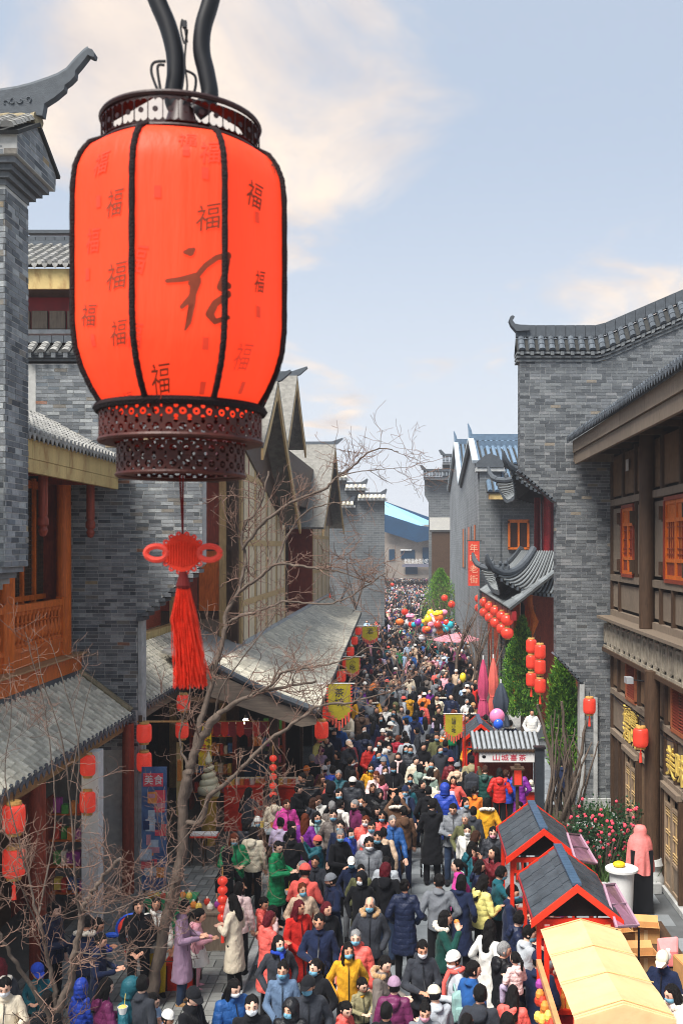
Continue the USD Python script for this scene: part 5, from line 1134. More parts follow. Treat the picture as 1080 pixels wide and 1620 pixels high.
part(ir, 'cable_tie', cat([box(*B3(288, 32, 2.97), .012, .012, .02)]), BLACK)

# ------------------------------------------------------------------ small lanterns
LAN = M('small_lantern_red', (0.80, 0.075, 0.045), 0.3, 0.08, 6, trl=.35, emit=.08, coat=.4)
LANG = M('lantern_gold', '#c29552', 0.5, 0.25, 20)
def lantern(p, label, group, s=1.0, tassel=False, cord=.12, shape=0):
    """p: centre of the body."""
    t = thing('red_lantern', label, 'lantern', p, group)
    c = np.asarray(p, float)
    pf = np.array([(.085, .185), (.12, .18), (.145, .155), (.152, .10), (.153, -.09), (.145, -.15), (.12, -.182), (.085, -.188)]) if shape == 0 else np.array([(.06, .15), (.12, .13), (.165, .07), (.175, 0), (.165, -.07), (.12, -.13), (.06, -.15)])
    V, f = lathe(pf[::-1] * s, 24, (0, 0, 0)); a = np.arctan2(V[:, 1], V[:, 0]); k = 1 + .022 * np.cos(a * 8); V[:, :2] *= k[:, None]
    part(t, 'body', (V + c, f), LAN, smooth=True)
    for z in (1, -1): part(t, 'cap', lathe(np.array([(0, .232 * z), (.096, .232 * z), (.104, .20 * z), (.1, .183 * z), (0, .18 * z)])[::-z] * s * (1 if shape == 0 else .8), 14, c), LANG)
    if cord: part(t, 'cord', rod(c + [0, 0, .21 * s], c + [0, 0, (.21 + cord) * s], .008, 5), BLACK)
    if tassel:
        part(t, 'tassel', lathe(np.array([(0, -.21), (.012, -.22), (.012, -.30), (.03, -.32), (.022, -.36), (.035, -.50), (0, -.5)])[::-1] * s, 8, c), LAN)
    return t
G1 = 'small red lanterns along the street'
for u, v, d, lab, s, ta in [
    (932, 1117, 25.2, 'single red lantern hung from a black wire before the tall brick wall', 1.0, True),
    (1013, 1167, 21.0, 'single red lantern hung against the dark shop house column', 1.02, True),
    (140, 1210, 18.4, 'upper of two red lanterns under the near awning eave', 1.0, False),
    (140, 1268, 18.4, 'lower lantern with tassel, second below the near awning eave', 1.02, True),
    (228, 1160, 20.6, 'upper red lantern hung on the bamboo pole', .98, False),
    (228, 1205, 20.6, 'lower red lantern of the pair on the bamboo pole', .98, False),
    (22, 1295, 14.4, 'upper of two large red lanterns at the very left edge', 1.04, False),
    (22, 1365, 14.4, 'lower of two large red lanterns at the very left edge', 1.04, True),
    (290, 1112, 22.8, 'half hidden red lantern high behind the tree trunk', .95, False),
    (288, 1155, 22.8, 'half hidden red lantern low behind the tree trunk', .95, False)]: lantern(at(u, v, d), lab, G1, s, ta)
for u, vs, names in [(840, (1022, 1047, 1075), ('top', 'middle', 'bottom')), (854, (1031, 1055, 1085), ('top', 'middle', 'bottom'))]:
    for k, v in enumerate(vs): lantern(at(u, v, 27.8 if u == 854 else 28.6), f'{names[k]} lantern of the {"nearer" if u == 854 else "farther"} hanging string of three before the cypresses', G1, 1.0 if u == 854 else .97, k == 2, .2)
for row in range(2):
    for k, (y, n) in enumerate([(51, 'first'), (47.5, 'second'), (44, 'third'), (41, 'fourth'), (38, 'fifth'), (36, 'sixth')]):
        lantern([3.38, y, 4.50 - .46 * row], f'{n} from the far end in the {"upper" if row == 0 else "lower"} row of lanterns under the red eave beam', G1, 1.25, False, .1, 1)
for k, (u, v, d) in enumerate([(703, 946, 62), (714, 956, 58), (751, 935, 60), (760, 940, 57), (750, 950, 60), (761, 956, 56)]):
    lantern(at(u, v, d), ['far lantern pair, the higher one above the olive conifer', 'far lantern pair, the lower one above the olive conifer', 'small far lantern beside the vertical red banner', 'second small far lantern right of the vertical banner', 'low far lantern under the banner foot', 'lowest far lantern right of the banner foot'][k], G1, 1.15, False, .1, 1)
for k, d in enumerate([24.9, 27.6, 31.5, 35.2, 39.2, 43.5, 48.5, 54.0]):
    lantern(lerp(A0, A1, (d - 24.2) / 36.8) + [.06, 0, -.52], ['nearest', 'second', 'third', 'fourth', 'fifth', 'sixth', 'seventh', 'farthest'][k] + ' red lantern along the long grey awning edge', G1, 1.0 if k else 1.1, False, .15)
for k, (u, v, d) in enumerate([(518, 943, 66), (521, 951, 66), (560, 915, 92), (596, 948, 80), (620, 925, 110), (640, 968, 62)]):
    lantern(at(u, v, d), ['far round lantern at the timber house end, upper', 'far round lantern at the timber house end, lower', 'tiny lantern below the stepped firewall', 'tiny lantern in the reddish far trees', 'tiny lantern before the blue roofed hall', 'tiny lantern held above the far crowd'][k], G1, 1.2, False, .1, 1)
for j, (u, v0, d, lab) in enumerate([(432, 1200, 23.6, 'string of five small round lanterns on the shop post'), (352, 1394, 17.3, 'string of five small round lanterns over the left pavement stall')]):
    t = thing('lantern_string', lab, 'lanterns', at(u, v0 - 14, d))
    for k in range(5):
        c = at(u, v0 + k * 14.5, d); part(t, 'ball', ell(c, .088, .088, .078, 14, 9), LAN, smooth=True); part(t, 'bead', ell(c + [0, 0, -.10], .035, .035, .025, 8, 5), GOLD)
    part(t, 'cord', rod(at(u, v0 - 22, d), at(u, v0 + 62, d), .008, 5), LANG); part(t, 'tassel', lathe([(0, -.34), (.03, -.34), (.02, -.1), (.012, 0), (0, 0)], 8, at(u, v0 + 66, d)), LAN)
    if j: part(t, 'hook_pole', rod(at(u, v0 - 22, d), at(u + 3, v0 - 30, d) + [0, .4, .1], .012, 5), BLACK)
t = thing('bamboo_pole', 'thin bamboo pole holding two lanterns before the left party wall', 'pole', at(222, 1142, 20.6))
part(t, 'pole', rod(at(218, 1142, 20.6), at(296, 1142, 22.8), .022, 8), M('bamboo', '#b98a4e', 0.5, 0.2, 8)); part(t, 'socket', rod(at(222, 1146, 20.6), at(222, 1132, 20.6), .04, 8), WOODD)
t = thing('box_lantern', 'square red lantern on a post in front of the grey roofed stall', 'lantern', at(818, 1232, 21.6))
c = at(818, 1230, 21.6)
part(t, 'body', box(*c, .17, .17, .29), LAN); part(t, 'roof', cat([box(*(c + [0, 0, .19]), .28, .28, .03), box(*(c + [0, 0, .24]), .12, .12, .07)]), WOODD); part(t, 'frame', cat([box(c[0] + a, c[1] + b, c[2], .022, .022, .34) for a in (-.09, .09) for b in (-.09, .09)] + [box(c[0], c[1], c[2] - .16, .21, .21, .02)]), WOODD); part(t, 'post', rod(c * [1, 1, 0], c - [0, 0, .16], .04, 8), WOODD)
t = thing('dark_post', 'square dark post standing beside the grey roofed stall', 'post', at(853, 0, 22.8) * [1, 1, 0]); c = at(853, 1184, 22.8)
part(t, 'shaft', box(c[0], c[1], c[2] / 2, .2, .2, c[2]), M('slate_paint', '#2b3138', 0.6, 0.2, 5)); part(t, 'cap', box(c[0], c[1], c[2] + .02, .26, .26, .04), BLACK)

# ------------------------------------------------------------------ yellow flags with red fringe
FLAG = M('flag_yellow', '#b9ab2e', 0.8, 0.14, 4, trl=.25)
FRI = M('flag_fringe', '#e8614e', 0.8, 0.12, 8, trl=.2)
def flag(u0, u1, v0, v1, d, label, chs, tongue=True, pole=None):
    a, b = at(u0, v1, d), at(u1, v0, d); w, h = b[0] - a[0], b[2] - a[2]
    t = thing('hanging_flag', label, 'flag', [(a[0] + b[0]) / 2, d, b[2]], 'yellow shop flags')
    S = [(a[0], b[2]), (b[0], b[2]), (b[0], a[2] + h * .22), (b[0] - w * .2, a[2] + h * .08), (a[0] + w / 2, a[2]), (a[0] + w * .2, a[2] + h * .08), (a[0], a[2] + h * .22)]
    part(t, 'cloth', extr(S, d, d + .008), FLAG)
    e = []
    for sx in (a[0], b[0]):
        s = 1 if sx == b[0] else -1
        for k in range(9):
            z = b[2] - h * (.02 + k * .085); e.append(([(sx, z), (sx + s * w * .11, z - h * .03), (sx, z - h * .075)]))
    pieces(t, 'side_fringe', [extr(x if Polygon(x).exterior.is_ccw else x[::-1], d - .002, d + .012) for x in e], FRI)
    for k in range(7):
        x = a[0] + w * (k + .5) / 7; z = a[2] + h * (.25 - .27 * (1 - abs(k - 3) / 3.4)); L2 = h * .24
        part(t, 'fringe', extr([(x - w * .05, z), (x + w * .05, z), (x + w * .04, z - L2), (x, z - L2 * 1.15), (x - w * .04, z - L2)][::-1], d - .004, d + .006), FRI)
    part(t, 'rod', rod((a[0] - w * .12, d, b[2] + .01), (b[0] + w * .2, d, b[2] + .01), .014, 6), WHITE)
    for k, c in enumerate(chs):
        s = min(w * .42, h * .7 / len(chs)); part(t, 'character', glyph_mesh(c, s * .92, (a[0] + w / 2 - s / 2, d - .002, b[2] - h * .10 - (k + 1) * s), (1, 0, 0), (0, 0, 1), .006, s), M('flag_ink', '#2a2a3a', 0.8, 0.1, 5))
    if pole: part(t, 'pole', rod((b[0] + w * .15, d + .03, 0), (b[0] + w * .15, d + .03, b[2] + .05), .02, 6), WOODR)
    else: part(t, 'bracket', rod((a[0] - .3, d, b[2] + .01), (a[0] - w * .1, d, b[2] + .01), .014, 6), WHITE)
flag(519, 554, 1082, 1140, 26.6, 'largest yellow flag hanging at the awning corner near the branches', '茶坊')
flag(547, 568, 1040, 1066, 36.5, 'middle yellow flag farther along the awning edge', '小吃')
flag(573, 597, 991, 1014, 50, 'small far yellow flag with pale stripes beyond the awning', '酒')
flag(704, 731, 1130, 1166, 27.2, 'yellow flag with column of dark writing beside the small red trimmed stall', '山城小吃', pole=True)

# ------------------------------------------------------------------ stalls
STILE = M('stall_tile', '#3d444b', 0.45, 0.3, 5, 0.5, 45, island=.15, stain=(3.0, 0.5, '#5d646a'))
STILEB = M('stall_tile_blue', '#3d546b', 0.35, 0.15, 7)
PRODUCT = [M('snack_orange', '#e08a3c', 0.5, 0.2, 20), M('snack_yellow', '#f0cf62', 0.5, 0.15, 20), M('snack_red', '#c8402c', 0.5, 0.2, 20), M('snack_white', '#e9e2d2', 0.5, 0.1, 20), M('snack_purple', '#9a3f93', 0.5, 0.2, 20)]
def gable_stall(label, x, y0, y1, zr, ze, hw, seed, floor=.95, products=True):
    t = thing('market_stall', label, 'stall', (x, (y0 + y1) / 2, 0), 'red framed market stalls'); rg = random.Random(seed)
    for s in (-1, 1):
        E0, E1, T0, T1 = (x + s * hw, y0, ze), (x + s * hw, y1, ze), (x, y0, zr), (x, y1, zr)
        part(t, 'roof_sheet', roof_bed(E0, E1, T0, T1, .03), STILE)
        tl = []
        n, m = 5, 4
        for i in range(n):
            for j in range(m):
                a = lerp(lerp(E0, E1, (i + .02) / n), lerp(T0, T1, (i + .02) / n), j / m); b = lerp(lerp(E0, E1, (i + .94) / n), lerp(T0, T1, (i + .94) / n), j / m)
                c = lerp(lerp(E0, E1, (i + .94) / n), lerp(T0, T1, (i + .94) / n), (j + 1.06) / m); d = lerp(lerp(E0, E1, (i + .02) / n), lerp(T0, T1, (i + .02) / n), (j + 1.06) / m)
                up = [0, 0, .03]; lo = [0, 0, .012]
                tl.append(quad(a + up, b + up, c + lo, d + lo, .016) if s > 0 else quad(b + up, a + up, d + lo, c + lo, .016))
        pieces(t, 'roof_shingle', tl, STILE)
        part(t, 'barge_board', extr([(x, zr + .045), (x + s * hw * 1.06, ze - .0), (x + s * hw * 1.06, ze - .10), (x, zr - .055)][::-s], y0 - .055, y0 - .012), RED)
        part(t, 'barge_board', extr([(x, zr + .045), (x + s * hw * 1.06, ze - .0), (x + s * hw * 1.06, ze - .08), (x, zr - .035)][::-s], y1 + .012, y1 + .04), RED)
        part(t, 'eave_trim', boxab(x + s * hw * 1.02 - .01, x + s * hw * 1.02 + .012, y0, y1, ze - .045, ze + .005), REDD)
    rt = [obox([x, y0 + (i + .5) * (y1 - y0) / 16, zr + .035], [.12, 0, 0], [0, (y1 - y0) / 16 * .94, 0], [0, 0, .035]) for i in range(16)]
    pieces(t, 'ridge_cap', rt, STILEB)
    part(t, 'gable_panel', extr([(x - hw * .92, ze + .0), (x + hw * .92, ze + .0), (x, zr - .06)], y0 + .12, y0 + .14), DARK)
    for sx in (-.86, .86):
        for y in (y0 + .08, y1 - .08): part(t, 'post', boxab(x + sx * hw - .03, x + sx * hw + .03, y - .03, y + .03, 0, ze + .04), RED)
    for y in (y0 + .08, y1 - .08): part(t, 'cross_rail', boxab(x - hw * .86 + .03, x + hw * .86 - .03, y - .025, y + .025, ze - .09, ze - .02), RED); part(t, 'cross_rail', boxab(x - hw * .86 + .03, x + hw * .86 - .03, y - .022, y + .022, ze - .26, ze - .22), RED)
    pieces(t, 'fret_block', [boxab(x - hw * .8 + k * hw * .2, x - hw * .8 + k * hw * .2 + .035, y0 + .065, y0 + .095, ze - .22, ze - .09) for k in range(9)], RED)
    part(t, 'counter', boxab(x - hw * .9, x + hw * .9, y0 + .12, y1 - .12, floor - .06, floor), RED)
    part(t, 'skirt', boxab(x - hw * .84, x + hw * .84, y0 + .14, y1 - .14, .05, floor - .07), REDD)
    if products:
        for k in range(26):
            px, py = x + rg.uniform(-.8, .7) * hw, rg.uniform(y0 + .25, y1 - .25)
            part(t, 'tray', box(px, py, floor + .02, .18, .14, .03), WHITE) if k % 3 == 0 else part(t, 'snack', ell([px, py, floor + rg.uniform(.04, .12)], .06, .06, .05, 8, 6), PRODUCT[rg.randrange(5)])
        for k in range(6): part(t, 'glass_bottle', lathe([(0, 0), (.035, 0), (.035, .14), (.015, .19), (.015, .24), (0, .24)], 8, (x - hw * .7 + k * .08, y0 + .2, floor)), PRODUCT[k % 3])
    return t
gable_stall('dark roofed stall with red gable trim, the middle of the row before the cream tarp', 2.17, 13.4, 15.2, 2.62, 2.20, .57, 1)
gable_stall('dark roofed stall with red gable trim and bluish ridge nearest the camellia bush', 2.08, 16.05, 17.8, 2.62, 2.20, .57, 2)
gable_stall('small far dark stall with red gable trim behind the yellow flag', 1.92, 28.2, 29.8, 2.16, 1.78, .47, 3, products=False)
FLAP = M('mauve_film', '#9a6f86', 0.18, 0.35, 3, coat=.5)
for k, (pts, lab) in enumerate([([(897, 1320, 16.6), (917, 1322, 17.3), (944, 1368, 16.2), (910, 1362, 15.6)], 'mauve glossy side flap beside the bluish ridged stall'), ([(955, 1402, 14.3), (972, 1400, 15.0), (1010, 1466, 13.6), (975, 1468, 13.1)], 'mauve glossy side flap beside the middle stall')]):
    t = thing('side_flap', lab, 'awning', at(*pts[0]))
    p = [at(*q) for q in pts]; part(t, 'film', quad(p[0], p[3], p[2], p[1], .02), FLAP); part(t, 'frame', cat([beam(p[i] + [0, 0, .015], p[(i + 1) % 4] + [0, 0, .015], .03, .02) for i in range(4)] + [beam(lerp(p[0], p[3], .5) + [0, 0, .015], lerp(p[1], p[2], .5) + [0, 0, .015], .025, .02)]), M('mauve_frame', '#a98a9b', 0.4, 0.1, 5))
    part(t, 'stay', cat([rod(p[i] - [0, 0, .02], p[i] * [1, 1, 0], .015, 5) for i in (2, 3)]), BLACK)
CREAM = M('cream_tarp', '#f8dcaa', 0.5, 0.08, 1.6, 0.9, 4, trl=.4, stain=(1.1, 0.35, '#e8b878'))
t = thing('tarp_cart', 'vendor cart under a glowing cream tarp roof with orange front valance', 'stall', (2.2, 12, 0))
rz, ez = 2.32, 2.16
for s, xe0, xe1 in ((-1, 1.66, 1.70), (1, 2.68, 2.76)):
    n = 8
    for k in range(n):
        a, b = k / n, (k + 1) / n; sg = .03 * math.sin(3.14 * a), .03 * math.sin(3.14 * b); w = .012 * math.sin(k * 2.3), .012 * math.sin((k + 1) * 2.3)
        f = lambda q, sgq, wq: (np.array([lerp([xe0], [xe1], q)[0], 13.15 - 2.45 * q, ez - sgq + wq]), np.array([2.17 + .05 * q, 13.10 - 2.40 * q, rz - sgq * 1.2]))
        (e0, r0), (e1, r1) = f(a, sg[0], w[0]), f(b, sg[1], w[1])
        if k == 0: Ls = []
        Ls.append(quad(e0, e1, r1, r0, .012) if s < 0 else quad(e1, e0, r0, r1, .012))
    part(t, 'tarp', cat(Ls), CREAM, smooth=20)
part(t, 'seam', cat([tube([[1.675 + .01 * q, 13.15 - 2.45 * q, 2.172], [2.17 + .05 * q, 13.10 - 2.40 * q, 2.332 - .036 * math.sin(3.14 * q)], [2.685 + .07 * q, 13.15 - 2.45 * q, 2.172]], .006, 5) for q in (.02, .34, .66, .985)]), M('tan_seam', '#d9ae74', 0.6, 0.1, 5))
OR = M('orange_panel', '#e8572b', 0.5, 0.12, 6)
fr = extr([(1.70, 2.15), (2.22, 2.31), (2.76, 2.15), (2.76, 2.06), (1.70, 2.06)][::-1], 10.66, 10.69); part(t, 'valance', fr, CREAM)
part(t, 'front_panel', boxab(1.76, 2.7, 10.7, 10.73, 1.45, 2.05), OR)
for k in range(3):
    an = np.linspace(0, 5.4, 16); rad = np.linspace(.13, .03, 16); part(t, 'scroll', tube(np.stack([1.95 + k * .3 + rad * np.cos(an + k), np.full(16, 10.695), 1.82 + rad * np.sin(an + k)], 1), .018, 6), BLACK)
for x, y in ((1.74, 10.8), (2.68, 10.8), (1.72, 13.0), (2.62, 13.0)): part(t, 'post', boxab(x - .03, x + .03, y - .03, y + .03, 0, 2.13), RED)
part(t, 'counter', boxab(1.62, 2.75, 10.75, 13.05, .86, .92), OR); part(t, 'skirt', boxab(1.7, 2.7, 10.8, 13.0, .1, .85), RED)
part(t, 'side_rail', boxab(1.60, 1.66, 10.7, 13.1, 1.72, 1.80), M('tan_wood', '#c98f62', 0.5, 0.2, 5)); part(t, 'glass_front', boxab(1.63, 1.64, 11.0, 12.9, .95, 1.3), M('mauve_film', '#9a6f86', 0.18, 0.35, 3))
rg = random.Random(8)
for k in range(30): part(t, 'hanging_toy', ell([1.60 + rg.uniform(-.03, .03), 10.9 + (k % 10) * .2, 1.62 - (k // 10) * .2 + rg.uniform(-.03, .03)], .055, .055, .075, 8, 6), PRODUCT[(0, 2, 0, 4, 2, 1)[k % 6]])
# grey roofed food stall facing us with its white sign
t = thing('food_stall', 'food stall with corrugated grey roof and white sign board with red writing', 'stall', (2.4, 26.2, 0))
X0, X1, Y0 = 1.56, 3.28, 25.85
tiled(t, (X0, Y0, 1.94), (X1, Y0, 1.94), (X0 - .03, Y0 + .9, 2.24), (X1, Y0 + .9, 2.24), .125, 1.1, .045, M('stall_roof_grey', '#8f959a', 0.6, 0.15, 6), (0, -1, 0), drip=False, name='roof_rib')
part(t, 'valance', extr([(X0 + k * (X1 - X0) / 40, 1.92 - (.05 if k % 2 else 0)) for k in range(41)] + [(X1, 1.96), (X0, 1.96)], Y0 - .02, Y0), WOODD)
part(t, 'sign_board', boxab(X0 + .16, X1 - .06, Y0 + .03, Y0 + .05, 1.63, 1.87), WHITE)
for k, c in enumerate('山城喜茶'): part(t, 'sign_letter', glyph_mesh(c, .16, (X0 + .5 + k * .22, Y0 + .029, 1.67), (1, 0, 0), (0, 0, 1), .006, .18), M('sign_red', '#c8344a', 0.5, 0.1, 5))
part(t, 'emblem', ell([X0 + .28, Y0 + .025, 1.77], .05, .01, .04, 10, 6), BLACK)
for x in (X0 + .08, X1 - .05):
    for y in (Y0 + .06, Y0 + .86): part(t, 'post', boxab(x - .035, x + .035, y - .035, y + .035, 0, 2.0), REDD if x < 2 else GREYW)
part(t, 'back', boxab(X0 + .1, X1 - .1, Y0 + .88, Y0 + .91, .9, 2.0), WOODR); part(t, 'counter', boxab(X0, X1, Y0, Y0 + .85, .88, .95), STONEL); part(t, 'skirt', boxab(X0 + .06, X1 - .06, Y0 + .07, Y0 + .15, .05, .87), RED)
for k in range(14): part(t, 'produce', ell([X0 + .2 + k * .1, Y0 + .15 + (k % 3) * .12, 1.03 + .03 * (k % 2)], .07, .07, .08, 8, 6), PRODUCT[k % 5])
# ------------------------------------------------------------------ parasols, balloons
def closed_parasol(u, vt, vb, d, mat, label, r=.19):
    T, Bm = at(u, vt, d), at(u, vb, d); t = thing('closed_parasol', label, 'parasol', T * [1, 1, 0], 'closed parasols on the right'); hgt = T[2] - Bm[2]
    pf = [(.0, 0), (.03, -.02), (.10, -.18), (.17, -.42), (.15, -.62), (.10, -.70), (.15, -.78), (.19, -.97), (.14, -1)]
    V, f = lathe([(a * r / .19, b * hgt) for a, b in pf][::-1], 28); a = np.arctan2(V[:, 1], V[:, 0]); V[:, :2] *= (1 + .16 * np.cos(a * 8 + V[:, 2] * 1.5))[:, None]
    part(t, 'canopy', (V + T, f), mat, smooth=50); part(t, 'pole', rod(T * [1, 1, 0], T + [0, 0, .1], .025, 8), WHITE); part(t, 'tie', ring_at(T - [0, 0, .70 * hgt], .11 * r / .19, .02), mat)
def ring_at(c, r, t): return tube([c + [r * math.cos(a), r * math.sin(a), 0] for a in np.linspace(0, 2 * math.pi, 15)], t, 6, False)
closed_parasol(764, 1042, 1134, 33.5, M('parasol_magenta', '#d4547c', 0.75, 0.1, 5, trl=.25), 'closed magenta parasol, left of the two tall pink ones')
closed_parasol(780, 1040, 1128, 34.5, M('parasol_coral', '#ea7468', 0.75, 0.1, 5, trl=.25), 'closed coral parasol beside the magenta one')
closed_parasol(792, 1080, 1150, 31.5, M('parasol_slate', '#3f4856', 0.75, 0.15, 5, trl=.1), 'closed slate grey parasol right of the pink ones', .26)
t = thing('open_parasol', 'open pink parasol tilted over the far crowd near the balloons', 'parasol', at(722, 1010, 50)); c = at(722, 1004, 50)
th = np.arange(8) * math.pi / 4
part(t, 'canopy', lathe([(1.15, -.28), (1.1, -.2), (.6, -.04), (0, .06)], 8, c), M('parasol_pink', '#e9a0ae', 0.7, 0.08, 3, trl=.3)); part(t, 'pole', rod(c * [1, 1, 0], c + [0, 0, .1], .03, 6), WHITE)
BC = [('purple', '#8a3fb4'), ('magenta', '#d43b9a'), ('orange', '#f07a3c'), ('turquoise', '#2fb3c4'), ('yellow', '#f2d637'), ('pink', '#f29ab5'), ('white', '#e8e4ea'), ('blue', '#2f55c8'), ('red', '#e2483c')]
rg = np.random.default_rng(21); bc = at(686, 986, 55); seen = {}
def blabel(n, sh, o):
    w = ('high' if o[2] > .2 else 'low' if o[2] < -.2 else 'halfway') + (' at left' if o[0] < -.35 else ' at right' if o[0] > .35 else ' in the middle')
    s = f"{n} {['round', 'oval', 'heart shaped'][sh]} foil balloon {w} of the vendor's bunch"
    seen[s] = seen.get(s, 0) + 1
    return s if seen[s] == 1 else s + [' beside its twin', ' behind twins', ' under twins'][min(seen[s] - 2, 2)]
for k in range(58):
    p = bc + rg.normal(0, 1, 3) * [.62, .35, .36]; n, h = BC[int(rg.integers(9))]; sh = int(rg.integers(3)); r = rg.uniform(.15, .24)
    t = thing('balloon', blabel(n, sh, p - bc), 'balloon', p, "balloons of the vendor's bunch")
    m = M('balloon_' + n, h, 0.25, 0.05, 5, coat=.5)
    b = ell(p, r * (1.2 if sh == 1 else 1), r * .7, r, 12, 8) if sh < 2 else cat([ell(p + [s * r * .42, 0, r * .3], r * .6, r * .5, r * .6, 10, 7) for s in (-1, 1)] + [lathe([(0, -r), (r * .45, -.45 * r), (r * .85, .15 * r), (0, .3 * r)], 10, p)])
    part(t, 'foil', b, m, smooth=50); part(t, 'string', rod(p - [0, 0, r], lerp(p - [0, 0, r], bc * [1, 1, 0] + [0, 0, 1.3], .6), .006, 3), WHITE)
for u, v, d, n, h, lab, r in [(579, 1333, 19.6, 'white', '#f0e6ec', 'white round balloon with pink spots before the magenta dressed child', .13), (732, 1072, 38, 'yellow', '#f2d637', 'yellow oval balloon above the crowd left of the magenta parasol', .17), (786, 1134, 28.6, 'pinkish', '#f08ab8', 'pink foil balloon by the small far stall', .22), (788, 1146, 28.2, 'royal', '#2f62d8', 'blue and white foil balloon under the pink one by the small far stall', .14)]:
    p = at(u, v, d); t = thing('balloon', lab, 'balloon', p); part(t, 'foil', ell(p, r * (.72 if n == 'yellow' else 1), r * .7, r * 1.05, 16, 10), M('balloon_' + n, h, 0.25, 0.05, 5, coat=.5), smooth=50)
    part(t, 'knot', ell(p - [0, 0, r * 1.08], .02, .02, .02, 6, 5), M('balloon_' + n, h)); part(t, 'string', rod(p - [0, 0, r], p - [0, 0, r + .5], .003, 3), WHITE)
    if n == 'white':
        for a, b in ((-.05, -.02), (.05, .02), (.0, -.07)): part(t, 'spot', ell(p + [a, -.09 + abs(a) * .3, b], .02, .008, .02, 8, 5), PINK)
p = at(212, 1470, 16.2); t = thing('foil_balloon', 'large plain red and blue foil balloon held low on the left pavement', 'balloon', p)
part(t, 'body', ell(p, .26, .15, .22, 18, 12), M('balloon_red', '#e2483c', 0.25, 0.05, 5, coat=.5), smooth=50); part(t, 'seam', tube([p + [.275 * math.cos(a), 0, .235 * math.sin(a)] for a in np.linspace(0, 6.2832, 33)], .022, 6, False), M('balloon_royal', '#2f62d8', 0.25, 0.05, 5, coat=.5)); part(t, 'band', ell(p + [0, -.03, -.06], .24, .13, .07, 16, 8), M('balloon_grey', '#8fa0b4', 0.25, 0.05, 5)); part(t, 'lobe', cat([ell(p + [s * .1, 0, -.28], .07, .06, .12, 10, 7) for s in (-1, 1)]), M('balloon_red', '#e2483c'), smooth=50); part(t, 'fin', cat([ell(p + [s * .34, 0, .1 * s], .12, .04, .05, 10, 6) for s in (-1, 1)]), M('balloon_royal', '#2f62d8'))

# ------------------------------------------------------------------ shop goods on the left, things by the shop house on the right
YS = M('sign_yellow', '#e2c21c', 0.5, 0.06, 5)
t = thing('yellow_sign', 'upright yellow shop sign with red and black writing behind the tree', 'sign', at(323, 1180, 24.6)); a, b = at(314, 1212, 24.6), at(334, 1150, 24.6)
part(t, 'board', boxab(a[0], b[0], 24.6, 24.66, a[2], b[2]), YS)
for k, c in enumerate('美味'): part(t, 'character', glyph_mesh(c, .24, (a[0] + .03, 24.598, b[2] - .34 - k * .30), (1, 0, 0), (0, 0, 1), .006, .17), M('sign_red', '#c8344a'))
for k, c in enumerate('小吃食年'): part(t, 'character', glyph_mesh(c, .10, (b[0] - .10, 24.598, b[2] - .25 - k * .14), (1, 0, 0), (0, 0, 1), .006, .08), BLACK)
part(t, 'hanger', rod((a[0] + .1, 24.63, b[2]), (a[0] + .1, 24.63, 3.3), .01, 5), BLACK)
p = at(330, 1275, 24.2) * [1, 1, 0]; t = thing('ice_cream_model', 'tall soft ice cream cone model standing at the left shop front', 'sculpture', p); z0 = at(0, 1262, 24.2)[2]
part(t, 'cone', lathe([(0, 0), (.16, 0), (.17, .3), (.19, z0 - .05), (.24, z0), (.2, z0 + .02), (0, z0 + .02)][::1], 16, p), M('cone_tan', '#b9923c', 0.6, 0.15, 10), smooth=40)
sw = []
for k in range(5):
    r = .24 * (1 - k * .17); an = np.linspace(0, 6.6, 18); sw.append(tube([p + [r * .62 * math.cos(q), r * .62 * math.sin(q), z0 + .10 + k * .16 + q * .022] for q in an], r * .52, 8))
part(t, 'swirl', cat(sw), M('cream_swirl', '#ddd6b4', 0.4, 0.06, 6), smooth=60); part(t, 'tip', lathe([(.09, z0 + .86), (.05, z0 + .98), (0, z0 + 1.12)][::1], 12, p), M('cream_swirl', '#ddd6b4'), smooth=60)
def table(label, u, v, d, w, dep, h, mat, cat_='table', name='shop_counter'):
    c = at(u, 0, d) * [1, 1, 0]; t = thing(name, label, cat_, c)
    part(t, 'top', box(c[0], c[1], h - .02, w, dep, .04), mat); part(t, 'front', box(c[0], c[1] - dep / 2 + .03, h / 2 - .02, w * .96, .03, h - .06), mat)
    for sx in (-.45, .45):
        for sy in (-.42, .42): part(t, 'leg', box(c[0] + sx * w, c[1] + sy * dep, h / 2 - .02, .05, .05, h - .04), WOODD)
    return c, h
rg = random.Random(4)
for lab, u, d, w in [('red fronted shop counter left of the post with lantern balls', 388, 25.6, 1.0), ('red fronted shop counter right of the post with lantern balls', 462, 25.6, .9)]:
    c, h = table(lab, u, 0, d, w, .6, 1.15, RED)
    for k in range(8):
        o = thing('snack_box', f'{["tan", "yellow", "pale", "orange", "red", "white", "cream", "golden"][k]} snack box on the {"left" if u < 400 else "second"} red shop counter', 'box', [c[0] - w * .42 + k * w * .12, c[1], h], 'snack boxes'); part(o, 'box', box(c[0] - w * .42 + k * w * .12, c[1] + rg.uniform(-.15, .15), h + .07, .1, .14, .14), PRODUCT[(0, 1, 3, 0, 2, 3, 1, 0)[k]]); part(o, 'lid', box(c[0] - w * .42 + k * w * .12, c[1], h + .148, .104, .144, .012), PRODUCT[3])
t = thing('oven', 'dark steel oven with small indicator lights in the left shop', 'oven', at(405, 0, 26.5) * [1, 1, 0]); c = at(405, 0, 26.5)
part(t, 'body', box(c[0], 26.5, 1.4, .9, .6, .9), M('steel_dark', '#30343a', 0.3, 0.2, 6, metal=.6)); part(t, 'stand', box(c[0], 26.5, .48, .86, .56, .94), BLACK); part(t, 'window', box(c[0] + .05, 26.19, 1.3, .6, .02, .45), M('dark_glass', '#17384f'))
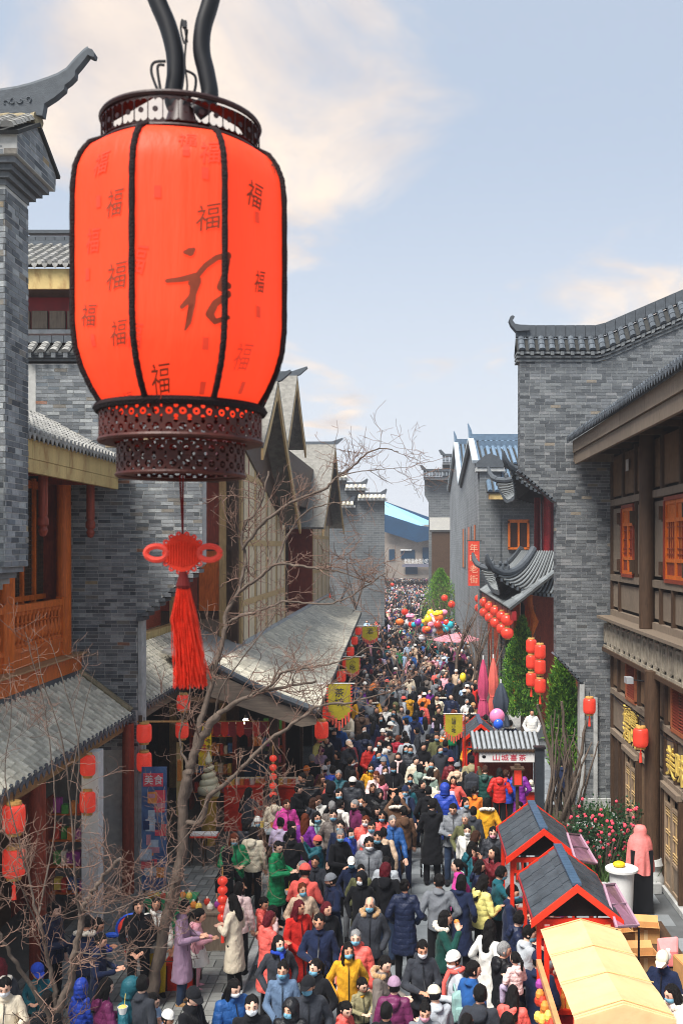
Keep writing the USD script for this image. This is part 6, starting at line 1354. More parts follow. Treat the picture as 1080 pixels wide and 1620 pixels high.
for k in range(4): part(t, 'knob', ell([c[0] - .3 + k * .2, 26.18, 1.72], .03, .02, .03, 8, 5), WHITE)
t = thing('glass_table', 'grey topped display table at the left shop front edge', 'table', at(425, 0, 22.8) * [1, 1, 0]); c = at(425, 0, 22.8)
part(t, 'top', box(c[0], 22.8, .86, .8, 1.2, .05), M('table_grey', '#8f9ba2', 0.3, 0.1, 5)); part(t, 'body', box(c[0], 22.85, .42, .74, 1.1, .82), WOODD)
for k in range(5): part(t, 'cup', lathe([(0, 0), (.04, 0), (.05, .12), (0, .12)], 10, (c[0] - .25 + k * .12, 22.5 + .1 * (k % 2), .885)), PRODUCT[(3, 1, 3, 0, 3)[k]])
for j, (u, lab) in enumerate([(313, 'pale topped stool with red rim left of the tall ice cream cone foot'), (334, 'pale topped stool with red rim right of the tall ice cream cone foot')]):
    c = at(u, 0, 22.6) * [1, 1, 0]; t = thing('stool', lab, 'stool', c, 'pale stools'); part(t, 'seat', box(c[0], c[1], .74, .28, .26, .04), WHITE); part(t, 'rim', box(c[0], c[1], .70, .3, .28, .04), RED)
    for sx in (-.11, .11):
        for sy in (-.1, .1): part(t, 'leg', rod((c[0] + sx, c[1] + sy, .7), (c[0] + sx * 1.5, c[1] + sy * 1.5, 0), .014, 5), WOODD)
t = thing('poster_stand', 'blue poster with red heading leaning before the left party wall', 'poster', at(238, 1320, 20.2)); a, b = at(224, 1330, 20.2), at(263, 1214, 20.2)
part(t, 'board', boxab(a[0], b[0], 20.2, 20.24, .3, b[2]), M('poster_blue', '#273f78', 0.5, 0.25, 3, col2='#5c7da8'))
part(t, 'heading', boxab(a[0] + .03, b[0] - .06, 20.19, 20.199, b[2] - .38, b[2] - .12), M('poster_red', '#d84a5a', 0.5, 0.2, 12))
for k in range(22): part(t, 'print_patch', box(rg.uniform(a[0] + .08, b[0] - .08), 20.194 - k * .0003, rg.uniform(.5, b[2] - .5), rg.uniform(.08, .24), .006, rg.uniform(.08, .26)), [M('poster_red', '#d84a5a'), M('print_pale', '#b6c3cf', 0.6, 0.2, 9), PRODUCT[0], M('print_navy', '#23345c', 0.6, 0.2, 9), M('print_rose', '#c98a94', 0.6, 0.2, 9)][k % 5])
for k, c in enumerate('美食'): part(t, 'character', glyph_mesh(c, .19, (a[0] + .06 + k * .19, 20.185, b[2] - .34), (1, 0, 0), (0, 0, 1), .004, .17), WHITE)
part(t, 'leg', cat([rod((x, 20.22, 0), (x, 20.22, .3), .02, 5) for x in (a[0] + .05, b[0] - .05)]), BLACK)
t = thing('tan_board', 'narrow tan menu board behind the tree trunk', 'sign', at(285, 1200, 23.5)); a, b = at(279, 1290, 23.5), at(289, 1175, 23.5); part(t, 'board', boxab(a[0], b[0], 23.5, 23.55, a[2], b[2]), YBOARD); part(t, 'print', box((a[0] + b[0]) / 2, 23.49, (a[2] + b[2]) / 2 + .2, .1, .01, .5), PRODUCT[0]); part(t, 'foot', boxab(a[0], b[0], 23.4, 23.65, 0, .05), WOODD); part(t, 'post', rod(((a[0] + b[0]) / 2, 23.53, 0), ((a[0] + b[0]) / 2, 23.53, a[2]), .02, 5), WOODD)
for k, (u, v, d, w, m, lab) in enumerate([(272, 1395, 18.6, .9, M('crate_green', '#1f8a5a', 0.4, 0.1, 5), 'green plastic goods table beside the left tree trunk'), (335, 1405, 18.0, .8, WOODG, 'wooden goods table under the low twigs with pink parcels'), (290, 1510, 16.4, .5, RED, 'low red toy stand beside the mauve coated person')]):
    c, h = table(lab, u, v, d, w, .5, .72 if k < 2 else .5, m, 'table', 'goods_table')
    for j in range(7): o = thing('parcel', f'{["orange", "yellow", "red", "white", "purple", "peach", "lemon"][j]} parcel on the {["green", "wooden", "low red"][k]} goods table', 'parcel', [c[0], c[1], h], 'small parcels'); q = [c[0] - w * .4 + j * w * .13, c[1] + rg.uniform(-.15, .15), h + .06]; part(o, 'bag', ell(q, .06, .05, .07, 8, 6), PRODUCT[(0, 1, 2, 3, 4, 0, 1)[j]]); part(o, 'tie', ell(np.array(q) + [0, 0, .07], .02, .02, .03, 6, 5), PRODUCT[3])
# right side
p = at(983, 1440, 19.4) * [1, 1, 0]; t = thing('white_tub', 'round white tub with wide rim and yellow cloth on top', 'tub', p)
part(t, 'body', lathe([(0, .05), (.2, .05), (.235, .92), (.24, .94)], 22, p), WHITE, smooth=40); part(t, 'lid', lathe([(.24, .94), (.31, .95), (.31, .99), (.29, 1.0), (0, 1.01)], 22, p), WHITE, smooth=40)
o = top('yellow_cloth', ell(p + [-.05, 0, 1.06], .12, .10, .06, 12, 8), YS, 'crumpled yellow cloth lying on the white tub', 'cloth')
p = at(1012, 1390, 19.9) * [1, 1, 0]; t = thing('dark_cabinet', 'narrow black cabinet next to the shop house column', 'cabinet', p); part(t, 'body', box(p[0], p[1], .62, .42, .4, 1.2), BLACK); part(t, 'foot', box(p[0], p[1], .01, .46, .44, .02), BLACK)
V, f = lathe([(0, 1.68), (.09, 1.66), (.13, 1.58), (.12, 1.50), (.19, 1.44), (.235, 1.30), (.24, 1.10), (.255, .92), (.26, .78)][::-1], 66, (0, 0, 0)); a = np.arctan2(V[:, 1], V[:, 0]); dn = np.clip((1.5 - V[:, 2]) * 1.6, 0, 1)
V[:, :2] *= (1 + .07 * np.cos(a * 11 + 2 * np.sin(V[:, 2] * 5)) * dn + .05 * np.cos(a * 4 + 1) * dn)[:, None]; V[:, 2] += .035 * np.cos(a * 3 + .5) * (V[:, 2] < .95); V[:, 1] -= .03 * np.exp(-((V[:, 2] - 1.6) / .08) ** 2)
top('pink_jacket', (V + p, f), M('jacket_coral', '#ef8a86', 0.75, 0.12, 6, 0.6, 22, trl=.15), 'coral pink jacket draped over the black cabinet', 'jacket', smooth=70)
CARD = M('cardboard', '#c4935c', 0.8, 0.12, 6)
def carton(c, s, label, flaps=True, rz=0):
    t = thing('carton', label, 'box', c, 'cardboard cartons'); w, d, h = s; g = []
    def pt(m): return rotz(m[0], rz, np.array([c[0], c[1], 0])), m[1]
    part(t, 'body', pt(cat([box(c[0], c[1], c[2] + .01, w, d, .02), box(c[0] - w / 2, c[1], c[2] + h / 2, .012, d, h), box(c[0] + w / 2, c[1], c[2] + h / 2, .012, d, h), box(c[0], c[1] - d / 2, c[2] + h / 2, w, .012, h), box(c[0], c[1] + d / 2, c[2] + h / 2, w, .012, h)])), CARD)
    if flaps:
        for s_ in (-1, 1): part(t, 'flap', pt(quad([c[0] - w / 2, c[1] + s_ * d / 2, c[2] + h], [c[0] + w / 2, c[1] + s_ * d / 2, c[2] + h], [c[0] + w / 2, c[1] + s_ * (d / 2 + .12), c[2] + h + .07], [c[0] - w / 2, c[1] + s_ * (d / 2 + .12), c[2] + h + .07], .008)), CARD)
    else: part(t, 'lid', pt(box(c[0], c[1], c[2] + h + .006, w * .99, d * .99, .012)), CARD)
    part(t, 'tape', pt(box(c[0], c[1] - d / 2 - .008, c[2] + h * .5, .06, .004, h * .9)), M('tape', '#d8b98a', 0.3, 0.1, 5))
t = thing('work_table', 'dark work table behind the cream tarp cart loaded with cartons', 'table', (3.55, 15.3, 0)); part(t, 'top', box(3.6, 15.6, .76, 1.2, 3.2, .05), WOODD)
for x in (3.1, 4.1):
    for y in (14.2, 17.0): part(t, 'leg', box(x, y, .37, .06, .06, .74), WOODD)
carton([3.25, 16.1, .79], (.40, .36, .26), 'open carton beside the white tub', True, 15); carton([3.75, 16.4, .79], (.42, .34, .22), 'carton with raised flaps near the column base', True, -10); carton([3.45, 15.3, .79], (.44, .36, .22), 'low open carton in the middle of the work table', True, 4); carton([4.02, 14.75, .79], (.36, .36, .34), 'tall closed carton nearest the facade', False, 8)
p = np.array([3.85, 15.35, .79]); t = thing('snack_bag', 'pink and white snack bag leaning on the cartons', 'bag', p); part(t, 'bag', from_manifold(Manifold.batch_hull([Manifold.sphere(.03, 8).translate([float(p[0] + a), float(p[1] + b), float(p[2] + c)]) for a, b, c in [(-.12, -.06, .04), (.12, -.06, .04), (-.12, .06, .04), (.12, .06, .04), (-.13, .02, .38), (.13, .02, .40), (-.1, -.07, .25), (.1, -.07, .25)]])), M('bag_pink', '#ee8d8d', 0.35, 0.15, 6)); part(t, 'panel', ell(p + [-.02, -.075, .20], .08, .03, .10, 10, 7), WHITE)
p = np.array([3.62, 14.75, .79]); t = thing('blue_bag', 'shiny blue and white packet on the work table edge', 'bag', p); part(t, 'packet', ell(p + [0, 0, .13], .12, .07, .16, 12, 8), M('packet_blue', '#2438b0', 0.3, 0.2, 8)); part(t, 'print', ell(p + [.02, -.04, .10], .07, .04, .07, 10, 6), WHITE)
p = np.array([3.05, 14.1, .79]); t = thing('griddle', 'steel griddle with dark front and round knobs beside the tarp cart', 'stove', p); part(t, 'body', box(3.05, 14.0, .72, .55, .5, .3), M('steel_dark', '#30343a', 0.3, 0.2, 6, metal=.6)); part(t, 'plate', box(3.05, 14.0, .885, .6, .54, .03), M('steel_plate', '#8d959a', 0.25, 0.15, 6, metal=.7)); part(t, 'stand', box(3.05, 14.0, .28, .5, .45, .55), BLACK)
for k in range(2): part(t, 'knob', ell([2.95 + k * .2, 13.74, .72], .035, .02, .035, 10, 6), WHITE)
top('white_tray', cat([lathe([(0, .90), (.12, .90), (.15, .95), (.14, .95), (.11, .91)], 14, (3.08, 14.05, 0))]), WHITE, 'white round plate lying on the steel griddle', 'plate')
t = thing('orange_chair', 'orange wooden chair with curved back by the right edge', 'chair', (3.95, 13.9, 0)); part(t, 'seat', box(3.95, 13.9, .46, .5, .5, .05), WOODO); part(t, 'back', tube([[4.2, 13.65, .45], [4.22, 13.65, 1.05], [4.22, 13.9, 1.12], [4.22, 14.15, 1.05], [4.2, 14.15, .45]], .03, 8), WOODO); part(t, 'slat', box(3.72, 13.6, .78, .7, .05, .1), WOODO)
for sx in (-.2, .2):
    for sy in (-.2, .2): part(t, 'leg', box(3.95 + sx, 13.9 + sy, .22, .05, .05, .44), WOODO)
t = thing('white_packet', 'white paper packet on the planter among the shrubs', 'packet', at(925, 1300, 24.5)); c = at(925, 1300, 24.5); c[2] = .42; part(t, 'sheet', box(*c, .4, .3, .06), WHITE); part(t, 'fold', box(c[0] + .05, c[1], c[2] + .04, .2, .2, .03), WHITE)

# shelves and hanging goods that fill the left shops
GOODS = PRODUCT + [M('goods_green', '#4f9a4a', 0.5, 0.2, 12), M('goods_pink', '#d86a92', 0.5, 0.2, 12), M('goods_blue', '#3a6aa8', 0.5, 0.2, 12)]
rg = random.Random(31)
for j, (x0, x1, y, lab) in enumerate([(-5.9, -4.75, 27.6, 'shelf of colourful packets deep in the shop with the ice cream model'), (-4.5, -3.55, 28.6, 'shelf of colourful packets behind the dark oven'), (-6.9, -6.1, 19.6, 'shelf of toys and cloth behind the white stone pillar')]):
    t = thing('goods_shelf', lab, 'shelf', ((x0 + x1) / 2, y, 0))
    for z in (.5, 1.0, 1.5, 2.0): part(t, 'board', boxab(x0, x1, y - .18, y + .18, z - .02, z), WOODO)
    for x in (x0, x1): part(t, 'upright', boxab(x - .025, x + .025, y - .2, y + .2, 0, 2.3), WOODR)
    k = 0
    for z in (.5, 1.0, 1.5, 2.0):
        x = x0 + .1
        while x < x1 - .1:
            w = rg.uniform(.08, .15); part(t, 'packet', box(x + w / 2, y - .05 + rg.uniform(-.04, .04), z + .005 + rg.uniform(.08, .16), w * .9, .14, rg.uniform(.16, .30)), GOODS[rg.randrange(8)]); x += w + .015
WARM = M('bulb_glow', (1.0, 0.80, 0.52), 0.5, 0.02, 5, emit=7.0)
for j, (x, y, z, lab) in enumerate([(-4.1, 25.4, 2.75, 'small lit bulb over the oven in the left shop'), (-5.0, 26.2, 2.7, 'small lit bulb near the yellow shop sign'), (-3.6, 27.4, 2.8, 'small lit bulb above the second red counter'), (-6.4, 17.6, 2.7, 'small lit bulb under the near awning')]):
    t = thing('shop_bulb', lab, 'lamp', (x, y, z), 'lit bulbs in the left shops'); part(t, 'bulb', ell([x, y, z], .07, .07, .085, 12, 8), WARM, smooth=50); part(t, 'cap', rod((x, y, z + .07), (x, y, z + .14), .03, 8), BLACK); part(t, 'cable', rod((x, y, z + .14), (x, y, z + .55), .006, 4), BLACK)
t = thing('shop_cloth', 'red cloth valance with gold trim hanging across the left shop opening', 'valance', (-4.1, 24.9, 2.6))
for k in range(9): part(t, 'flap', extr([(-5.0 + k * .19, 2.82), (-5.0 + k * .19 + .18, 2.82), (-5.0 + k * .19 + .18, 2.52), (-5.0 + k * .19 + .09, 2.44), (-5.0 + k * .19, 2.52)][::-1], 24.9, 24.912), REDD if k % 2 else RED)
part(t, 'rail', rod((-5.05, 24.906, 2.83), (-3.25, 24.906, 2.83), .015, 6), LANG)

# ------------------------------------------------------------------ people
def sph(c, r, n=12):
    m = Manifold.sphere(1.0, n); r = (r, r, r) if np.isscalar(r) else r
    return m.scale(list(map(float, r))).translate(list(map(float, c)))
def hullm(*ms): return Manifold.batch_hull(list(ms))
def bone(p, rp, q, rq, n=10): return hullm(sph(p, rp, n), sph(q, rq, n))
def normals(V, f):
    n = np.zeros_like(V); fn = np.cross(V[f[:, 1]] - V[f[:, 0]], V[f[:, 2]] - V[f[:, 0]])
    for k in range(3): np.add.at(n, f[:, k], fn)
    return n / np.maximum(np.linalg.norm(n, axis=1, keepdims=True), 1e-12)
def soft(m, it=6, lam=.5):
    """smoothed, as filter_taubin does, on plain arrays."""
    V, f = from_manifold(m)
    tm = trimesh.Trimesh(V, f, process=True); V, f = np.array(tm.vertices), np.array(tm.faces)
    e = np.vstack([f[:, [0, 1]], f[:, [1, 2]], f[:, [2, 0]]]); e = np.unique(np.sort(e, 1), axis=0)
    deg = np.bincount(e.ravel(), minlength=len(V)).astype(float)[:, None]
    for k in range(it):
        s = np.zeros_like(V); np.add.at(s, e[:, 0], V[e[:, 1]]); np.add.at(s, e[:, 1], V[e[:, 0]])
        V = V + (lam if k % 2 == 0 else -lam * 1.04) * (s / np.maximum(deg, 1) - V)
    return V, f

HC = np.array([0, -.018, 1.585])                   # head centre
HR = np.array([.074, .094, .116])
def head_mesh(n, m):
    V, f = ell([0, 0, 0], 1, 1, 1, n, m); P = V * HR
    z = V[:, 2]; low = np.clip(-z, 0, 1)
    P[:, 0] *= 1 - .30 * low ** 1.6; P[:, 1] = np.where(P[:, 1] > 0, P[:, 1] * (1 - .35 * low), P[:, 1] * (1 - .10 * low))
    g = lambda cx, cz, sx, sz: np.exp(-((P[:, 0] - cx) / sx) ** 2 - ((P[:, 2] - cz) / sz) ** 2) * (P[:, 1] < 0)
    P[:, 1] -= .020 * g(0, -.022, .013, .022) + .010 * g(0, .0, .010, .03) + .006 * g(0, .036, .05, .012) + .006 * g(0, -.098, .02, .014) + .005 * g(0, -.058, .022, .012)
    P[:, 1] += .009 * g(.031, .008, .016, .012) + .009 * g(-.031, .008, .016, .012)
    return P, f
def as_manifold(V, f):
    tm = trimesh.Trimesh(V, f, process=True)
    return Manifold(manifold3d.Mesh(np.array(tm.vertices, np.float32), np.array(tm.faces, np.uint32)))
ARM = {'down': ((.235, .03, 1.11), (.25, -.05, .87), (0, -.15, -1)), 'pockets': ((.285, .07, 1.13), (.20, -.11, .95), (-.3, -.5, -.6)), 'hold': ((.25, -.03, 1.12), (.085, -.28, 1.12), (-.45, -.8, .15)),
       'low': ((.25, -.02, 1.11), (.10, -.23, .97), (-.6, -.6, -.2)), 'up': ((.24, -.20, 1.30), (.10, -.34, 1.53), (-.2, -.2, 1)), 'eat': ((.26, -.13, 1.15), (.09, -.23, 1.41), (-.5, .15, .6)),
       'reach': ((.24, -.17, 1.2), (.17, -.40, 1.17), (-.1, -1, 0)), 'carry': ((.26, -.06, 1.10), (.0, -.32, 1.07), (-1, -.1, 0)), 'fwd': ((.23, -.10, 1.12), (.24, -.26, .93), (0, -.5, -1)), 'back': ((.23, .16, 1.13), (.24, .17, .88), (0, 0, -1))}
POSE = {'down': ('down', 'down'), 'pockets': ('pockets', 'pockets'), 'hold': ('hold', 'hold'), 'low': ('low', 'low'), 'one': ('down', 'hold'), 'up': ('up', 'up'), 'eat': ('down', 'eat'), 'reach': ('low', 'reach'), 'carry': ('carry', 'carry'), 'walk': ('fwd', 'back'), 'sit': ('hold', 'low')}
def hand_parts(w, d, s, n=6):
    d = nrm(d); side = nrm(np.cross(d, [0, .3, 1.0] if abs(d[2]) < .8 else [0, 1.0, 0])); nn = np.cross(side, d); w = np.asarray(w, float)
    palm = hullm(sph(w, .024, n), sph(w + d * .075 + side * .028, .015, n), sph(w + d * .075 - side * .028, .015, n)); out = [palm]
    for k, (o, l) in enumerate(((-.030, .060), (-.010, .072), (.010, .068), (.028, .052))):
        a = w + d * .078 + side * o; b = a + d * l * .55 - nn * .006; c = b + nrm(d - nn * .8) * l * .5
        out += [bone(a, .0095, b, .0085, n), bone(b, .0085, c, .0075, n)]
    a = w + d * .025 - side * s * .026; b = a + nrm(d * .6 - side * s * .9) * .035; c = b + nrm(d - side * s * .3) * .03
    return out + [bone(a, .013, b, .010, n), bone(b, .010, c, .0085, n)]
PARTS = {}
def joints(pose):
    J = {}
    for s, sd in ((-1, 'R'), (1, 'L')):
        a = ARM[POSE[pose][0 if s > 0 else 1]]
        J['E' + sd], J['W' + sd] = np.array(a[0]) * [s, 1, 1], np.array(a[1]) * [s, 1, 1]; J['D' + sd] = np.array(a[2]) * [s, 1, 1]
        J['S' + sd] = np.array([.152 * s, .01, 1.385]); J['H' + sd] = np.array([.09 * s, 0, .91])
        if pose == 'walk': k, an, to = ((.095 * s, -.17, .52), (.10 * s, -.20, .09), (.11 * s, -.34, .05)) if s > 0 else ((.095 * s, .03, .49), (.10 * s, .27, .16), (.11 * s, .17, .05))
        elif pose == 'sit': k, an, to = (.10 * s, -.34, .86), (.11 * s, -.34, .50), (.12 * s, -.46, .47)
        else: k, an, to = (.10 * s, -.015, .49), (.105 * s, .02, .09), (.125 * s, -.12, .045)
        J['K' + sd], J['A' + sd], J['T' + sd] = map(np.array, (k, an, to))
    return J
def headparts(hair, mask, lod, hs, pitch, yaw):
    """parts of the head, already tilted and scaled about the neck."""
    out = {}
    n = 18 if lod == 0 else 10
    hm = as_manifold(*head_mesh(26 if lod == 0 else 14, 19 if lod == 0 else 11))
    ears = [sph([s * .073, .012, -.004], (.010, .019, .031), 8) for s in (-1, 1)] if lod == 0 else []
    out['head'] = Manifold.batch_boolean([hm] + ears, manifold3d.OpType.Add) if ears else hm
    kind = hair.split('.')[0]
    shell = sph([0, .012, .016], (.083, .100, .117), n)
    face = hullm(*[sph(p, .012, 6) for p in [(-.07, -.16, .052), (.07, -.16, .052), (-.078, -.045, .045), (.078, -.045, .045), (-.085, -.03, -.02), (.085, -.03, -.02), (-.085, -.03, -.16), (.085, -.03, -.16), (-.07, -.16, -.16), (.07, -.16, -.16)]])
    neckcut = Manifold.cube([.4, .4, .2], True).translate([0, 0, -.155])
    short = shell - face - neckcut
    if kind in ('s', 'g', 'n', 'p', 'l', 'b'):
        h = short
        if kind == 'l': h = h + (hullm(sph([0, .04, .0], (.082, .07, .06), n), sph([0, .085, -.15], (.085, .045, .05), n), sph([0, .10, -.30], (.07, .03, .04), n)) + hullm(sph([.068, .0, .02], (.02, .045, .03), n), sph([.075, .0, -.18], (.022, .04, .04), n)) + hullm(sph([-.068, .0, .02], (.02, .045, .03), n), sph([-.075, .0, -.18], (.022, .04, .04), n))) - face.scale([.8, 1, 1])
        if kind == 'b': h = h + (hullm(sph([0, .03, .02], (.088, .085, .06), n), sph([0, .04, -.09], (.092, .07, .045), n)) - face)
        if kind == 'n': h = h + sph([0, .085, .085], (.045, .04, .045), n)
        if kind == 'p': h = h + hullm(sph([0, .10, .04], .03, n), sph([0, .155, -.02], .03, n)) + hullm(sph([0, .155, -.02], .03, n), sph([0, .15, -.16], .018, n))
        out['hair'] = h
    elif kind == 'bald': out['hair'] = (shell.scale([1.0, 1.0, .9]) - face - neckcut) - sph([0, -.03, .10], (.075, .10, .07), n)
    elif kind in ('cap', 'flat'):
        out['hair'] = short - Manifold.cube([.4, .4, .3], True).translate([0, 0, .165])
        top = sph([0, .008, .03], (.090, .108, .100), n) - Manifold.cube([.4, .4, .3], True).translate([0, 0, -.13])
        out['cap'] = top if kind == 'cap' else top.scale([1.08, 1.1, .85]); out['brim'] = hullm(sph([.055, -.085, .032], (.02, .02, .006), 8), sph([-.055, -.085, .032], (.02, .02, .006), 8), sph([0, -.165, .018], (.045, .02, .006), 8))
    elif kind in ('bean', 'beret'):
        out['hair'] = short - Manifold.cube([.4, .4, .3], True).translate([0, 0, .175])
        out['hat'] = (sph([0, .012, .045], (.092, .108, .105 if kind == 'bean' else .085), n) - Manifold.cube([.4, .4, .3], True).translate([0, 0, -.118])) + (hullm(*[sph([.083 * math.cos(a), .008 + .10 * math.sin(a), .045], .016, 6) for a in np.arange(12) * .5236]) - sph([0, .008, .045], (.07, .08, .2), n))
    elif kind == 'H':
        h = sph([0, .02, .012], (.112, .128, .138), n) + hullm(sph([0, .05, -.05], (.10, .09, .06), n), sph([0, .03, -.12], (.11, .10, .03), n))
        out['hood'] = h - sph([0, -.13, -.015], (.075, .115, .098), n); out['hair'] = short - neckcut.translate([0, 0, .14])
    if mask != '-': out['mask'] = (sph([0, -.012, -.050], (.069, .098, .060), n) ^ Manifold.cube([.2, .12, .2], True).translate([0, -.085, -.05])) + sph([0, -.100, -.030], (.022, .016, .024), n)
    if lod == 0:
        for s in (-1, 1):
            out[f'eye{s}'] = sph([s * .031, -.082, .008], (.0125, .008, .0065), 8); out[f'brow{s}'] = hullm(sph([s * .018, -.090, .030], .004, 6), sph([s * .045, -.080, .031], .004, 6))
        if mask == '-': out['mouth'] = hullm(sph([-.018, -.088, -.060], (.006, .006, .005), 6), sph([.018, -.088, -.060], (.006, .006, .005), 6), sph([0, -.093, -.061], (.008, .006, .007), 6))
    return {k: m.rotate([pitch, 0, yaw]).scale([hs, hs, hs]).translate([HC[0], HC[1] - .0012 * pitch, 1.47 + .115 * hs]) for k, m in out.items()}
PITCH = {'hold': 16, 'low': 8, 'carry': 6, 'reach': 18, 'eat': 4, 'up': -4, 'one': 8}
def body_parts(pose, coat, hair, mask, lod, child, legs, yaw=0):
    fat = 1.0; key = (pose, coat, hair.split('.')[0], mask != '-', lod, child, legs, yaw)
    if key in PARTS: return PARTS[key]
    J = joints(pose); hs = 1.32 if child else 1.0; n = 12 if lod == 0 else 8; out = {}
    hp = headparts(hair, mask, lod, hs, PITCH.get(pose, 3), yaw)
    # one continuous body
    b = [hp.pop('head'), bone((0, .012, 1.40), .045, (0, -.005, 1.51), .050, n), hullm(sph(J['SL'] - [.02, 0, .03], .035, n), sph(J['SR'] - [-.02, 0, .03], .035, n), sph((0, 0, 1.2), (.12, .08, .1), n)), hullm(sph((0, 0, 1.2), (.12, .08, .1), n), sph((0, 0, .95), (.12, .08, .09), n))]
    for s in 'LR':
        b += [bone(J['S' + s] - [0, 0, .03], .034, J['E' + s], .034, n), bone(J['E' + s], .034, lerp(J['E' + s], J['W' + s], .7 if pose == 'pockets' else 1.0), .025, n), bone(J['H' + s], .07, J['K' + s], .05, n), bone(J['K' + s], .055, J['A' + s], .038, n), bone(J['A' + s], .038, J['T' + s], .03, n)]
        if pose != 'pockets': b += hand_parts(J['W' + s] + nrm(J['D' + s]) * .02, J['D' + s], 1 if s == 'L' else -1, 6) if lod == 0 else [hullm(sph(J['W' + s], .026, 6), sph(J['W' + s] + nrm(J['D' + s]) * .12, .022, 6))]
    out['body'] = from_manifold(Manifold.batch_boolean(b, manifold3d.OpType.Add))
    # coat
    hem = {'puf': .80, 'jkt': .82, 'hood': .80, 'fur': .78, 'puflong': .46, 'long': .42, 'furlong': .44, 'vest': .84}[coat]
    sr = {'puf': .080, 'puflong': .080, 'fur': .077, 'furlong': .077}.get(coat, .066); w = 1.04 if coat in ('puf', 'puflong', 'fur', 'furlong') else .93; w *= fat
    hip = sph((0, .0, .93), (.185 * w, .145 * w, .07), 16)
    c = [hullm(sph(J['SL'] + [0, 0, -.005], sr * .95, 12), sph(J['SR'] + [0, 0, -.005], sr * .95, 12), sph((0, 0, 1.22), (.185 * w, .135 * w, .12), 16)), hullm(sph((0, 0, 1.22), (.185 * w, .135 * w, .12), 16), sph((0, 0, 1.04), (.172 * w, .13 * w, .08), 16)), hullm(sph((0, 0, 1.04), (.172 * w, .13 * w, .08), 16), hip)]
    c.append(hullm(hip, sph((0, .0, hem + .03), (.19 * w + (.05 if hem < .6 else 0), .15 * w + (.04 if hem < .6 else 0), .03), 16)))
    for s in 'LR': c += [bone(J['S' + s], sr, J['E' + s], sr * .86, 12), bone(J['E' + s], sr * .86, J['W' + s] - nrm(J['W' + s] - J['E' + s]) * .01, sr * .66, 12)]
    c.append(hullm(sph((0, .012, 1.43), (.10, .10, .05), 12), sph((0, .004, 1.475), (.072, .075, .03), 12)))
    if coat in ('hood', 'puf') and not hair.startswith('H'): c.append(hullm(sph((0, .10, 1.44), (.11, .05, .07), 12), sph((0, .13, 1.36), (.08, .05, .06), 12)))
    m = Manifold.batch_boolean(c, manifold3d.OpType.Add).refine_to_length(.042 if lod == 0 else .12)
    V, f = soft(m, 6 if lod == 0 else 2); N = normals(V, f)
    if lod == 0:
        q = np.random.default_rng(len(key[0]) + len(coat)); ph = q.uniform(0, 6, 6)
        fold = np.sin(V[:, 0] * 23 + V[:, 2] * 9 + ph[0]) * np.sin(V[:, 2] * 21 + V[:, 1] * 17 + ph[1]) * .0075 + np.sin(V[:, 2] * 47 + V[:, 0] * 31 + ph[2]) * .003
        if coat in ('puf', 'puflong', 'fur'): fold = fold * .8 + .002 * np.abs(np.sin(math.pi * (V[:, 2] - .05) / .095)) - .005
        V = V + N * fold[:, None]
    out['coat'] = (V, f)
    if coat in ('fur', 'furlong') and not hair.startswith('H'):
        q = np.random.default_rng(3); out['fur_collar'] = cat([ell((.135 * math.sin(a) * q.uniform(.9, 1.1), .035 - .10 * math.cos(a) * 1.0, 1.455 + .03 * -math.cos(a) + q.uniform(-.012, .012)), .045, .045, .042, 7, 5) for a in np.linspace(-2.5, 2.5, 17 if lod == 0 else 9) + math.pi])
    if lod == 0 and coat not in ('vest',):
        def front(x, z):
            k = (np.abs(V[:, 0] - x) < .05) & (np.abs(V[:, 2] - z) < .06) & (np.abs(V[:, 0]) < .17); return V[k, 1].min() if k.any() else -.12
        zs = np.linspace(1.40, hem + .03, 12); ys = np.array([front(0, z) for z in zs]) - .004; ys = np.convolve(np.r_[ys[0], ys, ys[-1]], [.25, .5, .25], 'valid')
        P = np.array([[[sx * .007, yy, z] for sx in (1, -1)] for z, yy in zip(zs, ys)]).reshape(-1, 3); i = np.arange(11) * 2
        rb = [(np.vstack([P, P - [0, .004, 0]]), np.vstack([np.stack([i, i + 1, i + 3], 1), np.stack([i, i + 3, i + 2], 1), np.stack([i, i + 3, i + 1], 1) + 24, np.stack([i, i + 2, i + 3], 1) + 24]))]
        out['zip'] = rb[0]
        if not pose in ('pockets',):
            out['pocket'] = cat([obox([s * .105, front(s * .105, 1.0) - .003, 1.0], [.012, 0, 0], [0, .008, 0], [s * -.04, 0, .12]) for s in (-1, 1)])
    # legs
    if legs == 'skirt':
        out['skirt'] = lathe([(0, .93), (.16, .93), (.21, .75), (.25, .60), (.23, .60), (0, .7)][::-1], 18)
    if legs != 'none' and pose != 'none':
        t = [hullm(sph((0, 0, .95), (.135, .105, .08), n), sph(J['HL'], .078, n), sph(J['HR'], .078, n))]
        k = 1.0 if legs != 'skirt' else .8
        for s in 'LR': t += [bone(J['H' + s], .082 * k, J['K' + s], .070 * k, n), bone(J['K' + s], .074 * k, J['A' + s] + [0, 0, .02], .058 * k, n)]
        m = Manifold.batch_boolean(t, manifold3d.OpType.Add)
        out['trousers'] = soft(m.refine_to_length(.07), 4) if lod == 0 else from_manifold(m)
        for s in 'LR': out['shoe' + s] = from_manifold(hullm(sph(J['A' + s] + [0, .03, -.035], (.042, .045, .045), n), sph(J['T' + s], (.045, .055, .035), n), sph(J['A' + s], .05, n)))
    for k, m in hp.items(): out[k] = from_manifold(m)
    top_z = max(v[0][:, 2].max() for k, v in out.items())
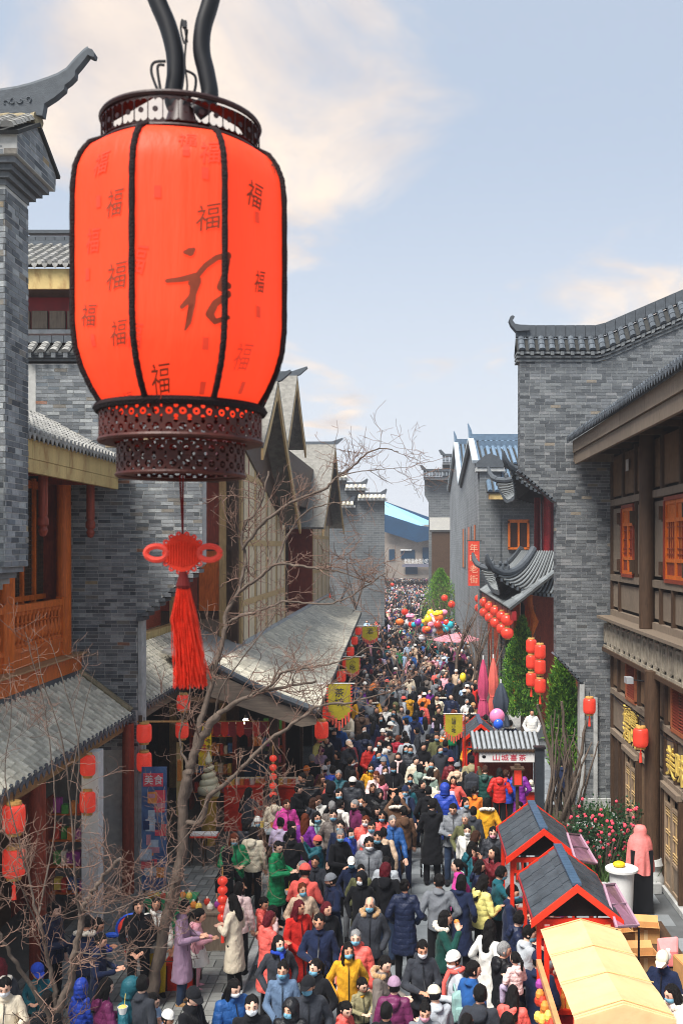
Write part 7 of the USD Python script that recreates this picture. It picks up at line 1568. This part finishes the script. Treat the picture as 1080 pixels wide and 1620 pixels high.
    if lod == 0 and 'hair' in hp:
        V, f = soft(hp['hair'].refine_to_length(.022), 2); q = V * [95, 95, 26]; V = V + normals(V, f) * (.004 * np.sin(q[:, 0] + 2 * np.sin(q[:, 2])) * np.sin(q[:, 1] + q[:, 2]) + .003 * np.sin(q[:, 2] * 1.7 + q[:, 0] * .6))[:, None]; out['hair'] = (V, f)
    out = {k: (v[0], v[1], normals(v[0], v[1])) for k, v in out.items()}
    PARTS[key] = (out, top_z)
    return PARTS[key]

COL = {'black': '#17181c', 'navy': '#1d2640', 'darkgrey': '#33363d', 'grey': '#74787e', 'lightgrey': '#aeb4bb', 'white': '#dedcd6', 'cream': '#d9cdb6', 'beige': '#c6ac93', 'brown': '#5b4334', 'red': '#c02a24', 'crimson': '#a51f35', 'coral': '#e5635a', 'pink': '#e2a4b0', 'palepink': '#e6c9c6', 'magenta': '#d3449c',
       'purple': '#7a2a8e', 'plum': '#67264f', 'mauve': '#9b7f96', 'lilac': '#b6a8c4', 'orange': '#e27a2e', 'mustard': '#d39a26', 'yellow': '#e6bf2c', 'lemon': '#e5db86', 'olive': '#5f6143', 'sage': '#7f9389', 'teal': '#1f5a66', 'mint': '#88aaa6', 'green': '#13804f', 'darkgreen': '#17403a', 'blue': '#25538f', 'denim': '#5c718c', 'royal': '#2440a0', 'lightblue': '#9db8d4', 'maroon': '#6b2028', 'tan': '#a98258', 'greybrown': '#6d6560', 'jeans': '#2c3a52', 'khaki': '#8d8768', 'rose': '#d4788a', 'peach': '#e9a48c'}
HAIRC = {'': '#0f0d0d', 'bk': '#0f0d0d', 'br': '#3d2418', 'au': '#6a3018', 'rd': '#5c141f', 'gr': '#8d8d8d', 'wh': '#c9c7c4'}
HNAME = {'': 'black', 'bk': 'black', 'br': 'brown', 'au': 'auburn', 'rd': 'dark red', 'gr': 'grey', 'wh': 'white'}
def cloth(col, quilt=False):
    """cloth with creases; quilted coats carry seams across the body."""
    name = ('quilted_' if quilt else 'cloth_') + col
    if name in MATS: return MATS[name]
    c = np.array(C(COL[col]))
    nd = {'tc': ('texture_coordinate', {}), 'mp': ('mapping', {'scale': (1.0, 1.0, .55)}), 'n': ('noise_texture', {'scale': 5.0, 'detail': 3.0}), 'r': ('map_range', {'from_min': .3, 'from_max': .7}), 'mx': ('mix', {'color1': tuple(c * .86), 'color2': tuple(np.minimum(c * 1.12, 1))}),
          'nb': ('noise_texture', {'scale': 13.0, 'detail': 3.0, 'roughness': .55, 'distortion': .8}), 'b': ('bump', {'strength': .5, 'distance': .045}), 'p': ('principled_bsdf', {'roughness': .5 if quilt else .88, 'specular_ior_level': .3 if quilt else .12, 'sheen_weight': 0.0 if quilt else .06})}
    ln = [('tc.object', 'mp.vector'), ('mp.vector', 'n.vector'), ('n.fac', 'r.value'), ('r.result', 'mx.fac'), ('mx.color', 'p.base_color'), ('mp.vector', 'nb.vector'), ('nb.fac', 'b.height')]
    if quilt:
        nd.update({'w': ('wave_texture', {'wave_type': 'bands', 'bands_direction': 'z', 'profile': 'sine', 'scale': 3.3, 'distortion': 1.2, 'detail': 2.0, 'detail_scale': 1.5}), 'sq': ('math', {'math_type': 'power', 'value2': .45}), 'b2': ('bump', {'strength': .28, 'distance': .018})})
        ln += [('tc.object', 'w.vector'), ('w.fac', 'sq.value1'), ('sq.value', 'b2.height'), ('b.normal', 'b2.normal'), ('b2.normal', 'p.normal')]
    else: ln.append(('b.normal', 'p.normal'))
    MATS[name] = usdkit.material(stage, '/World/Looks/' + name, nd, ln, surface='p.BSDF')
    return MATS[name]
def hairm(c): return M('hair_' + (c or 'bk'), HAIRC[c], 0.5, 0.4, 30, 0.9, 60, stretch=(3, 3, .6), spec=.25)
SKIN = [M('skin_a', '#d9a489', 0.55, 0.06, 12), M('skin_b', '#cb9376', 0.55, 0.06, 12), M('skin_c', '#e2b59d', 0.55, 0.06, 12)]
MASKC = {'b': ('blue', M('mask_blue', '#6fa6bf', 0.8, 0.05, 20)), 'w': ('white', M('mask_white', '#dfe3e6', 0.8, 0.04, 20)), 'k': ('black', M('mask_black', '#1d1d22', 0.8, 0.1, 20)), 'p': ('pink', M('mask_pink', '#d897a8', 0.8, 0.05, 20))}
FURM = M('fur_pale', '#ddd3c2', 0.95, 0.12, 40, 0.8, 120, sheen=.5); FURT = M('fur_tan', '#b08a5c', 0.95, 0.15, 40, 0.8, 120, sheen=.5)
EYEM = M('eye_dark', '#0d0a09', 0.25, 0.1, 9); LIP = M('lip', '#8e4a42', 0.5, 0.1, 9)
def put(path, name, m, mat):
    p = path + '/' + numbered(path, name); V, f, N = m
    g = UsdGeom.Mesh.Define(stage, p); g.CreatePointsAttr(Vt.Vec3fArray.FromNumpy(V.astype(np.float32))); g.CreateFaceVertexCountsAttr(Vt.IntArray.FromNumpy(np.full(len(f), 3, np.int32))); g.CreateFaceVertexIndicesAttr(Vt.IntArray.FromNumpy(f.astype(np.int32).ravel()))
    g.CreateSubdivisionSchemeAttr('none'); g.CreateNormalsAttr(Vt.Vec3fArray.FromNumpy(N.astype(np.float32))); g.SetNormalsInterpolation('vertex'); UsdShade.MaterialBindingAPI.Apply(g.GetPrim()).Bind(mat)
NICE = {'puf': 'puffer jacket', 'puflong': 'long puffer coat', 'long': 'long coat', 'jkt': 'jacket', 'hood': 'hooded jacket', 'fur': 'fur collared jacket', 'furlong': 'long fur collared coat', 'vest': 'top'}
COLN = {'darkgrey': 'dark grey', 'lightgrey': 'light grey', 'palepink': 'pale pink', 'darkgreen': 'dark green', 'lightblue': 'light blue', 'greybrown': 'grey brown', 'rose': 'rose', 'jeans': 'dark denim'}
ACT = {'down': '', 'pockets': 'hands in pockets', 'hold': 'hands held before the chest', 'low': 'hands together', 'one': 'one hand raised to the chest', 'up': 'both hands raised', 'eat': 'hand at the mouth', 'reach': 'reaching forward', 'carry': 'arms cradling', 'walk': 'walking', 'sit': 'carried'}
def facing(a):
    a = (a + 180) % 360 - 180
    return 'facing us' if abs(a) < 40 else 'seen from behind' if abs(a) > 140 else 'turned to the right' if a > 0 else 'turned to the left'
LABELS = {}
def describe(h, coat, col, hair, mask, tr, pose, f, place=''):
    k, c = (hair.split('.') + [''])[:2]
    hd = {'s': 'short', 'l': 'long', 'b': 'bobbed', 'n': 'tied up', 'p': 'ponytail', 'g': 'cropped'}.get(k)
    hd = f'{hd} {HNAME.get(c, c)} hair' if hd else {'bald': 'thinning grey hair', 'cap': f'{c} cap', 'flat': f'{c} flat cap', 'bean': f'{c} knit hat', 'beret': f'{c} beret', 'H': 'hood up'}[k]
    s = f"{'child' if h < 1.4 else 'person'} in {COLN.get(col, col)} {NICE[coat]}, {hd}"
    if mask != '-': s += f', {MASKC[mask][0]} mask'
    return s, f'{facing(f)}', ACT[pose], place, f'{COLN.get(tr, tr)} trousers'
def unique(opts):
    a, fc, ac, pl, tr = opts
    for s in (f'{a}, {fc}', f'{a}, {fc}, {pl}' if pl else None, f'{a}, {fc}, {ac}' if ac else None, f'{a}, {ac}, {pl}' if ac and pl else None, f'{a}, {tr}', f'{a}, {tr}, {fc}', f'{a}, {tr}, {pl}'):
        if s and s not in LABELS and len(s.replace(',', ' ').split()) <= 16: LABELS[s] = 1; return s
    return None
TAKEN = []
def person(x, y, z, h, f, pose, coat, col, hair, mask, tr, lod=0, label=None, legs='std', shoe='black', fat=1.0, place='', furm=None, skin=0):
    child = h < 1.4
    yaw = 0 if pose in ('eat', 'up') else (0, 22, -26, 12, -10)[int(abs(x * 97 + y * 31)) % 5]
    (ps, tz) = body_parts(pose, coat, hair, mask, lod, child, legs, yaw)
    lab = label or unique(describe(h, coat, col, hair, mask, tr, pose, f, place))
    if lab is None: return None
    wx = ((abs(x * 53 + y * 17) % 1) - .45) * .17
    t = thing('person', lab, 'person', (x, y, z), 'people in the street crowd', rz=f, scale=np.array([1 + wx, 1 + wx * .8, 1]) * h / tz)
    k, c = (hair.split('.') + [''])[:2]; hc = c if c in HAIRC else ''; hat = c if c in COL else 'black'
    cm = cloth(col, coat in ('puf', 'puflong'))
    MT = {'body': SKIN[skin % 3], 'coat': cm, 'hood': cm, 'fur_collar': furm or FURM, 'zip': BLACK, 'pocket': BLACK, 'trousers': cloth(tr), 'skirt': cloth('white'), 'shoeL': cloth(shoe), 'shoeR': cloth(shoe), 'hair': hairm('gr' if k == 'bald' else hc), 'cap': cloth(hat), 'brim': cloth(hat), 'hat': cloth(hat), 'mask': MASKC[mask][1] if mask != '-' else None,
          'eye1': EYEM, 'eye-1': EYEM, 'brow1': hairm(''), 'brow-1': hairm(''), 'mouth': LIP}
    nm = {'shoeL': 'shoe', 'shoeR': 'shoe', 'eye1': 'eye', 'eye-1': 'eye', 'brow1': 'eyebrow', 'brow-1': 'eyebrow'}
    for k2, m in ps.items():
        put(t, nm.get(k2, k2), m, MT[k2])
    TAKEN.append((x, y)); return t

TABLE = """
288 1423 1.66 90 hold long mauve s - jeans shoe=tan
312 1437 1.32 95 hold hood pink p - pink legs=skirt shoe=pink
371 1415 1.60 -120 hold long cream l - black
378 1395 1.58 175 down puf palepink b - black
415 1418 1.28 80 reach puf coral s - navy
433 1432 1.18 -70 hold jkt palepink s - jeans
424 1442 1.62 130 hold puflong coral b.rd - black
472 1423 1.64 35 low long red l.rd - black
478 1396 1.60 10 pockets puf beige s.au b black
505 1444 1.72 0 one jkt navy s - black
516 1426 1.60 30 down jkt black b.rd - black
440 1479 1.60 20 pockets jkt darkgrey l b black scarf=royal
447 1519 1.62 5 low hood denim n b jeans
368 1547 1.62 35 hold puf blue l w black
398 1573 1.70 10 down jkt black s w black
302 1560 1.70 70 hold jkt black cap.black - black
487 1543 1.72 10 pockets jkt darkgrey cap.black b black
459 1578 1.62 0 down puf black H b black
500 1516 1.62 -30 pockets jkt black p b black
550 1490 1.62 10 pockets hood mustard l b black
545 1583 1.20 60 hold puf coral p - navy
437 1330 1.62 75 hold puflong green s - black
400 1308 1.64 170 down puf cream b - black
461 1310 1.70 175 pockets long black s - black
501 1284 1.62 10 low furlong mint l b white shoe=white
527 1280 1.72 10 pockets puf greybrown s b black
539 1297 1.66 -10 down jkt navy s b black
537 1312 1.70 40 carry jkt black g.gr b black
556 1315 .95 -20 sit puf magenta b - magenta d=20.55 shoe=cream
578 1290 1.60 10 pockets puf coral b.au w black
604 1282 1.66 5 low puflong coral l b black
598 1314 1.72 -10 one jkt black s b black
571 1377 1.64 0 pockets jkt black H w black
585 1419 1.72 0 pockets fur darkgrey bald b black fur=tan
600 1247 1.64 0 down puflong black H - black
589 1239 1.60 15 low jkt black l.br - black
595 1219 1.58 0 hold puf palepink l.au - jeans
586 1208 1.62 10 pockets hood mustard l b jeans
609 1212 1.60 5 down jkt black l w black
622 1205 1.74 0 hold jkt black bean.black b black
630 1190 1.64 -20 down long black l k black scarf=palepink
641 1242 1.70 0 walk jkt navy bean.navy b black scarf=denim
643 1163 1.74 185 down hood lightgrey s - black
629 1163 1.58 160 down puf crimson s.au - black
598 1187 1.72 10 down jkt navy s b black
584 1176 1.60 30 low puf red l - black
602 1170 1.64 -20 down puf white b b black
605 1152 1.60 10 down jkt maroon bean.white - black
575 1147 1.74 20 down jkt black s w black
551 1172 1.72 40 hold jkt darkgrey flat.beige - black
528 1153 1.76 20 one long navy s k jeans
502 1165 1.58 60 hold jkt lemon cap.coral - black
507 1182 1.56 40 hold puf mauve bean.plum - black
553 1197 1.74 70 hold jkt black s w black
517 1200 1.60 50 low jkt lightgrey s w black
526 1211 1.72 160 down puf royal s - black
558 1218 1.78 170 pockets long black s - jeans
507 1224 1.60 60 hold jkt brown l.br - black
520 1233 1.62 -75 hold hood lilac s - lightgrey scarf=coral
484 1211 1.58 30 low jkt tan bean.orange - black
470 1240 1.66 60 hold jkt black s - black
392 1246 1.60 150 reach jkt darkgrey l - black
495 1262 1.58 120 down puf darkgrey l.br - black
665 1208 1.62 165 up puf sage l - black
680 1216 1.60 150 down fur sage l - black
677 1243 1.74 175 pockets jkt black s - black
683 1264 1.80 180 low long black s - black shoe=black
669 1174 1.72 10 hold jkt black s - black
691 1159 1.78 10 down jkt olive s b black
704 1170 1.74 170 pockets jkt navy s - black
713 1198 1.58 170 down puf maroon bean.coral - black
723 1206 1.56 170 pockets puf beige bean.grey - brown
746 1195 1.74 175 down hood khaki s - black
767 1211 1.62 170 hold puf darkgreen s.br - black
790 1215 1.62 175 pockets puf red l - black
820 1213 1.62 178 pockets puflong purple s - black
800 1218 1.56 160 down puf royal s.br - black
750 1244 1.56 175 hold jkt orange p - black
736 1262 1.20 170 down puf lightblue b - navy
770 1262 1.64 175 pockets fur mustard b - black
739 1287 1.15 175 down fur yellow b - black
779 1307 1.66 5 low puf darkgrey b p black
750 1314 1.60 100 hold jkt black b.br - black
745 1331 1.62 110 pockets puf teal l - black
747 1347 1.40 110 down jkt black s - black
756 1360 1.60 90 hold puf navy l - black
789 1370 1.70 95 reach jkt teal s b black
729 1383 1.72 150 pockets long navy b - black
762 1384 1.64 120 hold puf lemon l - black
807 1399 1.74 80 hold jkt navy s b black
694 1383 1.74 180 pockets jkt grey s - black
640 1391 1.66 175 pockets puflong navy n - black
702 1440 1.66 85 eat fur darkgreen l - black
667 1485 1.76 10 hold hood darkgrey s w black
721 1503 1.64 -80 hold jkt lightgrey bean.white w black scarf=coral
747 1520 1.72 130 down vest blue s - grey
773 1455 1.70 130 pockets long white l - white
795 1490 1.66 120 carry puf black g.gr - black
815 1506 1.0 -150 sit puf palepink p - lilac d=13.3
759 1558 1.74 165 down hood darkgrey s - black
689 1560 1.62 -150 hold jkt lightgrey cap.cream - black
672 1582 1.60 0 hold jkt grey n p black
623 1545 1.60 175 down puf plum bean.mauve - black
610 1586 1.66 150 down jkt black s - black
572 1545 1.16 20 hold jkt khaki s - black
605 1511 1.62 70 hold fur greybrown s - black fur=tan
563 1470 1.60 -10 down puf coral g.gr b black
810 1560 1.60 160 hold puf coral l - black
802 1602 1.62 170 down jkt black l - black
738 1604 1.64 170 down jkt navy l - black
818 1441 1.70 95 hold puf navy s b black
833 1434 1.34 20 hold jkt darkgrey s - black
833 1464 1.68 110 reach jkt lightgrey s b black
851 1503 1.74 150 pockets long navy bean.navy - black
83 1426 1.72 80 one puf navy s - black
151 1452 1.36 120 hold jkt royal s - navy
219 1420 1.72 10 low jkt black s - black
247 1418 1.62 20 down puf white b - yellow
60 1522 1.30 10 hold jkt teal cap.royal - black
8 1544 1.70 15 hold long cream s w navy
74 1568 1.62 170 down jkt black s - black
164 1548 1.62 130 hold puf plum l - black
128 1547 1.25 160 down puf royal H - black
205 1544 1.62 80 hold puf teal H - navy
239 1570 1.22 60 hold jkt lightblue s - blue
224 1543 1.66 150 down jkt darkgrey s - black
262 1597 1.40 100 hold jkt black bean.white - black
1049 1502 1.74 -30 reach jkt navy cap.cream - black
1067 1556 1.64 -80 reach fur white l b black
841 1122 1.64 0 pockets puf white s - black
874 1150 1.20 -30 hold puf red s - navy
890 1200 1.64 170 down jkt navy s - black
822 1268 1.60 -40 down jkt darkgrey s - black
595 1118 1.72 15 pockets puf black s - black
610 1116 1.62 0 pockets puf white b - black
635 1117 1.60 0 down puf greybrown l.br - black
625 1110 1.66 0 down jkt olive H - black
585 1104 1.70 20 down jkt grey s - navy
593 1073 1.62 30 down puf orange s.br - black
570 1091 1.70 10 down jkt grey H - black
620 1093 1.66 170 down jkt black cap.teal - black
648 1067 1.60 175 down fur cream l.br - black
647 1098 1.58 -160 down puf mustard b - black
655 1129 1.74 175 pockets long navy s - jeans
640 1156 1.66 160 down jkt black s - black
671 1095 1.60 170 pockets puf orange bean.white - black
691 1099 1.64 0 pockets puf cream s - black
693 1118 1.76 10 down long black s - black
668 1110 1.60 175 down puf coral s - black
672 1134 1.64 180 down long grey l - black
691 1060 1.62 175 down puf coral s.br - black
734 1090 1.70 160 down jkt black cap.white - black
703 1065 1.60 0 down puf pink b - black
748 1111 1.56 30 down jkt tan bean.tan - black
768 1130 1.70 180 down jkt black s - black
807 1139 1.66 160 down fur navy s - black
716 1108 1.70 170 down puf navy H - black
720 1120 1.70 10 down jkt darkgrey s - black
742 1128 1.62 -30 down puf maroon l - black
"""
SCARF = []
for ln in TABLE.strip().splitlines():
    q = ln.split(); u, v, h, f = map(float, q[:4]); pose, coat, col, hair, mask, tr = q[4:10]; kw = dict(e.split('=') for e in q[10:])
    if 'd' in kw:
        d = float(kw['d']); p = at(u, v, d); z = p[2] - h
    else: d = F * (H - h) / (v - V0); p = at(u, v, d); z = 0.0
    pl = 'by the left shops' if u < 520 and d > 17.5 else 'on the left pavement' if u < 330 else 'beside the red stalls' if u > 740 and d < 20 else 'by the grey roofed stall' if u > 700 and d < 27 else 'on the open paving' if d < 22 else 'in the middle crowd'
    t = person(p[0], p[1], z, h, f, pose, coat, col, hair, mask, tr, 0 if d < 26 else 1, None, kw.get('legs', 'std'), kw.get('shoe', 'black'), 1.0, pl, FURT if kw.get('fur') == 'tan' else None, int(u))
    if t is None: raise RuntimeError('label taken: ' + ln)
    if 'scarf' in kw: put(t, 'scarf', (lambda m: (m[0], m[1], normals(*m)))(cat([tube([[.088 * math.cos(a), .005 + .09 * math.sin(a), 1.462 + .012 * math.sin(2 * a)] for a in np.linspace(0, 6.2832, 15)], .034, 7, False), tube([[.03, -.10, 1.45], [.04, -.17, 1.3], [.045, -.175, 1.12]], [.035, .03, .032], 6)])), cloth(kw['scarf']))
# things they hold
def held(name, label, catg, u, v, d, mk):
    p = at(u, v, d); t = thing(name, label, catg, p)
    for n, m, mt in mk(p): part(t, n, m, mt)
bowl = lambda c1, c2: lambda p: [('bowl', lathe([(0, -.05), (.04, -.05), (.062, .035), (.056, .035), (.035, -.04), (0, -.04)], 12, p), c1), ('food', ell(p + [0, 0, .025], .052, .052, .03, 10, 6), c2), ('stick', rod(p + [.02, 0, .03], p + [.03, .02, .19], .004, 4), PRODUCT[1])]
held('snack_bowl', 'pink and yellow snack bowl in the hands of the person in dark grey hooded jacket', 'bowl', 663, 1553, 14.1, bowl(PINK, YS))
held('snack_bowl', 'white paper bowl carried by the person in the long green puffer coat', 'bowl', 455, 1411, 18.9, bowl(WHITE, PRODUCT[0]))
held('snack_bowl', 'pale paper bowl held by the person in the plum puffer on the left pavement', 'bowl', 194, 1598, 12.6, bowl(WHITE, PRODUCT[1]))
phone = lambda p: [('phone', box(*p, .075, .012, .15), BLACK), ('screen', box(p[0], p[1] + .007, p[2], .068, .002, .14), M('screen_glow', '#aebfd0', 0.2, 0.2, 9))]
held('phone', 'dark phone raised by the person in the sage puffer jacket', 'phone', 661, 1215, 24.3, phone)
held('handbag', 'dark handbag hanging beside the person in the long coral puffer coat', 'bag', 633, 1374, 20.9, lambda p: [('bag', cat([box(*p, .10, .22, .2), box(p[0], p[1], p[2] + .11, .08, .2, .03)]), cloth('brown')), ('strap', tube([p + [0, -.08, .1], p + [0, -.06, .26], p + [0, .06, .26], p + [0, .08, .1]], .01, 5), cloth('brown'))])
held('orange_snack', 'orange snack at the mouth of the person in the dark green jacket', 'snack', 722, 1463, 15.4, lambda p: [('wrapper', lathe([(0, -.06), (.03, -.05), (.045, .02), (0, .02)], 8, p), PRODUCT[3]), ('food', ell(p + [0, 0, .03], .045, .04, .05, 9, 6), PRODUCT[0])])
pack = lambda m, w=.14: lambda p: [('pack', from_manifold(hullm(*[sph(p + [a, b, c2], .035, 8) for a in (-w, w) for b in (-.04, .04) for c2 in (-.17, .12)] + [sph(p + [0, 0, .19], .05, 8)])), m), ('pocket', from_manifold(hullm(*[sph(p + [a, -.10, c2], .025, 8) for a in (-w * .7, w * .7) for c2 in (-.14, .0)])), m), ('strap', cat([tube([p + [s * w * .8, .04, .14], p + [s * w, .14, .22], p + [s * w, .24, .1]], .014, 5) for s in (-1, 1)]), m)]
held('backpack', 'dark backpack on the person in the khaki hooded jacket by the grey roofed stall', 'bag', 746, 1237, 24.75, pack(cloth('darkgrey')))
held('backpack', 'small cream backpack on the person in the sage fur collared jacket', 'bag', 684, 1262, 23.55, pack(cloth('cream'), .1))
held('backpack', 'mint and pink backpack on the person in the blue top near the bottom', 'bag', 733, 1592, 13.35, pack(cloth('mint'), .12))
c = at(683, 0, 22.3) * [1, 1, 0]; t = thing('stroller', 'low folding stroller pushed by the person in the long black coat', 'stroller', c)
part(t, 'seat', box(c[0], c[1], .42, .36, .36, .06), BLACK); part(t, 'back', obox(c + [0, -.16, .7], [.36, 0, 0], [0, .04, .01], [0, -.1, .5]), BLACK)
for s in (-1, 1):
    part(t, 'handle', tube([c + [s * .2, .3, .08], c + [s * .2, 0, .45], c + [s * .2, -.45, 1.0]], .014, 6), M('steel_plate', '#8d959a')); part(t, 'leg', rod(c + [s * .2, -.35, .08], c + [s * .2, .05, .5], .013, 6), M('steel_plate', '#8d959a'))
    for y in (-.35, .3):
        an = np.linspace(0, 6.2832, 17); part(t, 'wheel', tube([c + [s * .24, y + .075 * math.cos(a), .085 + .075 * math.sin(a)] for a in an], .018, 6, False), BLACK)

# the crowd further down: one by one as far as they can be told apart
def edges(y): return (np.interp(y, [26, 37, 60, 80, 117, 175, 230], [-2.6, -3.0, -3.2, -3.6, -5.2, -5.2, -4.5]), np.interp(y, [26, 34, 42, 60, 90, 117, 175, 230], [2.4, 2.2, 3.0, 3.4, 3.1, 2.7, 2.9, 2.6]))
rg = np.random.default_rng(77)
cw = ['black'] * 20 + ['navy'] * 10 + ['darkgrey'] * 8 + ['brown', 'greybrown', 'grey', 'grey'] + ['grey', 'white', 'white', 'cream', 'beige', 'coral', 'red', 'pink', 'palepink', 'mustard', 'orange', 'purple', 'plum', 'green', 'blue', 'royal', 'teal', 'brown', 'lightgrey', 'lilac', 'maroon', 'olive', 'rose', 'lightblue', 'magenta']
hw = ['s'] * 12 + ['l'] * 7 + ['b', 'b', 'n', 'p', 's.br', 'l.br', 's.gr', 'g.gr', 'l.au', 'b.rd', 'bean.white', 'bean.black', 'bean.coral', 'cap.black', 'cap.white', 'H', 'bean.grey', 'cap.navy']
sp = ['puf', 'puf', 'jkt', 'jkt', 'hood', 'long', 'puflong', 'fur']
FREE, GRID = [], {}
def free(x, y, r):
    i, j = int(x // 1), int(y // 1)
    for a in (-1, 0, 1):
        for b in (-1, 0, 1):
            for (px, py) in GRID.get((i + a, j + b), ()):
                if (px - x) ** 2 + (py - y) ** 2 < r * r: return False
    return True
def take(x, y): GRID.setdefault((int(x // 1), int(y // 1)), []).append((x, y))
for x, y in TAKEN: take(x, y)
made = len(TAKEN); y = 27.0
spots, extra = [], 0
for _ in range(700):
    x, yy = rg.uniform(-2.7, 1.5), rg.uniform(17.2, 27)
    if abs(x - np.interp(yy, [17, 21, 24, 27], [.1, .35, .5, .9])) < (.5 if yy < 22.5 else .2): continue
    if x < -1.9 and yy < 19: continue
    if free(x, yy, .43): take(x, yy); spots.append((x, yy)); extra += 1
for _ in range(160):
    x, yy = (rg.uniform(-5.5, -4.15), rg.uniform(12.6, 15.4)) if _ % 2 else (rg.uniform(-3.4, -2.3), rg.uniform(18.5, 24))
    if free(x, yy, .55) and (yy > 16 or rg.random() < .6): take(x, yy); spots.insert(0, (x, yy)); extra += 1
while y < 215:
    a, b = edges(y)
    for _ in range(7):
        x = rg.uniform(a, b); yy = y + rg.uniform(0, .5)
        if abs(x - 1.75) < .6 and 25.2 < yy < 27.4: continue
        if rg.random() > np.interp(yy, [27, 34, 60, 215], [.55, .8, .85, .9]): continue
        if free(x, yy, .46): take(x, yy); spots.append((x, yy))
    y += .40
far = []
for x, yy in spots:
    if made < 296:
        for _ in range(12):
            h = rg.uniform(1.52, 1.78) if rg.random() > .08 else rg.uniform(1.0, 1.3); f = rg.choice([0, 0, 10, -15, 25, 180, 170, 190, 160, 90, -90, 60, -60])
            m = rg.choice(['-', 'b', 'w', 'k', 'b', '-', '-']) if abs(f) < 80 else '-'
            t = person(x, yy, 0, h, float(f), str(rg.choice(['down', 'pockets', 'walk', 'low', 'hold', 'down', 'up' if rg.random() < .2 else 'down'])), str(rg.choice(sp)), str(rg.choice(cw)), str(rg.choice(hw)), str(m), str(rg.choice(['black', 'black', 'jeans', 'navy', 'brown', 'grey'])), 0 if yy < 25 else 1, place='in the far crowd' if yy > 36 else 'in the middle crowd' if yy > 26 else 'on the open paving', skin=int(rg.integers(3)))
            if t: made += 1; break
    else: far.append((x, yy))
pi = UsdGeom.PointInstancer.Define(stage, '/World/far_crowd'); tag(pi.GetPrim(), 'dense far crowd filling the street towards the blue roofed hall', 'crowd', None, 'stuff')
protos = []
for k in range(30):
    pp = f'/World/far_crowd/walker_{k:03d}'; UsdGeom.Xform.Define(stage, pp)
    co, cl, ha = str(rg.choice(sp)), str(rg.choice(cw)), hw[(k * 5) % len(hw)]; (ps, tz) = body_parts('down' if k % 2 else 'walk', co, ha, '-', 1, False, 'std', 0)
    for n in ('body', 'coat', 'trousers', 'hair', 'cap', 'hat', 'hood', 'fur_collar'):
        if n in ps:
            V, f, N = ps[n]; c2 = ha.split('.')[1] if '.' in ha else ''
            put(pp, n, (V / tz * 1.66, f, N), {'body': SKIN[k % 3], 'coat': cloth(cl, co.startswith('puf')), 'hood': cloth(cl), 'trousers': cloth(['black', 'jeans', 'navy'][k % 3]), 'hair': hairm(c2 if c2 in HAIRC else ''), 'fur_collar': FURM}.get(n) or cloth(c2 if c2 in COL else 'black'))
    protos.append(pp)
pi.CreatePrototypesRel().SetTargets([Sdf.Path(p) for p in protos])
n = len(far); pi.CreateProtoIndicesAttr(Vt.IntArray.FromNumpy(rg.integers(0, 30, n).astype(np.int32)))
pi.CreatePositionsAttr(Vt.Vec3fArray.FromNumpy(np.array([(x, y, 0) for x, y in far], np.float32)))
an = rg.choice([0, 0, 180, 180, 150, 30, 90, -90], n) + rg.normal(0, 15, n)
pi.CreateOrientationsAttr(Vt.QuathArray([Gf.Quath(math.cos(math.radians(a) / 2), 0, 0, math.sin(math.radians(a) / 2)) for a in an]))
pi.CreateScalesAttr(Vt.Vec3fArray.FromNumpy(np.repeat(rg.uniform(.9, 1.06, n), 3).reshape(-1, 3).astype(np.float32)))

# ------------------------------------------------------------------ the air
struct('haze', boxab(-60, 60, -12, 240, -2.0, 24.0), usdkit.material(stage, '/World/Looks/haze', {'v': ('principled_volume', {'color': (0.86, 0.88, 0.95), 'density': HAZE, 'anisotropy': 0.2})}, [], volume='v.volume'), 'stuff')
